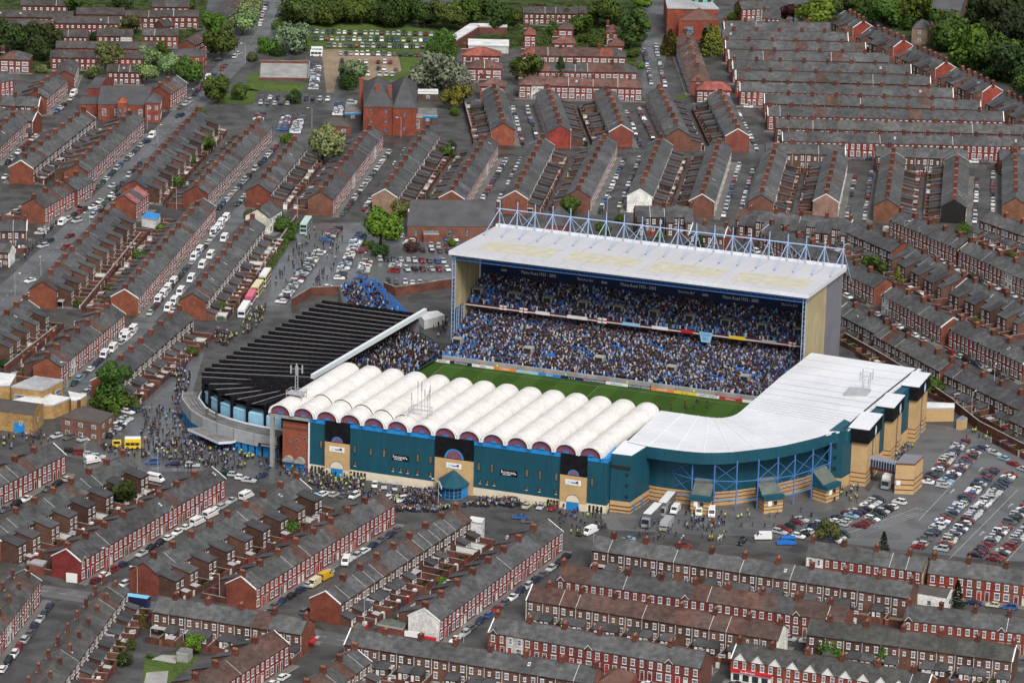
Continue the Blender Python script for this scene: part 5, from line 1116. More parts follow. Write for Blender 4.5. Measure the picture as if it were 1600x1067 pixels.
# ---------------- black-roofed stand --------------------------------------
ns = sroot('end_stand', 'black sawtooth-roofed end stand curving round to the street', 'stadium stand')
IN0, IN1 = Vector((-18.8,52.3,0)), Vector((-12.3,124.2,0)); OT0, OT1 = Vector((-52.9,43.0,0)), Vector((-47.0,125.2,0))
NS = 17; ZT = 13.0
TIPS = [(-51.9,38.4),(-48.4,32.2),(-44.4,27.7),(-39.5,23.7),(-34.0,20.9),(-27.9,18.5),(-21.5,17.3),(-15.5,16.6)]
CEN = Vector((-16.2, 46.5, 0))
lines = []
for i in range(NS, -1, -1): t = i/NS; lines.append((OT0.lerp(OT1, t), IN0.lerp(IN1, t)))
for k, p in enumerate(TIPS):
    pv = Vector((*p, 0)); lines.append((pv, CEN + (pv-CEN).normalized()*2.0 + Vector((0, 0, 0))))
for i, (a, b) in enumerate(lines):
    h = 1.4; mb = MB()
    n_ = Vector((b.y-a.y, -(b.x-a.x), 0)).normalized()
    if n_.y > 0: n_ = -n_
    t_ = n_*.12
    for P, Q in ((a, b),):
        mb.poly([(P.x+t_.x,P.y+t_.y,ZT-h),(Q.x+t_.x,Q.y+t_.y,ZT-h),(Q.x+t_.x,Q.y+t_.y,ZT),(P.x+t_.x,P.y+t_.y,ZT)][::-1], 0)
        mb.poly([(P.x-t_.x,P.y-t_.y,ZT-h),(P.x+t_.x,P.y+t_.y,ZT-h),(P.x+t_.x,P.y+t_.y,ZT),(P.x-t_.x,P.y-t_.y,ZT)], 0)
        mb.poly([(P.x-t_.x,P.y-t_.y,ZT),(Q.x-t_.x,Q.y-t_.y,ZT),(Q.x+t_.x,Q.y+t_.y,ZT),(P.x+t_.x,P.y+t_.y,ZT)], 0)
        for k in range(1, 9):
            c0 = P.lerp(Q, k/9)+t_*1.2; mb.tube((c0.x, c0.y, ZT-h), (c0.x, c0.y, ZT), .05, 4, 2)
    fin = sp('roof_fin', mb, ['black', 'black', 'maroon'], ns)
    mb = MB(); mb.tube((a.x+t_.x*2, a.y+t_.y*2, ZT-h+.15), (b.x+t_.x*2, b.y+t_.y*2, ZT-h+.15), .075, 4); link('edge_strip', mb.mesh('edge_strip', [M['lead']]), fin)
    if i:       # sloping sheet from this fin's top back to the foot of the one behind
        A2, B2 = lines[i-1]; mb = MB(); mb.poly([(a.x,a.y,ZT-.02),(b.x,b.y,ZT-.02),(B2.x,B2.y,ZT-h+.02),(A2.x,A2.y,ZT-h+.02)], 0); sp('roof_sheet', mb, ['black'], ns)
bm_ = MB(); e = (IN1-IN0).normalized(); P0 = IN0-e*4.5; P1 = IN1+e*3.5
bm_.obox(((P0.x+P1.x)/2+.5, (P0.y+P1.y)/2), (e.x, e.y), (P1-P0).length/2, .55, ZT-.6, ZT+.9, 0, ''); 
M['lead2'] = mat('pale_grey_beam', (.62, .66, .70), rough=.5)
sp('front_beam', bm_, ['lead2'], ns)
for k in range(len(TIPS)-1):
    a, b = TIPS[k], TIPS[k+1]; mb = MB(); mb.poly([(a[0]*.99,a[1],5.6),(b[0]*.99,b[1],5.6),(b[0]*.99,b[1],9.3),(a[0]*.99,a[1],9.3)], 0)
    m_ = ((a[0]+b[0])/2, (a[1]+b[1])/2); mb.poly([(a[0],a[1],9.3),(b[0],b[1],9.3),(b[0]+(CEN.x-b[0])*.13,b[1]+(CEN.y-b[1])*.13,11),(a[0]+(CEN.x-a[0])*.13,a[1]+(CEN.y-a[1])*.13,11)], 0)
    sp('blue_panel', mb, ['paleblue'], ns)
    mb = MB(); d_ = Vector((b[0]-CEN.x, b[1]-CEN.y, 0)).normalized(); c_ = Vector((b[0], b[1], 0)); mb.obox((c_.x-d_.x*.6, c_.y-d_.y*.6), (d_.x, d_.y), 1.1, .3, 5.6, ZT, 0, ''); sp('fin_post', mb, ['black'], ns)
mb = MB(); q = [OT0, Vector((*TIPS[0], 0))]
mb.poly([(OT1.x,OT1.y,0),(OT0.x,OT0.y,0),(OT0.x,OT0.y,ZT-1.4),(OT1.x,OT1.y,ZT-1.4)], 0); mb.poly([(OT0.x,OT0.y,0),(TIPS[0][0],TIPS[0][1],0),(TIPS[0][0],TIPS[0][1],ZT-2),(OT0.x,OT0.y,ZT-2)], 0)
mb.poly([(IN1.x,IN1.y,0),(OT1.x,OT1.y,0),(OT1.x,OT1.y,ZT-2),(IN1.x,IN1.y,ZT-2)], 0); sp('outer_wall', mb, ['slategrey'], ns)
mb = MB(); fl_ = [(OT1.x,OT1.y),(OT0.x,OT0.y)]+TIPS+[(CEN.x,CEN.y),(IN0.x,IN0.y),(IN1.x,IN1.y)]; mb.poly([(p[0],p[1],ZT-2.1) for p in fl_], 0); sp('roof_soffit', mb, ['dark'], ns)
RT = [(-57.4,36.2),(-54.7,29.5),(-47.3,19.8),(-41.5,15.1),(-35.0,11.5),(-28.3,8.7),(-20.9,7.0),(-13.5,6.8)]
RI_ = [(-52.5,40),(-50.5,33),(-45.0,25.6),(-40.0,21.4),(-34.2,18.6),(-28.0,16.5),(-21.4,15.4),(-13.6,15.2)]
mb = MB()
for k in range(len(RT)-1): mb.poly([(*RT[k],6.6),(*RT[k+1],6.6),(*RI_[k+1],6.2),(*RI_[k],6.2)], 0)
for f_ in (.35, .6, .8):
    for k in range(len(RT)-1):
        a = [RT[k][j]+(RI_[k][j]-RT[k][j])*f_ for j in (0,1)]; b = [RT[k+1][j]+(RI_[k+1][j]-RT[k+1][j])*f_ for j in (0,1)]; mb.tube((*a, 6.62), (*b, 6.62), .12, 4, 1)
for k in range(len(RT)-1): mb.tube((*RI_[k], 6.5), (*RI_[k+1], 6.5), .3, 4, 2)

M['roofdirty'] = mat('weathered_felt', (.16, .155, .15), rough=.85, noise=((.3, .7, 1.4), (2, .8, 1.2)))
sp('concourse_roof', mb, ['roofdirty', 'slategrey', 'lead2'], ns)
for k in range(len(RT)-1):
    a, b = RT[k], RT[k+1]; dx = (b[0]-a[0]); dy = b[1]-a[1]; g_ = .015
    a2 = (a[0]+dx*g_, a[1]+dy*g_); b2 = (b[0]-dx*g_, b[1]-dy*g_); mb = MB()
    mb.poly([(*a2,3.2),(*b2,3.2),(*b2,7.0),(*a2,7.0)], 0); mb.poly([(a2[0]+.2,a2[1]+.25,7.0),(*a2,7.0),(*b2,7.0),(b2[0]+.2,b2[1]+.25,7.0)], 0); mb.poly([(b2[0]+.2,b2[1]+.25,3.2),(a2[0]+.2,a2[1]+.25,3.2),(a2[0]+.2,a2[1]+.25,7),(b2[0]+.2,b2[1]+.25,7)], 0)
    sp('parapet_panel', mb, ['grey'], ns)
    mb = MB(); a3, b3 = RI_[k], RI_[k+1]; mb.poly([(a[0]*.7+a3[0]*.3,a[1]*.7+a3[1]*.3,0),(b[0]*.7+b3[0]*.3,b[1]*.7+b3[1]*.3,0),(b[0]*.7+b3[0]*.3,b[1]*.7+b3[1]*.3,6.4),(a[0]*.7+a3[0]*.3,a[1]*.7+a3[1]*.3,6.4)], 0)
    sp('concourse_wall', mb, ['slategrey'], ns)
    for j in range(3):
        t = (j+.5)/3; c0 = (a[0]+dx*t+.15, a[1]+dy*t+.5); L_ = math.hypot(dx, dy); mb = MB(); mb.obox(c0, (dx/L_, dy/L_), L_/8, .08, 0, 3.0, 0, ''); sp('turnstile_door', mb, ['bluep'], ns)
mb = MB(); cn = [(-45.2,12.6),(-39.4,9.4),(-31.4,4.6),(-28.2,6.8),(-27.4,8.6),(-35.2,11.9),(-41.7,15.4)]; mb.prism(cn, 2.9, 3.7, 0, 1, True); canp = sp('canopy', mb, ['lead2', 'roofdirty'], ns)
mb = MB(); mb.obox((-38.6, 16.2), (.78, -.5), 3.0, .3, 7.2, 8.4, 0, ''); mb.obox((-40.7, 17.4), (.78, -.5), .4, .4, 7.2, 9.0, 0, ''); mb.obox((-36.6, 15.0), (.78, -.5), .4, .4, 7.2, 9.0, 0, ''); mb.obox((-38.6, 15.9), (.78, -.5), 2.4, .1, 7.5, 8.1, 1, ''); sp('roof_sign', mb, ['winbrown', 'lead'], ns)
mb = MB(); mb.obox((-15.6, 5.9), (1, .0), 3.4, .1, 3.6, 4.7, 0, ''); mb.obox((-15.6, 5.82), (1, .0), 2.4, .04, 3.9, 4.4, 1, ''); sp('black_sign', mb, ['dark', 'lead'], ns)
# spectators under the black roof and on the temporary seats
pp = []
for i in range(24):
    for j in range(130):
        t = j/130; base_ = IN0.lerp(IN1, t); 
        if random.random() < .62: pp.append((base_.x + 9.5 - i*.75, base_.y + random.uniform(-.1, .1), 1.2 + i*.34, math.pi/2 + random.uniform(-.3, .3)))
pp = [p for p in pp if p[0] > IN0.lerp(IN1, max(0, min(1, (p[1]-52.3)/72))).x - 9]
o = link('spectators', crowd_mesh('spectators', pp), None, SO, SA); o['kind'] = 'stuff'; tag(o, 'spectators in the shade under the black-roofed end stand', 'crowd')
mb = MB()
for i in range(24):
    x = 10.2 - i*.75; z = 1.2+i*.34
    mb.poly([(IN0.x+x-.75,IN0.y-3,z),(IN0.x+x,IN0.y-3,z),(IN1.x+x,IN1.y+3,z),(IN1.x+x-.75,IN1.y+3,z)], 0); mb.poly([(IN0.x+x,IN0.y-3,z-.34),(IN1.x+x,IN1.y+3,z-.34),(IN1.x+x,IN1.y+3,z),(IN0.x+x,IN0.y-3,z)], 0)
M['greenstep'] = mat('green_step', (.02, .045, .035), rough=.9, noise=((.4, .7, 1.4),)); sp('terrace_steps', mb, ['greenstep'], ns)
# temporary blue seats in the far corner
tmp = sroot('temporary_seats', 'open bank of blue temporary seats between the end stand and car park', 'seating bank')
A_, B_ = SO, None
def loc2(px_, z): 
    q = gnd(*px_, z)-SO; return (q.x*math.cos(SA)+q.y*math.sin(SA), -q.x*math.sin(SA)+q.y*math.cos(SA))
fr0, fr1 = loc2(tp('B1', 545, 840), 4.5), loc2(tp('B1', 935, 880), 4.5); bk0, bk1 = loc2(tp('B1', 510, 740), 9.5), loc2(tp('B1', 745, 702), 9.5)
mb = MB(); sts, prs = [], []
for i in range(14):
    f = i/13; a = (fr0[0]+(bk0[0]-fr0[0])*f, fr0[1]+(bk0[1]-fr0[1])*f); b = (fr1[0]+(bk1[0]-fr1[0])*f, fr1[1]+(bk1[1]-fr1[1])*f); z = 3.2+6.0*f; L_ = math.hypot(b[0]-a[0], b[1]-a[1]); n = int(L_/.55)
    mb.obox(((a[0]+b[0])/2, (a[1]+b[1])/2), ((b[0]-a[0])/L_, (b[1]-a[1])/L_), L_/2, .55, 0, z, 0)
    for j in range(n):
        t = (j+.5)/n; p = (a[0]+(b[0]-a[0])*t, a[1]+(b[1]-a[1])*t)
        if j % 14 == 0: continue
        if random.random() < (.8 if .08 < t < .45 else .45 if t < .8 else .05) * (1 if f < .85 else .5): prs.append((p[0], p[1], z, random.uniform(-.4, .4)-.4))
        else: sts.append((p[0], p[1], z, -.2))
sp('scaffold_deck', mb, ['step'], tmp); o = link('stand_seats', seats_mesh('stand_seats', sts), tmp); o['kind'] = 'stuff'
o = link('spectators', crowd_mesh('spectators', prs), None, SO, SA); o['kind'] = 'stuff'; tag(o, 'spectators on the open bank of blue seats', 'crowd')
# stewards, players and odd pieces inside the ground
wb = sroot('white_cabin', 'long white cabin at the far end of the black roof', 'cabin'); 
p0, p1, p2 = loc2(tp('B1',1035,945), 3.2), loc2(tp('B1',1165,920), 3.2), loc2(tp('B1',1100,890), 3.2)
mb = MB(); mb.prism([loc2(tp('B1',1040,950),3.2), loc2(tp('B1',1168,918),3.2), loc2(tp('B1',1120,890),3.2), loc2(tp('B1',1000,905),3.2)], 0, 3.2, 0); sp('wall', mb, ['white'], wb)
# ------------------------------------------------------------------ open ground
def sheet(name, pts, m, z=.012):
    mb = MB(); q = [at(*p) if isinstance(p[0], str) else gnd(*p) for p in pts]; a = sum(q[i].x*q[(i+1) % len(q)].y-q[(i+1) % len(q)].x*q[i].y for i in range(len(q)))
    if a < 0: q = q[::-1]
    mb.poly([(p.x, p.y, z) for p in q]); return structure(link(name, mb.mesh(name, [M[m]])))
M['wet'] = mat('wet_asphalt', (.095, .098, .102), rough=.3, spec=.5, patch=(.1, 1.0, .82), noise=((0.05, .8, 1.15), (.6, .85, 1.15)), rough_noise=(.09, .16, .45))
M['track'] = mat('worn_earth', (.21, .155, .105), rough=.95, noise=((.06, .75, 1.3), (.7, .8, 1.2)))
M['tarmac'] = mat('grey_tarmac', (.110, .113, .117), rough=.55, spec=.35, patch=(.1, 1.0, .8), noise=((.03, .85, 1.15), ((.02, .4, 1), .9, 1.1), (1.2, .88, 1.12)), rough_noise=(.05, .36, .7))
sheet('grass_field', [('A1',170,190),('A1',330,150),('A1',700,140),('A1',1120,175),('A1',1130,330),('A1',1000,470),('A1',700,520),('A1',420,330),('A1',330,300)], 'grass')
sheet('park_grass', [('A3',420,-60),('A3',520,60),('A3',1300,440),('A3',1700,640),('A3',2400,900),('A3',2400,-60)], 'rough_grass', .010)
sheet('gardens_grass', [('A2',-60,-60),('A2',780,-60),('A2',800,290),('A2',740,440),('A2',0,300),('A1',1150,300),('A1',1000,150)], 'rough_grass', .008)
sheet('hedge_bank', [('A1',100,-60),('A1',1000,-60),('A1',1100,150),('A1',420,150),('A1',130,170)], 'rough_grass', .008)
sheet('estate_grass', [('A0',-200,-80),('A0',1300,-80),('A0',1240,240),('A0',1150,440),('A0',520,470),('A0',-200,440)], 'rough_grass', .008)
sheet('verge_grass', [('B1',55,640),('B1',100,640),('B1',280,350),('B1',255,330)], 'grass', .016)
sheet('green', [('A1',-60,470),('A1',20,440),('A1',20,500),('A1',330,520),('A1',260,575),('A1',-60,560)], 'grass', .016)
sheet('green', [('A0',1310,640),('A0',1500,540),('A0',1600,560),('A0',1560,650)], 'grass', .016)
sheet('lawn', [('A2',1012,590),('A2',1082,585),('A2',1090,612),('A2',1015,614)], 'grass', .03)
sheet('lawn', [('D0',895,905),('D0',1090,880),('D0',1230,905),('D0',1180,960),('D0',1050,1060),('D0',880,1067)], 'grass', .02)
sheet('concrete_slab', [('D0',935,920),('D0',1000,890),('D0',1090,895),('D0',1085,945)], 'concrete', .03)
sheet('concrete_slab', [('D0',905,1000),('D0',1040,990),('D0',1030,1067),('D0',890,1067)], 'concrete', .03)
sheet('dirt_track', [('A1',405,310),('A1',500,305),('A1',880,350),('A1',900,440),('A1',700,500),('A1',500,470),('A1',480,575),('A1',435,575)], 'track', .020)
sheet('playground', [('A1',30,385),('A1',325,390),('A1',315,500),('A1',25,480)], 'concrete', .020)
sheet('car_park', [('B1',270,350),('B1',690,350),('B1',900,400),('B1',1480,440),('B1',1230,740),('B1',780,760),('B1',500,780),('B1',330,790),('B1',230,850),('B1',-40,870),('B1',60,660)], 'wet', .012)
sheet('plaza', [('C0',1100,60),('C0',1260,120),('C0',1200,330),('C0',1130,560),('C0',1350,720),('C0',1581,760),('C1',300,900),('C1',100,930),('C0',1350,850),('C0',900,860),('C0',400,760),('C0',700,560),('C0',900,420),('C0',1050,260)], 'wet', .012)
sheet('car_park', [('C3',480,880),('C3',620,980),('C3',960,560),('C3',1300,600),('C3',1800,780),('D3',1800,330),('D3',1300,300),('D3',260,180),('D2',600,120),('D2',500,-40),('D2',1500,-60)], 'tarmac', .012)
# main road and cross streets: lighter tarmac with centre dashes
def road(name, pts, wd, dash=True, m='tarmac', z=.014):
    q = [at(*p) for p in pts]; mb = MB(); L_, Rr = [], []
    for i, p in enumerate(q):
        d = (q[min(i+1, len(q)-1)]-q[max(i-1, 0)]).normalized(); n_ = Vector((-d.y, d.x, 0)); L_.append(p+n_*wd/2); Rr.append(p-n_*wd/2)
    for i in range(len(q)-1): mb.poly([(*Rr[i].xy, z), (*Rr[i+1].xy, z), (*L_[i+1].xy, z), (*L_[i].xy, z)])
    structure(link(name, mb.mesh(name, [M[m]])))
    if dash:
        mb = MB()
        for a, b in zip(q[:-1], q[1:]):
            d = b-a; L = d.length; d.normalize(); t = 1.0
            while t < L-3: c_ = a+d*(t+1); mb.obox((c_.x, c_.y), (d.x, d.y), 1.1, .07, z+.003, z+.006); t += 5.5
        structure(link('road_marking', mb.mesh('road_marking', [M['line']])))
road('main_road', [('B0',-150,1010),('B0',60,780),('B0',420,440),('B0',640,220),('A0',880,960),('A0',1060,780),('A0',1350,480),('A0',1530,290),('A1',70,100),('A1',150,-60)], 11)
road('cross_street', [('D0',230,490),('D0',560,540),('D0',960,600),('D1',0,690),('D1',370,770),('D1',620,820)], 8)
road('cross_street', [('A2',700,620),('A2',850,520),('A2',900,330),('A2',860,250)], 8, False)
road('taxi_street', [('B0',880,960),('B0',1150,700),('B0',1380,430),('B0',1581,190)], 7.5, False)
road('van_street', [('C0',430,390),('C0',720,110),('B0',900,960)], 7.5, False)
# bay lines and arrows in the east car park
def bays(p, q, n, ln_):
    a, b = gnd(*p), gnd(*q); d = (b-a).normalized(); n_ = Vector((-d.y, d.x, 0)); mb = MB(); c_ = (a+b)/2
    mb.obox((c_.x, c_.y), (d.x, d.y), (b-a).length/2, .06, .014, .02)
    for i in range(n+1): e = a+(b-a)*i/n+n_*ln_/2; mb.obox((e.x, e.y), (n_.x, n_.y), abs(ln_)/2, .05, .014, .019)
    structure(link('bay_lines', mb.mesh('bay_lines', [M['line']])))
bays((1535,707), (1436,812), 1, .3); bays((1590,765), (1484,872), 1, .3); bays((1433,793), (1310,838), 26, 4.8); bays((1640,800), (1570,880), 1, .3)
for p in ((1487,768), (1533,834), (1578,790), (1531,734)):
    a = gnd(*p); b = gnd(p[0]+7, p[1]-6); d = (b-a).normalized(); n_ = Vector((-d.y, d.x, 0)); mb = MB(); mb.obox((a.x, a.y), (d.x, d.y), 1.4, .12, .014, .02); e = a+d*1.4
    mb.poly([(*(e-n_*.55).xy, .02), (*(e+d*1.1).xy, .02), (*(e+n_*.55).xy, .02)][::1]); structure(link('road_arrow', mb.mesh('road_arrow', [M['line']])))
# ------------------------------------------------------------------ other buildings
M['felt'] = mat('roof_felt', (.36, .365, .38), rough=.7, noise=((.12, .75, 1.2), (.9, .8, 1.15)))
M['feltwhite'] = mat('white_felt', (.66, .66, .65), rough=.7, noise=((.2, .75, 1.1), (1.5, .85, 1.1)))
_wm = {}
def wmesh(w_, h, fr='trim', gl='glass'):
    k = (w_, h, fr, gl)
    if k not in _wm:
        mb = MB(); mb.box(-w_/2, w_/2, -.06, .03, 0, h, 0); mb.box(-w_/2+.1, w_/2-.1, -.08, -.055, .1, h*.5, 1); mb.box(-w_/2+.1, w_/2-.1, -.08, -.055, h*.55, h-.1, 1); _wm[k] = mb.mesh('window', [M[fr], M[gl]])
    return _wm[k]
def block(name, label, cat, pts, h, wall=(.2,.06,.04), roof='flat', rm='felt', rise=2.5, win=None, wmat='brick', ov=.25, frame='trim', par=None, ridge=None):
    """pts: four photo points on the eaves line at height h; roof flat / hip / gable (ridge along the first side)"""
    q = [(at(*p, h) if isinstance(p[0], str) else gnd(*p, h)) for p in pts]; q = [Vector((p.x, p.y, 0)) for p in q]
    a = sum(q[i].x*q[(i+1) % len(q)].y-q[(i+1) % len(q)].x*q[i].y for i in range(len(q)))
    if a < 0: q = [q[1], q[0]] + q[:1:-1] if len(q) == 4 else q[::-1]
    ctr = sum(q, Vector())/len(q); root = tag(link(name, None, None, ctr), label, cat); n = len(q); q = [p-ctr for p in q]
    for i in range(n):
        a, b = q[i], q[(i+1) % n]; d = (b-a).normalized(); nn = Vector((d.y, -d.x, 0)); mb = MB(); mb.poly([(a.x,a.y,0),(b.x,b.y,0),(b.x,b.y,h),(a.x,a.y,h)])
        w_o = link('wall', mb.mesh('wall', [M[wmat]]), root, (0,0,0), 0, wall)
        if win and nn.dot(CAMP-ctr) > 0:
            rows, sp_, ww, wh = win; L = (b-a).length; k = max(1, int(L/sp_))
            for r in range(rows):
                for j in range(k):
                    c_ = a+(b-a)*((j+.5)/k)+nn*.01; zz = (h/rows)*r + (h/rows-wh)*.5
                    o = link('window', wmesh(ww, wh, frame), w_o, (c_.x, c_.y, zz), math.atan2(d.y, d.x))
    PROXY.prism([((p+ctr).x, (p+ctr).y) for p in q], 0, h+(0 if roof == 'flat' else rise*.5), 0)
    mb = MB()
    if roof == 'flat': 
        mb.prism([((1+.02)*p.x, (1+.02)*p.y) for p in q], h-.2, h+.35, 1, 0); ro = sp('roof', mb, [rm, 'lead'], root)
    else:
        e = [p*(1+ov/p.length) for p in q]; m1 = (e[0]+e[3])/2; m2 = (e[1]+e[2])/2; L = (m2-m1).length; dd = (m2-m1).normalized(); half = (e[0]-e[3]).length/2
        ins = min(half*.9, L*.5) if roof == 'hip' else 0
        r1 = m1+dd*ins; r2 = m2-dd*ins; z = h; Z = h+rise
        V = lambda p, zz: (p.x, p.y, zz)
        mb.poly([V(e[0],z), V(e[1],z), V(r2,Z), V(r1,Z)], 0); mb.poly([V(e[2],z), V(e[3],z), V(r1,Z), V(r2,Z)], 0)
        if roof == 'hip': mb.poly([V(e[1],z), V(e[2],z), V(r2,Z)], 0); mb.poly([V(e[3],z), V(e[0],z), V(r1,Z)], 0)
        else:
            for s, x, y in ((e[1], e[2], r2), (e[3], e[0], r1)): mb.poly([V(s,z), V(x,z), V(y,Z)], 1)
        if (r2-r1).length > .5: mb.tube((r1.x, r1.y, Z), (r2.x, r2.y, Z), .16, 4, 2)
        if roof == 'hip':
            for p, r_ in ((e[0], r1), (e[3], r1), (e[1], r2), (e[2], r2)): mb.tube((p.x, p.y, z), (r_.x, r_.y, Z), .1, 4, 2)
        ro = link('roof', mb.mesh('roof', [M[rm], M[wmat], M['ridge']]), root, (0,0,0), 0, wall)
    return root, ro
M['tileroof'] = mat('tile_roof', (.125, .064, .05), rough=.8, noise=((.3, .85, 1.15), (3, .8, 1.2))); M['slateroof'] = mat('slate_roof', (.07, .07, .076), rough=.65, noise=((.2, .8, 1.2), (3, .8, 1.2)))
M['brownroof'] = mat('brown_roof', (.075, .066, .06), rough=.7, noise=((.3, .85, 1.15), (3, .8, 1.2)))
block('church_hall', 'long brick hall with big slate roof behind the car park tree', 'hall', [('B1',935,370),('B1',1460,372),('B1',1500,262),('B1',980,258)], 5.2, (.17,.075,.05), 'gable', 'slateroof', 6.5, (1, 5.6, 1.1, 2.6), frame='dark')
block('hall_porch', 'low brick porch in front of the long hall', 'porch', [('B1',1035,418),('B1',1130,420),('B1',1125,392),('B1',1030,390)], 3.2, (.19,.075,.05), 'flat', 'roofdirty')
rt, ro = block('school_hall', 'Victorian red-brick school hall with white-trimmed windows on the left', 'school', [('A0',605,645),('A0',905,650),('A0',970,548),('A0',640,545)], 6.5, (.21,.06,.042), 'gable', 'slateroof', 4.2, (1, 4.4, 1.5, 2.8), frame='trim')
block('school_wing', 'low slate wing at the left of the school hall', 'school wing', [('A0',490,645),('A0',600,645),('A0',620,600),('A0',520,600)], 4.0, (.22,.065,.045), 'gable', 'slateroof', 1.6)
block('school_bay', 'two-storey bay with white bands at the right of the school hall', 'school bay', [('A0',895,635),('A0',990,640),('A0',1000,600),('A0',915,595)], 8.0, (.22,.06,.042), 'hip', 'slateroof', 3.0, (2, 2.2, 1.2, 1.6))
block('school_gable', 'pointed red-brick gable with tall arched windows on the school hall', 'school gable', [('A0',725,640),('A0',785,640),('A0',790,615),('A0',730,615)], 8.6, (.24,.07,.045), 'hip', 'redbrick', 2.2, (1, 1.6, 1.0, 4.5), frame='dark')
block('brick_house', 'dark gable house behind the school hall', 'house', [('A0',540,545),('A0',610,545),('A0',700,490),('A0',640,480)], 7.0, (.18,.045,.035), 'gable', 'slateroof', 2.5)
rt, ro = block('red_station', 'tall red-brick building with twin hipped slate roofs beyond the fan rows', 'building', [('A1',664,660),('A1',848,662),('A1',838,515),('A1',660,515)], 11.4, (.2,.05,.03), 'hip', 'slateroof', 7.6, (3, 4.5, 1.1, 1.7), frame='navy')
rt2, ro2 = block('red_station', 'right half of the twin-roofed red-brick building, with bay window', 'building', [('A1',846,668),('A1',992,668),('A1',992,515),('A1',838,515)], 11.2, (.2,.05,.03), 'hip', 'slateroof', 7.8, (2, 6, 1.1, 1.7), frame='navy')
for rr, (x, y, z0, z1) in ((rt, (0,-9,0,17.5)), (rt, (-7,7,0,16)), (rt2, (-5.5,-9,0,17))):
    mb = MB(); mb.box(x-.7, x+.7, y-.6, y+.6, z0, z1, 0, 'b'); mb.box(x-.85, x+.85, y-.75, y+.75, z1, z1+.3, 0); sp('chimney', mb, ['redbrick'], rr)
fr_ = at('A1', 905, 838); mb = MB()
q_ = rt2.location
for i in range(3): o = link('window', wmesh(2.0, 3.6), rt2, ((i-1)*3.0+2.5, -13.6, 1.2))
mb = MB(); mb.box(-2.5, 7.6, -13.5, -8, 0, 5.4, 0, 'b'); mb.box(-2.7, 7.8, -13.7, -8, 5.4, 5.8, 1); sp('bay', mb, ['redbrick', 'concrete'], rt2)
mb = MB(); mb.box(-7.5, -5.9, -12.2, -11.9, 0, 3.2, 0); mb.box(-8.6, -4.6, -12, -8, 0, 5.2, 1, 'b'); sp('door', mb, ['bluep', 'redbrick'], rt2)
for nm, lab, pts, h, rm_ in (('blue_hut', 'low flat hut with blue band left of the red-brick building', [('A1',548,700),('A1',650,700),('A1',650,655),('A1',552,650)], 3.2, 'roofdirty'), ('blue_hut', 'low flat hut with blue band right of the red-brick building', [('A1',1000,715),('A1',1120,718),('A1',1115,675),('A1',1000,672)], 3.4, 'roofdirty'),
    ('dark_shed', 'dark shed with pale roof edge behind the red-brick building', [('A1',1000,570),('A1',1125,572),('A1',1122,556),('A1',1002,556)], 4.0, 'feltwhite')):
    r_, _ = block(nm, lab, 'hut', pts, h, (.09,.06,.05), 'flat', rm_, win=(1, 6, 1.4, 1.2)); 
    q = [at(*p, h)-r_.location for p in pts]; mb = MB(); a, b = q[0], q[1]; d = (b-a).normalized(); c_ = (a+b)/2; mb.obox((c_.x+d.y*.1, c_.y-d.x*.1), (d.x, d.y), (b-a).length/2, .12, h-.75, h-.05, 0, ''); sp('blue_band', mb, ['bluep' if 'blue' in nm else 'white'], r_)
block('pavilion', 'small hip-roofed pavilion with blue door by the blossom tree', 'pavilion', [('A1',395,780),('A1',590,785),('A1',560,735),('A1',420,735)], 3.2, (.17,.06,.045), 'hip', 'brownroof', 2.6, (1, 6, 1.8, 1.2))
block('garages', 'white flat-roofed garage court, long diagonal arm', 'garages', [('A1',1172,248),('A1',1240,250),('A1',1380,165),('A1',1320,152)], 3.0, (.14,.05,.04), 'flat', 'feltwhite')
block('garages', 'white flat-roofed garage court, back arm', 'garages', [('A1',1380,168),('A1',1550,170),('A1',1550,152),('A1',1330,150)], 3.0, (.14,.05,.04), 'flat', 'feltwhite')
block('garages', 'white flat-roofed garage court, front arm', 'garages', [('A1',1312,285),('A1',1560,290),('A1',1560,252),('A1',1312,246)], 3.0, (.5,.5,.48), 'flat', 'feltwhite')
rt, ro = block('domed_hall', 'orange-red hall with hipped brown roof below the green dome', 'hall', [('A2',1030,128),('A2',1278,130),('A2',1235,68),('A2',1075,66)], 9.0, (.21,.05,.03), 'hip', 'tileroof', 3.5, (1, 8, 4.5, 4.0), frame='dark')
rt, ro = block('domed_hall', 'banded orange-brick hall with flat grey roof and green dome at the top edge', 'hall', [('A2',960,52),('A2',1275,58),('A2',1200,-20),('A2',940,-50)], 12.0, (.22,.056,.032), 'flat', 'felt')
M['copper'] = mat('copper_green', (.12, .42, .36), rough=.5, noise=((.6, .8, 1.2),))
mb = MB(); n = 16
for k in range(6):
    for i in range(n):
        a, b = 2*math.pi*i/n, 2*math.pi*(i+1)/n; p0, p1 = math.pi/2*k/6, math.pi/2*(k+1)/6; r_ = 5.2; Q = lambda t, p: (6+r_*math.cos(p)*math.cos(t), 2+r_*math.cos(p)*math.sin(t), 15+r_*.9*math.sin(p)); mb.poly([Q(a,p0), Q(b,p0), Q(b,p1), Q(a,p1)])
for i in range(n): a, b = 2*math.pi*i/n, 2*math.pi*(i+1)/n; mb.poly([(6+5.2*math.cos(a),2+5.2*math.sin(a),12.3),(6+5.2*math.cos(b),2+5.2*math.sin(b),12.3),(6+5.2*math.cos(b),2+5.2*math.sin(b),15),(6+5.2*math.cos(a),2+5.2*math.sin(a),15)], i % 2)
sp('dome', mb, ['copper', 'glass_dark'], rt)
block('corner_pub', 'slate-roofed corner pub beside the main road trees', 'pub', [('A0',1060,350),('A0',1250,352),('A0',1280,318),('A0',1060,312)], 6.0, (.24,.06,.042), 'hip', 'slateroof', 2.2, (2, 3.5, 1.2, 1.4))
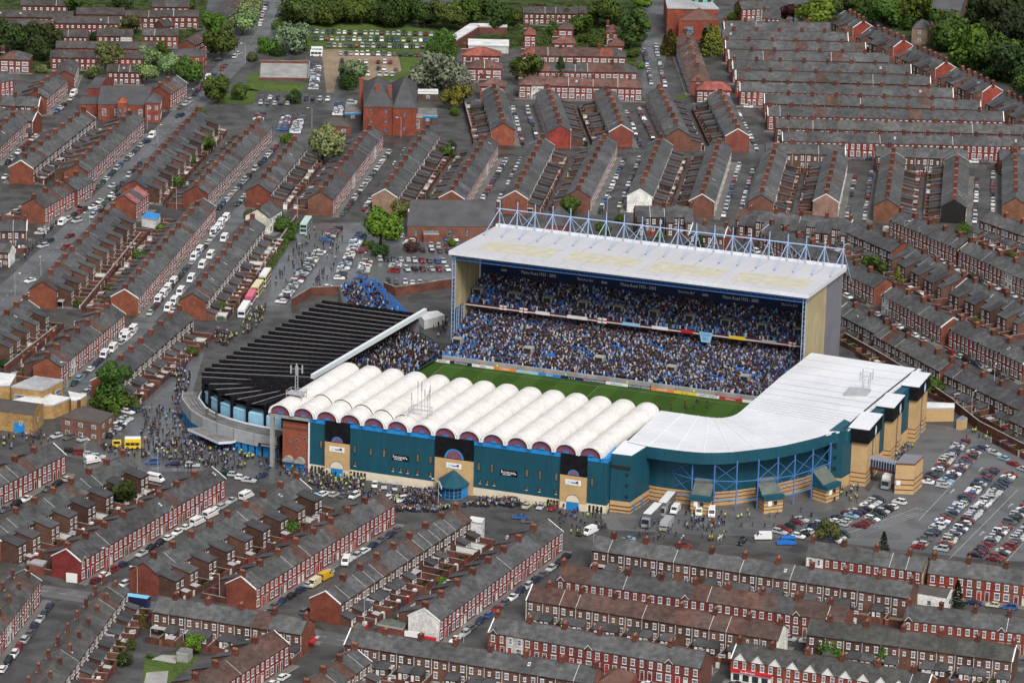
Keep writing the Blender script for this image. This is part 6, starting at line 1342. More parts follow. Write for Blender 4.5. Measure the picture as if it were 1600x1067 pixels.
# yellow-brick works left of the plaza
block('works', 'yellow-brick works with brown pitched roof and blue shutter at the left edge', 'works', [('C0',-90,470),('C0',200,508),('C0',270,440),('C0',30,410)], 6.2, (.34,.21,.085), 'gable', 'brownroof', 1.9, (1, 7, 1.0, 1.4), 'brick')
wk, _ = block('works_hall', 'yellow-brick flat-roofed hall behind the works', 'works', [('C0',70,335),('C0',265,355),('C0',390,295),('C0',215,272)], 7.0, (.34,.21,.085), 'flat', 'felt', win=(1, 4, 3.4, 2.6))
block('works_annex', 'white flat-roofed annex between works and hipped house', 'works', [('C0',-60,460),('C0',330,450),('C0',440,405),('C0',240,375)], 4.2, (.4,.25,.1), 'flat', 'feltwhite')
block('works_annex', 'small white flat-roofed annex with blue edge beside the hipped house', 'works', [('C0',440,420),('C0',480,425),('C0',535,388),('C0',420,365)], 4.4, (.42,.26,.1), 'flat', 'feltwhite')
block('works_annex', 'white flat-roofed shed at the far left behind the works', 'works', [('C0',-60,330),('C0',60,330),('C0',100,262),('C0',-60,245)], 4.6, (.42,.26,.1), 'flat', 'feltwhite')
mb = MB(); p = at('C0', 112, 612); q = at('C0', 75, 600); o = link('roller_shutter', None)
bpy.data.objects.remove(o)
a, b = at('C0', 72, 606), at('C0', 157, 618); d = (b-a).normalized(); mb.obox(((a.x+b.x)/2+d.y*.4, (a.y+b.y)/2-d.x*.4), (d.x, d.y), (b-a).length/2, .12, 0, 3.2, 0, ''); tag(link('roller_shutter', mb.mesh('roller_shutter', [M['bluep']])), 'bright blue roller shutter on the yellow-brick works', 'shutter')
ph, _ = block('hipped_house', 'brown-brick hipped house with white board at the plaza edge', 'house', [('C0',375,520),('C0',620,560),('C0',700,500),('C0',480,462)], 6.0, (.17,.085,.06), 'hip', 'brownroof', 2.6, (2, 4.2, 1.5, 1.2))
mb = MB(); mb.box(-.5, .5, -.5, .5, 8.0, 10.2, 0, 'b'); o = sp('chimney', mb, ['chim'], ph); o.location = (-3, 2, 0)
mb = MB(); a, b = at('C0', 500, 610), at('C0', 550, 618); d = (b-a).normalized(); mb.obox(((a.x+b.x)/2-ph.location.x+d.y*1.6, (a.y+b.y)/2-ph.location.y-d.x*1.6), (d.x, d.y), 1.9, .08, 2.7, 4.3, 0, ''); sp('white_board', mb, ['white'], ph)
block('white_workshop', 'long white single-storey workshop between the lower right terraces', 'workshop', [('D3',895,505),('D3',1100,540),('D3',1150,490),('D3',930,458)], 4.6, (.72,.72,.7), 'gable', 'brownroof', 1.4, (1, 5, .9, 1.2), frame='dark')
block('pyramid_house', 'small house with red-brown pyramid roof at the bottom edge', 'house', [('D2',535,1060),('D2',700,1085),('D2',770,1010),('D2',600,985)], 5.0, (.2,.065,.045), 'hip', 'tileroof', 2.8)
block('tan_gatehouse', 'tan brick boundary building at the far end of the corner stand', 'building', [('C3',975,470),('C3',1150,468),('C3',1150,440),('C3',975,432)], 4.2, (.5,.33,.16), 'flat', 'feltwhite', wmat='tan')
block('kiosk', 'small tan kiosk with blue door beside the car park wall', 'kiosk', [('C3',1165,540),('C3',1200,546),('C3',1232,530),('C3',1200,515)], 3.0, (.5,.33,.16), 'flat', 'slategrey', wmat='tan')
block('park_church', 'dark stone church with tall window among the park trees', 'church', [('A3',1010,60),('A3',1190,70),('A3',1250,10),('A3',1060,-20)], 14, (.12,.09,.07), 'gable', 'slateroof', 8, (1, 9, 2.5, 7), frame='dark')
block('park_lodge', 'stone lodge with slate roof at the park edge', 'lodge', [('A3',890,175),('A3',985,180),('A3',1010,145),('A3',915,140)], 7, (.2,.14,.1), 'hip', 'slateroof', 3, (2, 4, 1.2, 1.6))
block('club_house', 'brick house with pyramid slate roof behind the trusses, left', 'house', [('B2',205,360),('B2',330,370),('B2',370,310),('B2',230,300)], 6, (.2,.06,.045), 'hip', 'slateroof', 6)
block('garage', 'open-fronted concrete garage on the grass lot', 'garage', [('D0',1090,880),('D0',1160,890),('D0',1190,860),('D0',1120,850)], 2.4, (.3,.29,.26), 'flat', 'roofdirty', wmat='concrete')
block('brick_garage', 'flat-roofed garage beside the corner shop, lower left', 'garage', [('D0',180,325),('D0',262,345),('D0',290,318),('D0',215,305)], 3.0, (.2,.07,.05), 'flat', 'felt')
block('white_house_block', 'white flat-roofed extension at the end of the yellow-van terrace', 'building', [('D1',1310,70),('D1',1395,85),('D1',1412,55),('D1',1330,42)], 5.4, (.75,.75,.73), 'flat', 'feltwhite', win=(1, 3, 1.0, 1.0))
block('flat_garage', 'green felt-roofed garage below the white gable', 'garage', [('D1',750,705),('D1',905,735),('D1',925,700),('D1',790,675)], 3.0, (.2,.065,.045), 'flat', 'hedge_roof')
# shop fittings
def signboard(name, label, cat, A, B, z0, z1, m, txt=None, tm='white', size=.6, off=.3):
    a, b = at(*A, z0), at(*B, z0); a.z = b.z = 0; d = (b-a).normalized(); n_ = Vector((d.y, -d.x, 0)); L = (b-a).length; c_ = (a+b)/2
    root = tag(link(name, None, None, (c_.x, c_.y, 0), math.atan2(d.y, d.x)), label, cat); mb = MB(); mb.box(-L/2, L/2, -off, 0, z0, z1, 0); sp('board', mb, [m], root)
    if txt: text('lettering', txt, root, (0, -off-.03, z0+(z1-z0)*.2), (math.pi/2, 0, 0), size, M[tm], 1.0)
    return root
# ------------------------------------------------------------------ walls and small structures
def wall(label, pts, h, m='brick_yard', t=.2, name='brick_wall', cat='wall'):
    q = [at(*p) if isinstance(p[0], str) else gnd(*p) for p in pts]; o = tag(link(name, None, None, q[0]), label, cat); mb = MB(); cp = MB()
    for a, b in zip(q[:-1], q[1:]):
        a, b = a-q[0], b-q[0]; d = (b-a).normalized(); c_ = (a+b)/2; mb.obox((c_.x, c_.y), (d.x, d.y), (b-a).length/2, t, 0, h); cp.obox((c_.x, c_.y), (d.x, d.y), (b-a).length/2, t+.05, h, h+.1)
    sp('wall', mb, [m], o); sp('coping', cp, ['kerb'], o)
wall('long alley wall behind the main road back wings', [('B0',500,905),('B0',870,450)], 2.6)
wall('alley wall at the lower left behind the flat roofs', [('C0',30,250),('C0',350,0)], 2.6)
wall('brick wall along the far edge of the car park by the black roof', [('B1',220,870),('B1',335,800),('B1',530,790)], 3.0)
wall('stadium boundary wall beside the upper car park', [('B1',790,770),('B1',860,800),('B1',1230,745)], 3.2)
wall('car park boundary wall at the right edge', [('C3',1150,480),('C3',1300,600),('C3',1581,745),('C3',1800,850)], 3.0)
wall('brown boundary wall behind the corner stand', [('C3',470,60),('C3',700,190),('C3',960,350),('C3',1150,480)], 3.4)
wall('playground wall with red brick face', [('A1',20,390),('A1',330,395),('A1',325,500),('A1',15,495)], 1.1)
wall('school yard wall right of the red-brick building', [('A1',1280,640),('A1',1330,830)], 3.0)
wall('verge wall left of the coaches', [('B1',0,700),('B1',60,600),('B1',250,330)], 1.8)
mb = MB(); a, b = at('B0', 880, 345), at('B0', 985, 335)
block('blue_roof_shed', 'white shed with bright blue sheet roof between the terraces', 'shed', [('B0',875,318),('B0',965,335),('B0',990,300),('B0',905,285)], 3.2, (.7,.7,.68), 'flat', 'bluep')
_n, _r2, _pA, _pB, _nv, _k = next(t for t in TERR if t[0] == 'shop row'); _ux = (_pB-_pA).normalized(); _c = _pA+_ux*5.6+_nv*(STY['T'][2]/2+.05)
sg = tag(link('shop_sign', None, None, (_c.x, _c.y, 0), math.atan2(_ux.y, _ux.x)), 'red betting shop sign on the bottom right shop row', 'sign'); mb = MB(); mb.box(-5.6, 5.6, -.7, 0, 2.75, 3.6, 0); sp('board', mb, ['flagred'], sg); text('lettering', '/Ladbrokes/', sg, (-.8, -.74, 2.92), (math.pi/2, 0, 0), .85, M['white'], 1.0)
mb = MB(); mb.box(-5.5, 5.5, -.3, 0, .1, 2.7, 0); sp('shop_front', mb, ['trim'], sg)
for _i in range(4): mb = MB(); mb.box(-4.9+_i*2.6, -3.2+_i*2.6, -.34, -.3, .5, 2.3, 0); sp('window', mb, ['glass_dark'], sg)
signboard('shop_awning', 'bright red awning on the white-gabled corner shop', 'awning', ('D1',1030,785), ('D1',1115,800), 2.2, 2.9, 'flagred', None, off=1.0)
signboard('shop_awning', 'small red awning on the orange gable corner shop', 'awning', ('D1',325,818), ('D1',362,800), 2.2, 2.8, 'flagred', None, off=1.0)
signboard('shop_sign', 'red shop fascia on the left main road shops', 'sign', ('B0',165,292), ('B0',262,300), 2.6, 3.3, 'flagred')
signboard('white_shop_wall', 'white rendered shop wall under the white gable', 'shop wall', ('D1',917,800), ('D1',1010,808), .1, 2.8, 'white', off=.3)
signboard('shop_window', 'white-framed shutter of the red corner shop', 'shop front', ('D0',410,440), ('D0',478,448), .2, 2.9, 'trim', off=.25)
# ------------------------------------------------------------------ trees
M['leaf'] = mat('leaf', objcol=True, rough=.8, spec=.12, noise=((.35, .55, 1.5), (2.5, .7, 1.3)), rnd=.12)
M['bark'] = mat('bark', (.07, .052, .04), rough=.95, noise=((2, .7, 1.3),))
def tree_mesh(seed, kind):
    r = random.Random(seed); mb = MB(); lobes = []
    if kind == 'cone':
        for i in range(900):
            z = r.random()**1.25; rad = (1-z)*.5*math.sqrt(r.random())*1.05 + .05; t = r.uniform(0, 6.283); c_ = Vector((rad*math.cos(t), rad*math.sin(t), .05+z*1.55)); s = .055
            a = Vector((r.gauss(0,1), r.gauss(0,1), r.gauss(0,.6))).normalized()*s; b = a.orthogonal().normalized()*s; mb.poly([c_-a, c_+b, c_+a, c_-b])
    else:
        nl_ = {'round': 9, 'wide': 12, 'tall': 11, 'bush': 7}[kind]; H = {'round': .62, 'wide': .5, 'tall': 1.05, 'bush': .45}[kind]
        for i in range(nl_):
            t = r.uniform(0, 6.283); q = math.sqrt(r.random())*.62; z = r.uniform(-.55, .75)*H; lobes.append((Vector((q*math.cos(t), q*math.sin(t), z)), r.uniform(.3, .46)*(1-.25*abs(z/H)), r.uniform(.75, 1.25)))
        lobes.append((Vector((0,0,.1)), .55, 1.0))
        N_ = {'round': 2400, 'wide': 2700, 'tall': 2700, 'bush': 1300}[kind]
        for i in range(N_):
            c0, lr, _ = r.choice(lobes); d = Vector((r.gauss(0,1), r.gauss(0,1), r.gauss(0,1))).normalized(); rr = lr*(r.random()**.3)
            if r.random() < .04: rr *= 1.22
            c_ = c0 + d*rr; c_.z = c_.z*.95 + {'round': .74, 'wide': .64, 'tall': 1.08, 'bush': .36}[kind]
            if c_.z < .05: continue
            s = r.uniform(.045, .085); a = (d.orthogonal().normalized()*r.uniform(-1,1)+d.cross(d.orthogonal()).normalized()*r.uniform(-1,1)+Vector((0,0,r.uniform(-.5,.5)))).normalized()*s; b = a.cross(d+Vector((r.uniform(-.6,.6),)*3)).normalized()*s*.8
            mb.poly([c_-a, c_+b, c_+a*1.1, c_-b])
    return mb.mesh('crown', [M['leaf']])
def trunk_mesh(kind):
    mb = MB(); top = {'round': .8, 'wide': .7, 'tall': 1.1, 'bush': .3, 'cone': .5}[kind]
    mb.tube((0,0,0), (0.02,0,top*.6), .055, 7, 0, .04); mb.tube((0.02,0,top*.55), (0,0.02,top), .042, 6, 0, .02)
    if kind != 'cone':
        for t in range(4):
            a = t*1.57+.5; mb.tube((.01,0,top*(.45+.08*t)), (.3*math.cos(a), .3*math.sin(a), top*(.8+.08*t)), .028, 5, 0, .012)
    return mb.mesh('trunk', [M['bark']])
TM = {k: [tree_mesh(10*i+j, k) for j in range(3)] for i, k in enumerate(('round', 'wide', 'tall', 'bush', 'cone'))}; TK = {k: trunk_mesh(k) for k in TM}
GC = {'g': ((.056,.092,.017),'green'), 'd': ((.032,.056,.014),'dark green'), 'b': ((.085,.145,.02),'bright green'), 'o': ((.085,.095,.035),'olive green'), 's': ((.13,.165,.10),'silvery'), 'w': ((.16,.20,.085),'white-blossomed'),
      'y': ((.12,.13,.025),'golden green'), 'p': ((.05,.014,.018),'purple-leaved'), 'r': ((.07,.035,.028),'reddish'), 'k': ((.022,.036,.013),'very dark')}
TREES = """A0 60 230 170 d round|A0 285 225 165 d round|A0 240 315 110 d round|A0 165 200 120 d bush|A0 50 410 90 g bush|A0 265 430 70 w bush|A0 575 450 105 o bush|A0 690 350 140 o round|A0 930 345 105 w round|A0 1000 300 80 g bush|A0 905 450 115 w round|A0 1030 395 115 w round|A0 1150 440 150 g round|A0 1300 145 130 g round|A0 1370 270 175 g round|A0 1410 170 90 o round|A0 1500 130 140 w round|A0 1535 50 130 w round|A0 1350 555 150 g round|A0 1490 565 90 g round|A0 1240 695 80 g bush|A0 1285 890 90 g round|A0 1180 1010 75 g bush|A0 820 145 110 o round|A0 700 212 110 o bush|A0 470 30 120 g round|A0 1160 35 90 g bush|A0 760 22 110 d bush|A0 1560 355 80 o bush|A0 590 225 90 d bush|A0 1075 240 60 d bush
A1 215 60 150 g wide|A1 300 75 150 o wide|A1 390 50 160 d wide|A1 470 75 160 g wide|A1 560 60 160 o wide|A1 650 65 170 g wide|A1 745 60 160 d wide|A1 840 75 170 d wide|A1 905 70 130 g wide|A1 420 20 150 g wide|A1 610 15 150 g wide|A1 800 15 150 d wide|A1 1040 85 150 d round|A1 1180 95 160 g round|A1 1290 80 140 g round|A1 1500 100 150 d round|A1 1370 60 120 g round|A1 125 165 75 g bush|A1 215 235 175 s wide|A1 85 290 120 g bush|A1 280 285 90 g bush|A1 150 320 90 d bush|A1 620 430 150 s round|A1 560 515 130 d bush|A1 1020 450 160 s round|A1 1150 445 200 s wide|A1 1240 490 140 s round|A1 1080 500 150 s bush|A1 1150 245 120 g round|A1 1110 315 110 g round|A1 1200 330 90 g bush|A1 1240 590 140 y round|A1 1225 690 70 g bush|A1 410 885 190 w round|A1 190 860 75 b bush|A1 240 610 95 d bush|A1 1165 945 100 g bush|A1 1205 910 80 d bush|A1 1400 345 80 g bush
A2 100 420 160 g round|A2 300 430 80 d cone|A2 250 190 100 g bush|A2 150 75 80 p round|A2 420 150 110 g round|A2 590 80 170 g round|A2 740 160 160 g tall|A2 790 10 100 b round|A2 20 110 90 g round|A2 235 125 90 s bush|A2 320 90 90 d round|A2 455 240 90 g bush|A2 525 270 90 g bush|A2 650 90 120 g round|A2 945 270 55 y cone|A2 975 268 70 y cone|A2 1000 275 60 y cone|A2 1190 255 75 y cone|A2 1225 250 85 y cone|A2 1265 245 75 y cone|A2 1410 80 60 d tall|A2 1360 110 70 g bush|A2 350 340 50 p bush|A2 790 410 50 b bush|A2 760 330 80 g bush
A3 160 75 115 p round|A3 290 70 195 b round|A3 420 35 95 o round|A3 490 40 90 d round|A3 560 55 150 d round|A3 650 60 130 g round|A3 730 70 180 g wide|A3 850 60 200 g wide|A3 960 60 150 g wide|A3 790 125 120 g bush|A3 870 150 110 d bush|A3 1110 195 220 g wide|A3 1235 290 230 g wide|A3 1400 335 220 g wide|A3 1530 390 230 d wide|A3 1290 70 260 k wide|A3 1440 100 290 k wide|A3 1570 200 240 k wide|A3 1050 240 110 g round|A3 1380 200 200 k wide|A3 1200 130 180 k wide|A3 1640 330 220 d wide|A3 1590 60 240 k wide|A3 1650 520 200 d wide|A3 200 205 55 d tall|A3 1300 385 130 d bush|A3 1420 450 130 d bush
B1 770 365 205 b round|B1 890 265 110 o round|B1 760 525 110 d bush|B1 950 500 95 r bush|B1 1210 475 65 b bush|B1 160 365 130 g bush|B1 20 320 75 d bush|B1 1080 205 80 g bush|B1 735 240 50 g bush|B1 690 490 70 g bush|B1 210 440 60 g bush
B0 1080 100 110 g bush|B0 850 560 90 g bush|B0 1540 300 80 g bush|B0 670 760 50 g bush|B0 1370 870 90 g bush|B0 480 850 65 g bush|B0 1000 385 60 b bush|B0 640 245 30 g bush
B2 365 248 105 g round|B2 75 262 60 g bush|B2 560 390 95 g round|B2 670 320 65 g bush|B2 780 400 50 g bush|B2 915 425 70 g bush|B2 1160 485 60 k cone|B2 335 890 0 g bush
B3 1215 385 95 g bush|B3 360 445 65 g bush|B3 650 600 115 g round|B3 805 685 65 y cone|B3 1510 555 55 g bush|B3 925 725 60 g bush|B3 560 820 40 g bush|B3 1290 970 60 g bush
C0 700 310 165 g tall|C0 700 440 160 g bush|C0 620 420 110 g bush|C0 790 430 120 g bush|C0 60 100 110 d bush|C0 20 195 65 d bush|C0 760 990 135 d round|C0 1180 120 75 g bush
C3 1025 330 100 g round
D0 1200 820 110 b round|D0 770 925 115 d bush|D0 880 680 45 y cone|D0 930 900 45 g bush|D0 110 290 70 d bush|D0 800 830 90 g bush
D1 200 110 115 g bush|D1 140 60 85 b bush|D1 1155 445 75 b bush|D1 705 970 65 d bush
D3 375 130 115 o round|D3 715 195 60 d cone|D3 390 850 200 g bush|D3 1170 525 75 d cone|D3 705 900 65 g cone|D3 610 935 60 y bush|D3 1280 1010 70 d bush|D3 300 860 90 g bush"""
LMK = [(n, (a+b)/2) for n, r, a, b, *_ in TERR if not any(c_.isdigit() for c_ in n)] + [(n, at(t, x, y)) for n, t, x, y in (('grass car park','A1',700,230),('dirt car park','A1',650,400),('twin-roofed red building','A1',820,800),('long slate hall','B1',1200,440),('school hall','A0',750,700),('playground','A1',180,440),('domed hall','A2',1150,200),('white garages','A1',1350,270),('park church','A3',1100,80),('park lodge','A3',950,230),('wet car park','B1',400,600),('yellow works','C0',150,560),('top hedge bank','A1',450,80),('top left corner','A0',60,150),('brown flats','A0',760,480),('modern rows','A0',550,200),('long modern pair','A0',620,340),('main road bend','A0',1350,420),('main road top','A1',20,60),('garden houses','A2',320,230),('tall garden house','A2',620,240),('top edge rows','A2',300,80),('garage hipped house','A1',1400,330),('semi-detached pair','A1',1420,450),('park woods','A3',1500,200),('upper park','A3',750,60),('pavilion','A1',490,830),('blue huts','A1',1060,760))]
def landmark(P): return min(LMK, key=lambda q: (q[1]-P).length)
tl = []
for row in TREES.split('\n'):
    for e_ in row.split('|'):
        t, x, y, d, c_, k = e_.split(); x, y, d = float(x), float(y), float(d)
        if d < 20: continue
        P = at(t, x, y); dm = d/3.9525/ppm(P)                       # crown width in metres
        sxy = dm/1.22 if k != 'cone' else dm/.72; zc = {'round': .74, 'wide': .64, 'tall': 1.08, 'bush': .36, 'cone': .8}[k]*sxy
        P = at(t, x, y, zc); P.z = 0; tl.append((P, sxy, c_, k, tp(t, x, y)))
names = {}
for P, s, c_, k, px_ in tl:
    lm = landmark(P); kd = {'cone': 'conifer', 'bush': 'bush', 'tall': 'tall tree', 'wide': 'spreading tree', 'round': 'round tree'}[k]
    names.setdefault((GC[c_][1], kd, lm[0]), []).append(px_)
for P, s, c_, k, px_ in tl:
    lm = landmark(P); kd = {'cone': 'conifer', 'bush': 'bush', 'tall': 'tall tree', 'wide': 'spreading tree', 'round': 'round tree'}[k]
    l_ = sorted(names[(GC[c_][1], kd, lm[0])]); lab = '%s %s near the %s' % (GC[c_][1], kd, lm[0])
    if len(l_) > 1: lab += ', %s from the left' % ordw(l_.index(px_)+1)
    root = tag(link({'cone': 'conifer_tree', 'bush': 'bush'}.get(k, 'tree'), None, None, P, random.uniform(0, 6.28)), lab, 'bush' if k == 'bush' else 'tree', 'trees and bushes')
    root.scale = (s, s, s*random.uniform(.92, 1.1))
    link('crown', random.choice(TM[k]), root, (0,0,0), 0, tuple(q*random.uniform(.85, 1.15) for q in GC[c_][0])); link('trunk', TK[k], root)
# low garden growth that reads as one mass
def growth(label, pts, n, col, hh=1.6):
    mb = MB(); k = 0; q = [at(*p) for p in pts]; x0, x1 = min(p.x for p in q), max(p.x for p in q); y0, y1 = min(p.y for p in q), max(p.y for p in q); rr = random.Random(n)
    while k < n:
        x, y = rr.uniform(x0, x1), rr.uniform(y0, y1); c_ = False; j = len(q)-1
        for i in range(len(q)):
            if (q[i].y > y) != (q[j].y > y) and x < (q[j].x-q[i].x)*(y-q[i].y)/(q[j].y-q[i].y)+q[i].x: c_ = not c_
            j = i
        if not c_: continue
        k += 1; r_ = rr.uniform(.8, 2.2); h_ = rr.uniform(.5, 1)*hh
        for _ in range(26):
            c0 = Vector((x+rr.gauss(0,.5)*r_, y+rr.gauss(0,.5)*r_, abs(rr.gauss(.45,.35))*h_)); a = Vector((rr.gauss(0,1), rr.gauss(0,1), rr.gauss(0,1))).normalized()*.45; b = a.orthogonal().normalized()*.4; mb.poly([c0-a, c0+b, c0+a, c0-b])
    o = link('undergrowth', mb.mesh('undergrowth', [M['leaf']]), None, (0,0,0), 0, col); o['kind'] = 'stuff'; tag(o, label, 'undergrowth')
growth('shrubs and garden growth between the hipped houses, top centre', [('A2',-40,40),('A2',700,40),('A2',720,290),('A2',0,290)], 150, (.045,.075,.018))
growth('shrubs among the modern rows, top left', [('A0',0,0),('A0',1250,0),('A0',1150,420),('A0',520,450),('A0',0,420)], 170, (.038,.06,.018), 1.3)
growth('scrub under the tree belt at the top edge', [('A1',150,0),('A1',1000,0),('A1',1080,130),('A1',420,125),('A1',160,150)], 160, (.04,.066,.018), 2.2)
growth('scrub at the park edge, top right corner', [('A3',460,20),('A3',1600,20),('A3',1650,600),('A3',1250,390),('A3',640,110)], 170, (.032,.052,.016), 2.4)
# hedges along the verge
for lab, pts, hh in (('rough green hedge on the verge left of the coaches', [('B1',70,640),('B1',250,360)], 1.0),):
    q = [at(*p) for p in pts]; mb = MB(); d = q[1]-q[0]
    for i in range(1500):
        c_ = q[0]+d*random.random()+Vector((random.uniform(-1.8,1.8), random.uniform(-1,1), random.uniform(0,hh))); a = Vector((random.gauss(0,1), random.gauss(0,1), random.gauss(0,1))).normalized()*.4; b = a.orthogonal().normalized()*.35; mb.poly([c_-a, c_+b, c_+a, c_-b])
    tag(link('hedge', mb.mesh('hedge', [M['hedge']])), lab, 'hedge')
# ------------------------------------------------------------------ street lamps and poles
lp = MB(); lp.tube((0,0,0), (0,0,8), .11, 6, 0, .07); lp.tube((0,0,7.95), (0,-1.6,8.25), .05, 5, 0); lpm = lp.mesh('column', [M['lead']]); lh = MB(); lh.box(-.16, .16, -2.2, -1.5, 8.15, 8.33, 0); lhm = lh.mesh('lantern', [M['white']])
LAMPS = [('B0',253,690),('B0',93,800),('B0',555,420),('B0',1090,265),('D1',668,715),('D1',1282,815),('D2',720,985),('A0',910,800),('A0',975,905),('A0',1515,385),('A1',345,790),('A1',895,850),('C0',415,330),('C0',975,880),('C0',525,830),('C3',1255,520),('D0',848,515),('D0',678,400),('D0',1355,560),('B2',585,330),('B3',835,470),('B3',545,1060),('A2',430,600),('A2',360,920),('D2',500,300),('C1',1125,1060),('B1',795,265),('B1',255,320),('A3',645,1040),('D1',1222,600),('B1',655,680),('C3',1395,330)]
for i, p in enumerate(LAMPS):
    P = at(*p); lm = landmark(P); k = sum(1 for j in LAMPS[:i] if landmark(at(*j))[0] == lm[0])
    o = tag(link('street_lamp', None, None, P, random.choice((0, 1.3, 2.5, -1.2))), 'grey street lamp near the %s%s' % (lm[0], ', %s one' % ordw(k+1) if k else ''), 'street lamp', 'street lamps'); link('column', lpm, o); link('lantern', lhm, o)
# ------------------------------------------------------------------ vehicles
M['paint'] = mat('car_paint', objcol=True, rough=.22, spec=.5); M['paint_a'] = mat('car_paint_many', attr='Col', rough=.25, spec=.5)
M['carglass'] = mat('car_glass', (.022, .027, .034), rough=.08, spec=.6); M['tyre'] = mat('tyre', (.012, .012, .013), rough=.8); M['hub'] = mat('wheel_rim', (.28, .28, .29), rough=.4); M['tail'] = mat('tail_lamp', (.35, .012, .01), rough=.3); M['lampw'] = mat('head_lamp', (.6, .6, .58), rough=.2)
def car_parts(L=4.2, Wd=1.7, H=1.42, cab=(-.85, 1.75, -.2, 1.4), hood=.86, nose=.62, tailz=.9):
    """returns MBs: body (0 paint, 1 glass, 2 dark, 3 head lamp, 4 tail lamp), wheel; nose at -x"""
    b = MB(); h, w_ = L/2, Wd/2; x0, x1, r0, r1 = cab
    prof = [(-h,.28),(-h+.02,nose),(-h+.35,hood-.08),(x0,hood+.04),(x1,tailz+.02),(h-.04,tailz-.04),(h,.6),(h,.3)]
    for s in (-1, 1):
        pts = [(x, s*(w_ if z < .7 else w_*.95), z) for x, z in prof]; b.poly(pts if s < 0 else pts[::-1], 0)
    for (xa, za), (xb, zb_) in zip(prof[:-1], prof[1:]):
        wa, wb = (w_ if za < .7 else w_*.95), (w_ if zb_ < .7 else w_*.95); b.poly([(xa,-wa,za),(xb,-wb,zb_),(xb,wb,zb_),(xa,wa,za)][::-1], 0)
    cw, rw = w_*.92, w_*.74; zc = hood+.02; zt = tailz
    A = [(x0,-cw,zc),(x1,-cw,zt),(x1,cw,zt),(x0,cw,zc)]; T = [(r0,-rw,H),(r1,-rw,H),(r1,rw,H),(r0,rw,H)]
    for i in range(4):
        j = (i+1) % 4; b.poly([A[i], A[j], T[j], T[i]], 1)
    b.poly([(r0,-rw,H+.01),(r1,-rw,H+.01),(r1,rw,H+.01),(r0,rw,H+.01)], 0)
    for s in (-1, 1):     # pillars
        for (xa, za), xb in (((x0, zc), r0), ((x1, zt), r1), (((x0+x1)/2, (zc+zt)/2), (r0+r1)/2)):
            b.poly([(xa-.05,s*(cw+.015),za),(xa+.05,s*(cw+.015),za),(xb+.05,s*(rw+.015),H),(xb-.05,s*(rw+.015),H)][::-s], 0)
    b.box(-h-.02, -h+.04, -w_*.9, -w_*.55, .52, .66, 3); b.box(-h-.02, -h+.04, w_*.55, w_*.9, .52, .66, 3); b.box(h-.03, h+.02, -w_*.92, -w_*.6, .6, .8, 4); b.box(h-.03, h+.02, w_*.6, w_*.92, .6, .8, 4); b.box(-h-.03, h+.03, -w_*.93, w_*.93, .24, .36, 2)
    return b
def wheel_mb():
    m_ = MB(); m_.tube((0,-.11,0), (0,.11,0), .31, 9, 0); m_.tube((0,-.125,0), (0,.125,0), .18, 7, 1); return m_
WHEEL = wheel_mb()
TYPES = {'hatchback': (dict(L=3.9, H=1.42, cab=(-.8,1.8,-.15,1.55), tailz=.95), 1.22), 'saloon': (dict(L=4.45, H=1.4, cab=(-.8,1.45,-.1,.95), tailz=.96), 1.35), 'estate': (dict(L=4.5, H=1.45, cab=(-.8,2.15,-.1,2.0), tailz=.95), 1.36), 'people carrier': (dict(L=4.3, H=1.68, cab=(-1.3,2.05,-.5,1.8), hood=.95, nose=.7, tailz=1.0), 1.33)}
def van_parts(L=5.0, Wd=1.95, H=2.2, wins=False):
    b = MB(); h, w_ = L/2, Wd/2; prof = [(-h,.3),(-h,.85),(-h+.7,1.15),(-h+1.35,H-.1),(-h+1.6,H),(h-.05,H),(h,1.0),(h,.32)]
    for s in (-1, 1): pts = [(x, s*w_*(1 if z < 1.2 else .95), z) for x, z in prof]; b.poly(pts if s < 0 else pts[::-1], 0)
    for k, ((xa, za), (xb, zb_)) in enumerate(zip(prof[:-1], prof[1:])):
        wa, wb = w_*(1 if za < 1.2 else .95), w_*(1 if zb_ < 1.2 else .95); b.poly([(xa,-wa,za),(xb,-wb,zb_),(xb,wb,zb_),(xa,wa,za)][::-1], 0)
    b.poly([(-h+.74,-w_*.82,1.2),(-h+1.3,-w_*.82,H-.2),(-h+1.3,w_*.82,H-.2),(-h+.74,w_*.82,1.2)][::-1], 1)
    for q in range(4): b.v[-1-q] = tuple(Vector(b.v[-1-q])+Vector((-.03,0,.02)))
    for s in (-1, 1):
        b.box(-h+1.35, -h+2.1, *sorted((s*w_*.95, s*(w_*.955+.02))), 1.2, H-.3, 1)
        if wins: b.box(-h+2.25, h-.25, *sorted((s*w_*.95, s*(w_*.955+.02))), 1.25, H-.35, 1)
    b.box(h-.01, h+.03, -w_*.75, w_*.75, 1.25, H-.35, 1)
    b.box(-h-.02, -h+.03, -w_*.9, -w_*.6, .62, .82, 3); b.box(-h-.02, -h+.03, w_*.6, w_*.9, .62, .82, 3); b.box(h-.02, h+.025, -w_*.95, -w_*.82, .8, 1.15, 4); b.box(h-.02, h+.025, w_*.82, w_*.95, .8, 1.15, 4); b.box(-h-.03, h+.03, -w_*.9, w_*.9, .26, .42, 2)
    return b
CMATS = [M['paint'], M['carglass'], M['dark'], M['lampw'], M['tail']]
CARM = {k: car_parts(**v[0]) for k, v in TYPES.items()}; CARME = {k: v.mesh('body', CMATS) for k, v in CARM.items()}; WHME = WHEEL.mesh('wheel', [M['tyre'], M['hub']])
CARW = {}
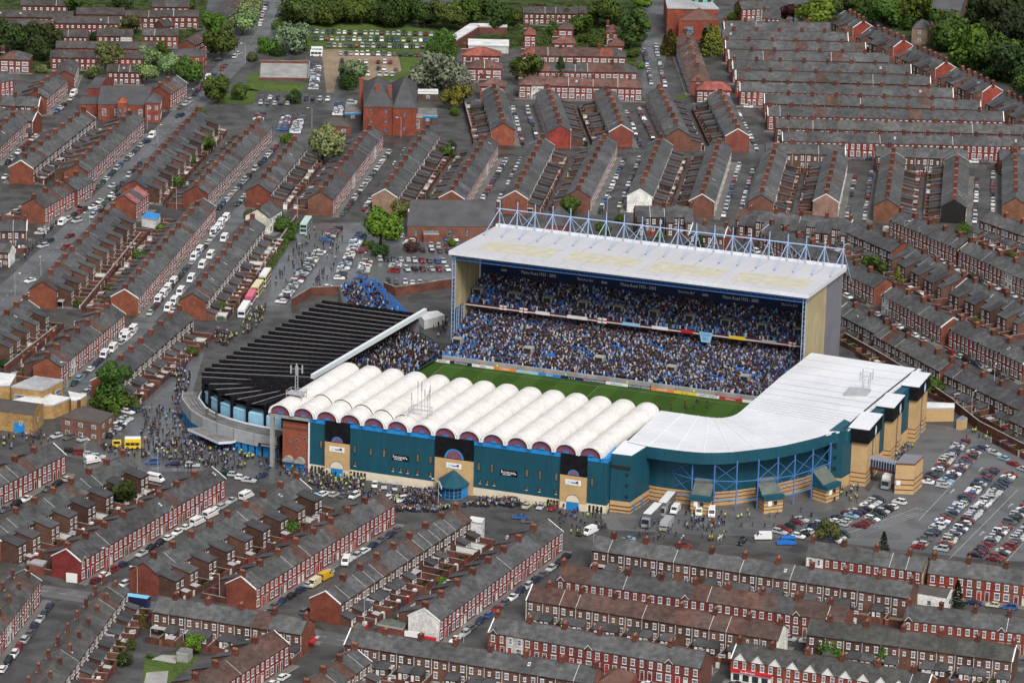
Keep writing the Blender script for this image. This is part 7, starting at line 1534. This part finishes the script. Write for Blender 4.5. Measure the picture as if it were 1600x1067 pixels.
for k in CARM:
    m_ = MB(); m_.add(CARM[k]); wb = TYPES[k][1]
    for x in (-wb, wb):
        for y in (-.72, .72): n0 = len(m_.f); m_.add(WHEEL, lambda p, x=x, y=y: (p[0]+x, p[1]+y, p[2]+.31)); m_.m[n0:] = [5 + q for q in m_.m[n0:]]
    CARW[k] = m_
CARWME = {k: v.mesh('car', CMATS+[M['tyre'], M['hub']]) for k, v in CARW.items()}
PAL = [((.42,.43,.44),'silver',30),((.72,.72,.71),'white',17),((.022,.03,.07),'dark blue',11),((.014,.014,.016),'black',12),((.22,.018,.016),'red',6),((.10,.10,.11),'grey',9),((.035,.10,.28),'blue',3),((.015,.05,.035),'dark green',5),((.12,.015,.02),'maroon',4),((.22,.36,.48),'pale blue',2),((.5,.48,.36),'cream',1)]
def rcol(): return random.choices(PAL, [p[2] for p in PAL])[0]
CARS = []     # (P, heading, type, colour, colourname, place, ordinal text)
def put(P, h, place, o, types=('hatchback','hatchback','saloon','saloon','estate','people carrier'), col=None):
    c_ = col or rcol(); CARS.append([Vector((P.x, P.y, .016)), h, random.choice(types), c_[0], c_[1], place, o])
# parked along the kerbs of the terraced streets
for nick, p, ux, nv, Ln, prob in SURF:
    t = random.uniform(2, 4); k = 0; hd = math.atan2(ux.y, ux.x)
    near_first = (p-CAMP).length < (p+ux*Ln-CAMP).length
    slots = []
    while t < Ln-1.5:
        if random.random() < prob: slots.append(t); t += random.uniform(4.7, 5.4)
        else: t += random.uniform(3.5, 6)
    if not near_first: slots = slots[::-1]
    for i, t in enumerate(slots): put(p+ux*t+nv*random.uniform(-.15,.15), hd+(math.pi if random.random() < .5 else 0)+random.gauss(0,.02), 'outside the '+nick, (i+1, 'near end'))
def lot(place, p, q, sp_=2.45, ang=math.pi/2, prob=.93, z=0, **k):
    a = at(*p) if isinstance(p[0], str) else gnd(*p); b = at(*q) if isinstance(q[0], str) else gnd(*q); d = b-a; L = d.length; n = max(1, int(L/sp_)); h = math.atan2(d.y, d.x)+ang; j = 0
    for i in range(n):
        if random.random() < prob: j += 1; put(a+d*((i+.5)/n)+Vector((random.gauss(0,.12), random.gauss(0,.12), 0)), h+(math.pi if random.random() < .45 else 0)+random.gauss(0,.03), place, (j, 'left' if a.x < b.x else 'right'), **k)
for i, (p, q) in enumerate(((('A1',325,205),('A1',1100,222)), (('A1',350,248),('A1',1065,258)), (('A1',435,290),('A1',1045,298)), (('A1',505,338),('A1',1075,350)))): lot('in the %s row of the grass car park' % ordw(i+1), p, q, 2.3, prob=.98)
for i, (p, q) in enumerate(((('A1',512,388),('A1',850,392)), (('A1',515,425),('A1',885,436)), (('A1',520,462),('A1',860,470)))): lot('in the %s row of the dirt car park' % ordw(i+1), p, q)
lot('in the column beside the playground', ('A1',372,415), ('A1',355,560)); lot('on the street below the green', ('A1',15,608), ('A1',160,612)); lot('opposite the green', ('A1',285,615), ('A1',465,622)); lot('behind the green street', ('A1',10,642), ('A1',215,648))
lot('in the left column by the pavilion', ('A1',190,722), ('A1',160,812)); lot('in the right column by the pavilion', ('A1',275,722), ('A1',240,830)); lot('in the lot above the first fan row', ('A1',30,695), ('A1',10,760)); lot('beside the left blue hut', ('A1',510,650), ('A1',505,720)); lot('by the left blue hut wall', ('A1',600,632), ('A1',590,650))
# upper (wet) car park
for nm, p, q in (('far left column of the wet car park', ('B1',500,385), ('B1',430,470)), ('long diagonal column of the wet car park', ('B1',395,530), ('B1',150,850)), ('middle column of the wet car park', ('B1',610,485), ('B1',510,705)), ('second middle column of the wet car park', ('B1',690,590), ('B1',640,700)), ('column left of the big tree', ('B1',655,420), ('B1',610,490)), ('column below the big tree', ('B1',655,515), ('B1',640,560))): lot('in the '+nm, p, q)
for nm, p, q in (('top row of the marked car park', ('B1',740,578), ('B1',1225,596)), ('middle row of the marked car park', ('B1',905,640), ('B1',1205,642)), ('front row of the marked car park', ('B1',800,715), ('B1',1180,742)), ('row along the long hall wall', ('B1',1150,455), ('B1',1310,460)), ('upper row before the long hall', ('B1',1010,490), ('B1',1200,505)), ('lower row before the long hall', ('B1',1005,522), ('B1',1215,532))): lot('in the '+nm, p, q, ang=math.pi/2+.25)
lot('in the column beside the hall porch', ('B1',960,450), ('B1',940,490)); lot('in the short column of the marked car park', ('B1',870,605), ('B1',845,660)); lot('beside the tree row', ('B1',895,390), ('B1',905,450), 5.2, 0)
lot('below the white coach', ('B1',420,745), ('B1',470,760), 4.5)
# east car park
for nm, p, q in (('first column of the east car park', (1505,690), (1447,757)), ('second column of the east car park', (1531,700), (1470,763)), ('third column of the east car park', (1553,735), (1432,858)), ('fourth column of the east car park', (1581,742), (1468,862)), ('fifth column of the east car park', (1612,785), (1522,872)), ('sixth column of the east car park', (1640,795), (1552,878))): lot('in the '+nm, p, q, 2.35, prob=.99)
lot('along the right boundary wall', (1532,698), (1620,748), 5.3, .25); lot('in the column left of the tan block', (1408,785), (1340,825)); lot('in the second column by the tan block', (1375,780), (1310,822)); lot('in the third column by the forecourt', (1345,795), (1290,822)); lot('on the forecourt edge', (1255,812), (1215,835)); lot('in the second forecourt column', (1290,815), (1245,842)); lot('beside the brown tree', (1320,835), (1290,858))
lot('behind the lower right terrace wall', (960,843), (1090,858), 7, .4, .7); lot('beside the dark conifer', (1370,840), (1405,850), 4.5); lot('below the tall conifer', (1140,846), (1180,852), 4)
# in front of the long facade and round the plaza
lot('along the cream base of the facade', ('C1',700,945), ('C1',1010,985), 2.7, 1.9); lot('in the row across the street from the facade', ('C1',390,1000), ('C1',640,1020), 2.7, 1.2); lot('in the upper row below the facade', ('C1',800,1020), ('C1',1000,1060), 3, 1.1); lot('right of the entrance porch', ('C1',1480,1040), ('C2',60,1075), 3, 1.4); lot('along the street right of the porch', ('C2',60,1075), ('C2',290,1090), 3.2, 1.3); lot('by the white gable terrace end', ('D2',20,40), ('D2',120,90), 3.4, .9); lot('on the corner by the white van', ('D2',400,150), ('D2',540,150), 3.2, 1.0)
lot('in the column right of the hipped house', ('C0',880,460), ('C0',770,505)); lot('in the second column by the hipped house', ('C0',790,530), ('C0',640,655)); lot('below the hipped house', ('C0',300,640), ('C0',560,670), 4.2, 1.1); lot('in front of the plaza terrace', ('C0',410,730), ('C0',640,780), 3.4, .5); lot('at the plaza edge', ('C0',880,800), ('C0',1250,830), 5, .3, .8); lot('at the plaza edge by the long red row', ('C0',1380,860), ('C0',1560,930), 3.2, .6, .9); lot('left of the teal car', ('C1',10,880), ('C1',60,900), 5)
lot('along the left of the top centre street', ('A2',815,315), ('A2',862,530), 5.2, 0); lot('along the right side of the top centre street', ('A2',885,285), ('A2',945,545), 5.2, 0); lot('on the left kerb of the upper main road', ('A0',1190,600), ('A0',1480,330), 5.4, 0, .7); lot('on the upper bend of the main road', ('A1',20,170), ('A1',70,20), 5.4, 0, .8); lot('on the right kerb of the main road', ('B0',560,330), ('A0',870,1010), 5.6, 0, .5)
# moving or loose cars on the main road
for i, (p, h) in enumerate(((('B0',185,715),.9),(('B0',430,440),.9),(('B0',410,510),.9),(('B0',475,345),.9),(('B0',570,262),.8),(('B0',615,285),.9),(('B0',695,130),.9),(('A0',900,885),.9),(('A0',1110,725),.9),(('A0',1340,378),.1),(('A1',140,100),1.2),(('B0',265,500),.9),(('B0',300,470),.9),(('B0',250,420),.1),(('B0',270,395),.1))): put(at(*p), h, 'on the main road', (i+1, 'left'))
CARS = [c_ for c_ in CARS if -40 < prj(c_[0])[0] < 1640 and -30 < prj(c_[0])[1] < 1100]
# what the camera cannot see at all is left out
from mathutils.bvhtree import BVHTree
for pts, h in (([(-1,0),(94,0),(94,50),(-1,50)],17), ([(-52,43),(-47,125),(-12,124),(-18,50),(-21,17),(-44,27)],12), ([(118,14),(141,34),(150,50),(157,117),(117,132),(114,62),(95,57),(94,14)],16), ([(-4,129),(117,129),(117,176),(-4,176)],32), ([(-57,36),(-47,20),(-28,9),(-14,7),(-14,16),(-52,40)],6.5)): PROXY.prism([tuple(W(*p).xy) for p in pts], 0, h)
BV = BVHTree.FromPolygons([Vector(v) for v in PROXY.v], PROXY.f)
def seen(P, zs=((0,0,1.3),)):
    n = 0
    for o_ in zs:
        T = P+Vector(o_); d = T-CAMP; L = d.length; d.normalize()
        hit = BV.ray_cast(CAMP, d, L-.3)
        if hit[0] is None: n += 1
    return n
vis = []
for c_ in CARS:
    u_ = Vector((math.cos(c_[1]), math.sin(c_[1]), 0))*1.5; k = seen(c_[0], ((0,0,1.35), (u_.x,u_.y,.95), (-u_.x,-u_.y,.95), (0,0,.6)))
    if k: vis.append((ppm(c_[0])*(.6+.1*k), c_))
vis.sort(key=lambda t: -t[0])
print('cars', len(CARS), 'seen', len(vis))
seenl = {}
for i, (px_, (P, h, ty, col, cn, place, o_)) in enumerate(vis[:300]):
    lab = '%s %s, %s from %s %s' % (cn, ty, ordw(o_[0]), o_[1], place); seenl[lab] = seenl.get(lab, 0)+1
    if seenl[lab] > 1: lab += ' again'
    if i < 90:
        r_ = link('car', None, None, P, h); link('body', CARME[ty], r_, (0,0,0), 0, col); wb = TYPES[ty][1]
        for x in (-wb, wb):
            for y in (-.72, .72): link('wheel', WHME, r_, (x, y, .31))
    else: r_ = link('car', CARWME[ty], None, P, h, col)
    tag(r_, lab, 'car', 'cars parked ' + place)
# the rest, too far and too many to single out: one object
def many(name, items, tmpl, mats, paint=0):
    Vs, Fs, Ms, Cs, off = [], [], [], [], 0
    A = {k: (np.array(v.v), v.f, v.m) for k, v in tmpl.items()}
    for P, h, ty, col in items:
        v, f, m_ = A[ty]; ca, sa = math.cos(h), math.sin(h); q = v.copy(); q[:,0] = v[:,0]*ca-v[:,1]*sa+P.x; q[:,1] = v[:,0]*sa+v[:,1]*ca+P.y; q[:,2] += P.z
        Vs.append(q); Fs += [tuple(off+i for i in g_) for g_ in f]; Ms += m_; Cs += [col]*len(f); off += len(v)
    me = bpy.data.meshes.new(name); me.from_pydata(np.concatenate(Vs).tolist(), [], Fs); a = np.ones((len(Fs), 4), dtype=np.float32); a[:,:3] = np.array(Cs)
    me.attributes.new('Col', 'FLOAT_COLOR', 'FACE').data.foreach_set('color', a.ravel())
    for k in mats: me.materials.append(k)
    me.polygons.foreach_set('material_index', Ms); me.update(); return me
rest = [(P, h, ty, col) for _, (P, h, ty, col, *_) in vis[300:]]
if rest:
    o = link('parked_cars', many('parked_cars', rest, CARW, [M['paint_a']]+CMATS[1:]+[M['tyre'], M['hub']])); o['kind'] = 'stuff'; tag(o, 'hundreds of small distant cars parked in streets and lots behind the stadium', 'cars')
# vans
VANME = {'van': van_parts().mesh('body', CMATS), 'minibus': van_parts(5.4, 2.0, 2.35, True).mesh('body', CMATS)}
def van(kind, label, p, toward, col, stripe=None, group=None):
    P = at(*p) if isinstance(p[0], str) else gnd(*p); Q = at(*toward) if isinstance(toward[0], str) else gnd(*toward); h = math.atan2(Q.y-P.y, Q.x-P.x)+math.pi
    r_ = tag(link('van' if kind == 'van' else 'minibus', None, None, (P.x, P.y, .016), h), label, kind, group); link('body', VANME[kind], r_, (0,0,0), 0, col)
    for x in (-1.6, 1.5):
        for y in (-.86, .86): link('wheel', WHME, r_, (x, y, .33))
    if stripe:
        mb = MB(); mb.box(-2.1, 2.5, -1.005, 1.005, .85, .98, 0); link('stripe', mb.mesh('stripe', [M[stripe]]), r_)
        mb = MB(); mb.box(-.55, -.35, -.35, .35, 2.35, 2.45, 0); link('light_bar', mb.mesh('light_bar', [M['bluep']]), r_)
WHT = (.74,.74,.73)
TAXI = [('B0',1395,335),('B0',1365,365),('B0',1345,395),('B0',1320,420),('B0',1232,535),('B0',1200,575),('B0',1070,730),('B0',1035,770),('B0',1008,805),('B0',978,840),('B0',1385,460),('B0',1300,565),('B0',1250,625),('B0',1180,710),('B0',1115,790),('B0',1075,850),('B0',1040,890)]
for i, p in enumerate(TAXI): van('minibus', 'white police minibus on the street of white vans, %s of the line' % ordw(i+1), p, (p[0], p[1]-60, p[2]+70), WHT, 'orange', 'white police minibuses in line')
for i, p in enumerate((('B0',820,1025),('B0',765,1055),('C0',775,45),('C0',695,112),('C0',645,152))): van('minibus', 'white police minibus above the big tree street, %s of five' % ordw(i+1), p, (p[0], p[1]-60, p[2]+60), WHT, 'orange', 'white police minibuses in line')
for i, p in enumerate((('D0',1300,40),('D0',1220,85),('C1',-60,1020))): van('minibus', 'white police minibus below the long red row, %s of three' % ordw(i+1), p, (p[0], p[1]+80, p[2]-40), WHT, 'orange', 'white police minibuses by the long red row')
van('van', 'yellow van on the terraced street, lower centre', ('D1',432,420), ('D1',480,395), (.62,.36,.02)); van('van', 'cream van parked behind the yellow van', ('D1',358,465), ('D1',310,495), (.62,.55,.36)); van('van', 'white van up the street from the yellow van', ('D1',555,330), ('D1',530,380), WHT)
van('minibus', 'bright blue camper van near the forecourt', (1228,850), (1205,850), (.02,.16,.55)); van('van', 'white van beside the blue camper van', (1192,842), (1165,842), WHT); van('van', 'white van by the corner of the forecourt terrace', ('D2',478,145), ('D2',445,160), WHT)
van('van', 'white ambulance-style van with yellow front at the curved stand', (1092,803), (1091,815), (.74,.74,.6), 'yellow'); van('minibus', 'white minibus beside the yellow-fronted van', (1112,805), (1111,818), WHT); van('van', 'small white van beside the broadcast lorries', (1055,800), (1045,812), WHT)
van('minibus', 'white minibus at the end of the two-wing row', ('C0',960,915), ('C0',1010,925), WHT); van('van', 'white van with red stripe in front of the plaza terrace', ('C0',570,800), ('C0',620,790), WHT, 'flagred'); van('van', 'white van parked on the upper main road', ('A0',455,590), ('A0',430,610), WHT); van('van', 'white van beside the left shops', ('B0',383,360), ('B0',360,380), WHT); van('van', 'white van beside the corner yard of the right block', ('B3',745,415), ('B3',780,430), WHT)
van('van', 'white camper on the upper main road front', ('A0',940,850), ('A0',920,870), WHT); van('van', 'white van at the top bend of the main road', ('A0',1285,495), ('A0',1270,520), WHT)
# buses, coaches and lorries
def coach(name, label, cat, p, q, Wd, H, col, stripe=None, deck=False, roofc=None):
    a, b = (at(*p) if isinstance(p[0], str) else gnd(*p)), (at(*q) if isinstance(q[0], str) else gnd(*q)); d = b-a; L = d.length; h = math.atan2(d.y, d.x); c_ = (a+b)/2
    r_ = tag(link(name, None, None, (c_.x, c_.y, .016), h), label, cat); mb = MB(); mb.box(-L/2, L/2, -Wd/2, Wd/2, .35, H, 0); mb.box(-L/2+.2, L/2-.2, -Wd/2+.15, Wd/2-.15, H, H+.12, 0); link('body', mb.mesh('body', [M['paint']]), r_, (0,0,0), 0, col)
    bands = [(1.3, 2.2)] if not deck else [(1.2, 2.0), (2.75, 3.6)]
    for z0, z1 in (bands if cat != 'lorry' else []):
        n = int(L/1.6)
        for s in (-1, 1):
            for i in range(n):
                mb = MB(); x = -L/2+.3+(L-.6)*i/n; mb.box(x, x+(L-.6)/n-.12, *sorted((s*Wd/2, s*(Wd/2+.025))), z0, z1, 0); link('window', mb.mesh('window', [M['carglass']]), r_)
        mb = MB(); mb.box(-L/2-.03, -L/2, -Wd*.44, Wd*.44, z0, z1+.1, 0); mb.box(L/2, L/2+.03, -Wd*.44, Wd*.44, z0, z1+.1, 0); link('windscreen', mb.mesh('windscreen', [M['carglass']]), r_)
    if cat == 'lorry':
        mb = MB(); mb.box(-L/2-1.4, -L/2-.1, -Wd*.46, Wd*.46, .5, H*.78, 0); link('cab', mb.mesh('cab', [M['paint']]), r_, (0,0,0), 0, (.3,.3,.31)); mb = MB(); mb.box(-L/2-1.43, -L/2-1.4, -Wd*.42, Wd*.42, 1.5, H*.72, 0); link('windscreen', mb.mesh('windscreen', [M['carglass']]), r_)
    if stripe: mb = MB(); mb.box(-L/2-.02, L/2+.02, -Wd/2-.02, Wd/2+.02, *stripe[1], 0); link('stripe', mb.mesh('stripe', [M['paint']]), r_, (0,0,0), 0, stripe[0])
    if roofc: mb = MB(); mb.box(-L/2+.1, L/2-.1, -Wd/2+.1, Wd/2-.1, H+.12, H+.2, 0); link('roof', mb.mesh('roof', [M['paint']]), r_, (0,0,0), 0, roofc)
    wm_ = MB(); wm_.tube((0,-.14,0), (0,.14,0), .48, 9, 0); wm_.tube((0,-.155,0), (0,.155,0), .25, 7, 1); wm2 = wm_.mesh('wheel', [M['tyre'], M['hub']])
    for x in (-L*.32, L*.3):
        for y in (-Wd/2+.1, Wd/2-.1): link('wheel', wm2, r_, (x, y, .48))
coach('double_decker_bus', 'pale green double-decker bus at the top of the wet car park', 'bus', ('B1',292,425), ('B1',325,375), 2.5, 4.2, (.42,.55,.5), ((.2,.36,.34), (2.15,2.6)), True)
coach('double_decker_bus', 'cream double-decker bus beside the verge', 'bus', ('B1',-8,815), ('B1',25,770), 2.5, 4.2, (.62,.56,.34), ((.6,.42,.05), (2.15,2.6)), True); coach('double_decker_bus', 'white-topped double-decker bus ahead of the cream one', 'bus', ('B1',38,752), ('B1',72,700), 2.5, 4.2, (.62,.58,.42), ((.55,.42,.1), (2.15,2.6)), True, (.7,.7,.66))
coach('coach', 'pink and white coach behind the cream bus', 'coach', ('B0',1535,862), ('B0',1572,800), 2.5, 3.3, (.55,.09,.16), ((.7,.7,.7), (.4,1.1))); coach('coach', 'white coach at the tail of the line by the verge', 'coach', ('B0',1490,940), ('B0',1525,885), 2.5, 3.3, (.74,.74,.73))
coach('bus', 'dark blue bus with pale blue roof on the lower left street', 'bus', ('D0',775,585), ('D0',920,605), 2.5, 3.0, (.02,.025,.1), None, False, (.2,.52,.72))
coach('lorry', 'white-roofed broadcast lorry, nearer of two at the curved stand', 'lorry', (1010,824), (1028,806), 2.6, 4.0, (.12,.12,.13), None, False, (.72,.72,.72)); coach('lorry', 'white-roofed broadcast lorry beside the big blue gate', 'lorry', (1034,806), (1049,788), 2.6, 4.0, (.12,.12,.13), None, False, (.72,.72,.72)); coach('lorry', 'grey satellite lorry with raised dish between the broadcast lorries', 'lorry', (1037,829), (1046,818), 2.5, 2.6, (.36,.37,.38))
coach('lorry', 'long white trailer parked below the footbridge', 'lorry', (1384,764), (1398,747), 2.6, 4.0, (.7,.69,.66))
coach('burger_van', 'yellow burger van with white awning in the plaza', 'catering van', ('C0',770,712), ('C0',870,712), 2.6, 3.2, (.75,.5,.02), None, False, (.75,.74,.7)); coach('pick_up', 'yellow pick-up next to the burger van', 'pick-up', ('C0',695,705), ('C0',750,705), 2.0, 2.0, (.75,.5,.02))
coach('kiosk_trailer', 'pale blue trailer below the facade', 'trailer', (484,788), (498,786), 2.2, 3.0, (.25,.5,.62)); coach('caravan', 'white caravan row beside the playground', 'caravan', ('A1',335,350), ('A1',410,352), 2.4, 2.6, (.72,.72,.72)); coach('caravan', 'second white caravan beside the playground', 'caravan', ('A1',340,330), ('A1',412,330), 2.4, 2.6, (.74,.74,.73))
# ------------------------------------------------------------------ people in the streets
PCOL = [((.015,.016,.02),'black'),((.03,.035,.06),'navy'),((.17,.32,.56),'sky blue'),((.5,.5,.5),'white'),((.25,.25,.27),'grey'),((.06,.10,.32),'blue'),((.3,.03,.03),'red'),((.12,.09,.06),'brown')]
PW = [14, 8, 3, 3, 3, 2, .7, 2]
FOLK = []
def poly_rand(pts):
    q = [at(*p) if isinstance(p[0], str) else gnd(*p) for p in pts]
    x0, x1 = min(p.x for p in q), max(p.x for p in q); y0, y1 = min(p.y for p in q), max(p.y for p in q)
    while True:
        x, y = random.uniform(x0, x1), random.uniform(y0, y1); c_ = False; j = len(q)-1
        for i in range(len(q)):
            if (q[i].y > y) != (q[j].y > y) and x < (q[j].x-q[i].x)*(y-q[i].y)/(q[j].y-q[i].y)+q[i].x: c_ = not c_
            j = i
        if c_: return Vector((x, y, .016))
def folk(place, n, pts, hv=.0):
    for i in range(n):
        c_ = ((.48,.60,.10),'lime hi-vis') if random.random() < hv else random.choices(PCOL, PW)[0]; FOLK.append((poly_rand(pts), c_, place))
folk('in the plaza before the curved stand', 110, [('C0',880,460),('C0',1130,480),('C0',1160,640),('C0',920,740),('C0',860,640)]); folk('in the thick crowd at the turnstiles', 280, [('C0',960,690),('C0',1180,640),('C0',1480,700),('C0',1560,760),('C0',1500,860),('C0',1080,830),('C0',950,760)], .04); folk('in the queue by the burger van', 40, [('C0',620,700),('C0',900,720),('C0',930,790),('C0',640,740)])
folk('filing along the wall to the plaza', 120, [('C0',1030,280),('C0',1110,280),('C0',1200,130),('C0',1290,90),('C0',1240,70),('C0',1130,150)], .04); folk('beyond the black roof wall', 110, [('C0',1290,60),('C0',1400,90),('C0',1480,20),('C0',1340,-20)], .12); folk('policing the turnstiles', 26, [('C0',1470,700),('C0',1581,730),('C0',1570,800),('C0',1480,770)], .95)
folk('on the plaza path', 70, [('C0',1110,250),('C0',1180,260),('C0',1140,480),('C0',1060,430)]); folk('outside the works', 34, [('C0',0,640),('C0',280,610),('C0',300,680),('C0',60,730),('C0',0,720)], .1); folk('outside the stair tower', 40, [('C1',20,770),('C1',310,820),('C1',330,930),('C1',130,880),('C1',10,830)], .06)
folk('at the facade gates left of the porch', 130, [('C1',330,850),('C1',670,905),('C1',660,960),('C1',330,950)], .14); folk('between the cars below the facade', 100, [('C1',320,930),('C1',900,1000),('C1',880,1067),('C1',400,990)], .05); folk('around the entrance porch', 130, [('C1',900,975),('C1',1100,980),('C1',1120,1060),('C1',1000,1067),('C1',900,1050)]); folk('right of the entrance porch', 120, [('C1',1330,1040),('C1',1581,1030),('C2',60,1060),('C1',1581,1085)])
folk('at the farther gates', 90, [('C2',190,1050),('C2',600,1075),('C2',600,1100),('C2',180,1080)], .3); folk('in the street at the terrace ends', 190, [('C1',850,1090),('D1',830,10),('D1',1100,20),('D1',1300,-30),('C2',350,1085),('C2',100,1070)], .04); folk('by the corner of the forecourt', 50, [('D2',280,10),('D2',600,0),('D2',580,120),('D2',300,170)], .1)
folk('among the broadcast vehicles', 34, [(985,815),(1085,800),(1110,830),(1000,850)], .05); folk('by the white vans at the curved stand', 34, [(1080,812),(1135,812),(1130,825),(1080,828)]); folk('on the open forecourt', 40, [(1060,805),(1210,800),(1290,800),(1250,815),(1150,840),(1060,850)], .15); folk('at the drum corner', 24, [(1300,765),(1345,760),(1340,785),(1300,785)], .3); folk('by the stair towers', 24, [(1400,690),(1430,700),(1440,730),(1400,725)], .3); folk('at the car park gate', 12, [(1520,665),(1550,670),(1550,690),(1500,690)], .3)
folk('crossing the wet car park', 60, [('B1',330,380),('B1',420,400),('B1',480,480),('B1',300,640),('B1',160,820),('B1',110,720),('B1',250,480)], .03); folk('in the right half of the wet car park', 34, [('B1',480,400),('B1',560,420),('B1',480,620),('B1',440,740),('B1',330,780),('B1',420,600)]); folk('beside the coaches', 60, [('B0',1480,1000),('B1',0,880),('B1',60,870),('B1',60,960),('B0',1500,1060)], .15); folk('at the far corner of the pitch', 26, [('B1',980,880),('B1',1200,950),('B1',1230,1040),('B1',1120,1060)], .25)
folk('on the main road pavement', 26, [('B0',120,590),('B0',160,570),('B0',370,340),('B0',330,370)]); folk('on the upper main road', 20, [('A0',980,730),('A0',1010,740),('A0',1290,480),('A0',1330,440)])
fv = [(ppm(P)*random.uniform(.995,1.005), P, c_, pl) for P, c_, pl in FOLK if seen(P, ((0,0,1.5),))]
fv.sort(key=lambda t: -t[0]); print('folk', len(FOLK), 'seen', len(fv))
for i, (s_, P, (col, cn), pl) in enumerate(fv[:300]):
    pi_ = random.randrange(4); o = link('person', POSES[pi_], None, P, random.uniform(0, 6.28), col); pv = ('standing', 'walking', 'arms folded', 'arm raised')[pi_]; k = random.uniform(.93, 1.06); o.scale = (k, k, k)
    tag(o, 'person in %s top, %s, %s' % (cn, pv, pl) if cn != 'lime hi-vis' else 'person in lime hi-vis jacket, %s, %s' % (pv, pl), 'person', 'people %s' % pl)
rest = [(P, random.uniform(0, 6.28), random.randrange(len(LOWPOSE)), c_[0]) for _, P, c_, _ in fv[300:]]
if rest: o = link('street_crowd', many('street_crowd', rest, dict(enumerate(LOWPOSE)), [M['crowd'], M['skin'], M['hair'], M['trousers']])); o['kind'] = 'stuff'; tag(o, 'crowd of small figures walking to the ground', 'crowd')
for i, (p, hc_, cn, h) in enumerate((((1112,846),(.13,.05,.025),'brown',1.9),((1124,846),(.42,.40,.37),'grey',2.3))):
    P = gnd(*p); tag(link('horse', HORSE, None, (P.x, P.y, .016), h, hc_), '%s police horse standing on the forecourt' % cn, 'horse', 'police horses'); tag(link('person', RIDER, None, (P.x, P.y, .60), h, (.55,.78,.04)), 'person in hi-vis riding the %s horse' % cn, 'person', 'mounted riders')
# footballers warming up at the right end of the pitch, stewards along the stand
pl_ = [((1038+random.uniform(-12,14), 640+random.uniform(-4,3)) if i < 5 else (1060+random.uniform(0,45), 628+random.uniform(0,14))) for i in range(14)]
for i, p in enumerate(pl_):
    P = gnd(*p); o = link('person', POSES[1+2*(i % 2)], None, (P.x, P.y, .03), random.uniform(0, 6.28), (.09,.02,.022)); tag(o, 'person in maroon training kit on the pitch, %s from the left' % ordw(sorted(pl_).index(p)+1), 'person', 'players warming up')
for i in range(16):
    u_ = -4+i*7.4+random.uniform(-1,1); P = W(u_, 117.0+random.uniform(-.3,.3)); c_ = ((.75,.06,.03),'orange-red') if i % 3 else ((.5,.8,.1),'lime'); o = link('person', POSES[i % 3], None, (P.x, P.y, .02), SA+random.uniform(-.5,.5), c_[0]); tag(o, 'person in %s jacket on the track, %s from the left' % (c_[1], ordw(i+1)), 'person', 'stewards along the track')
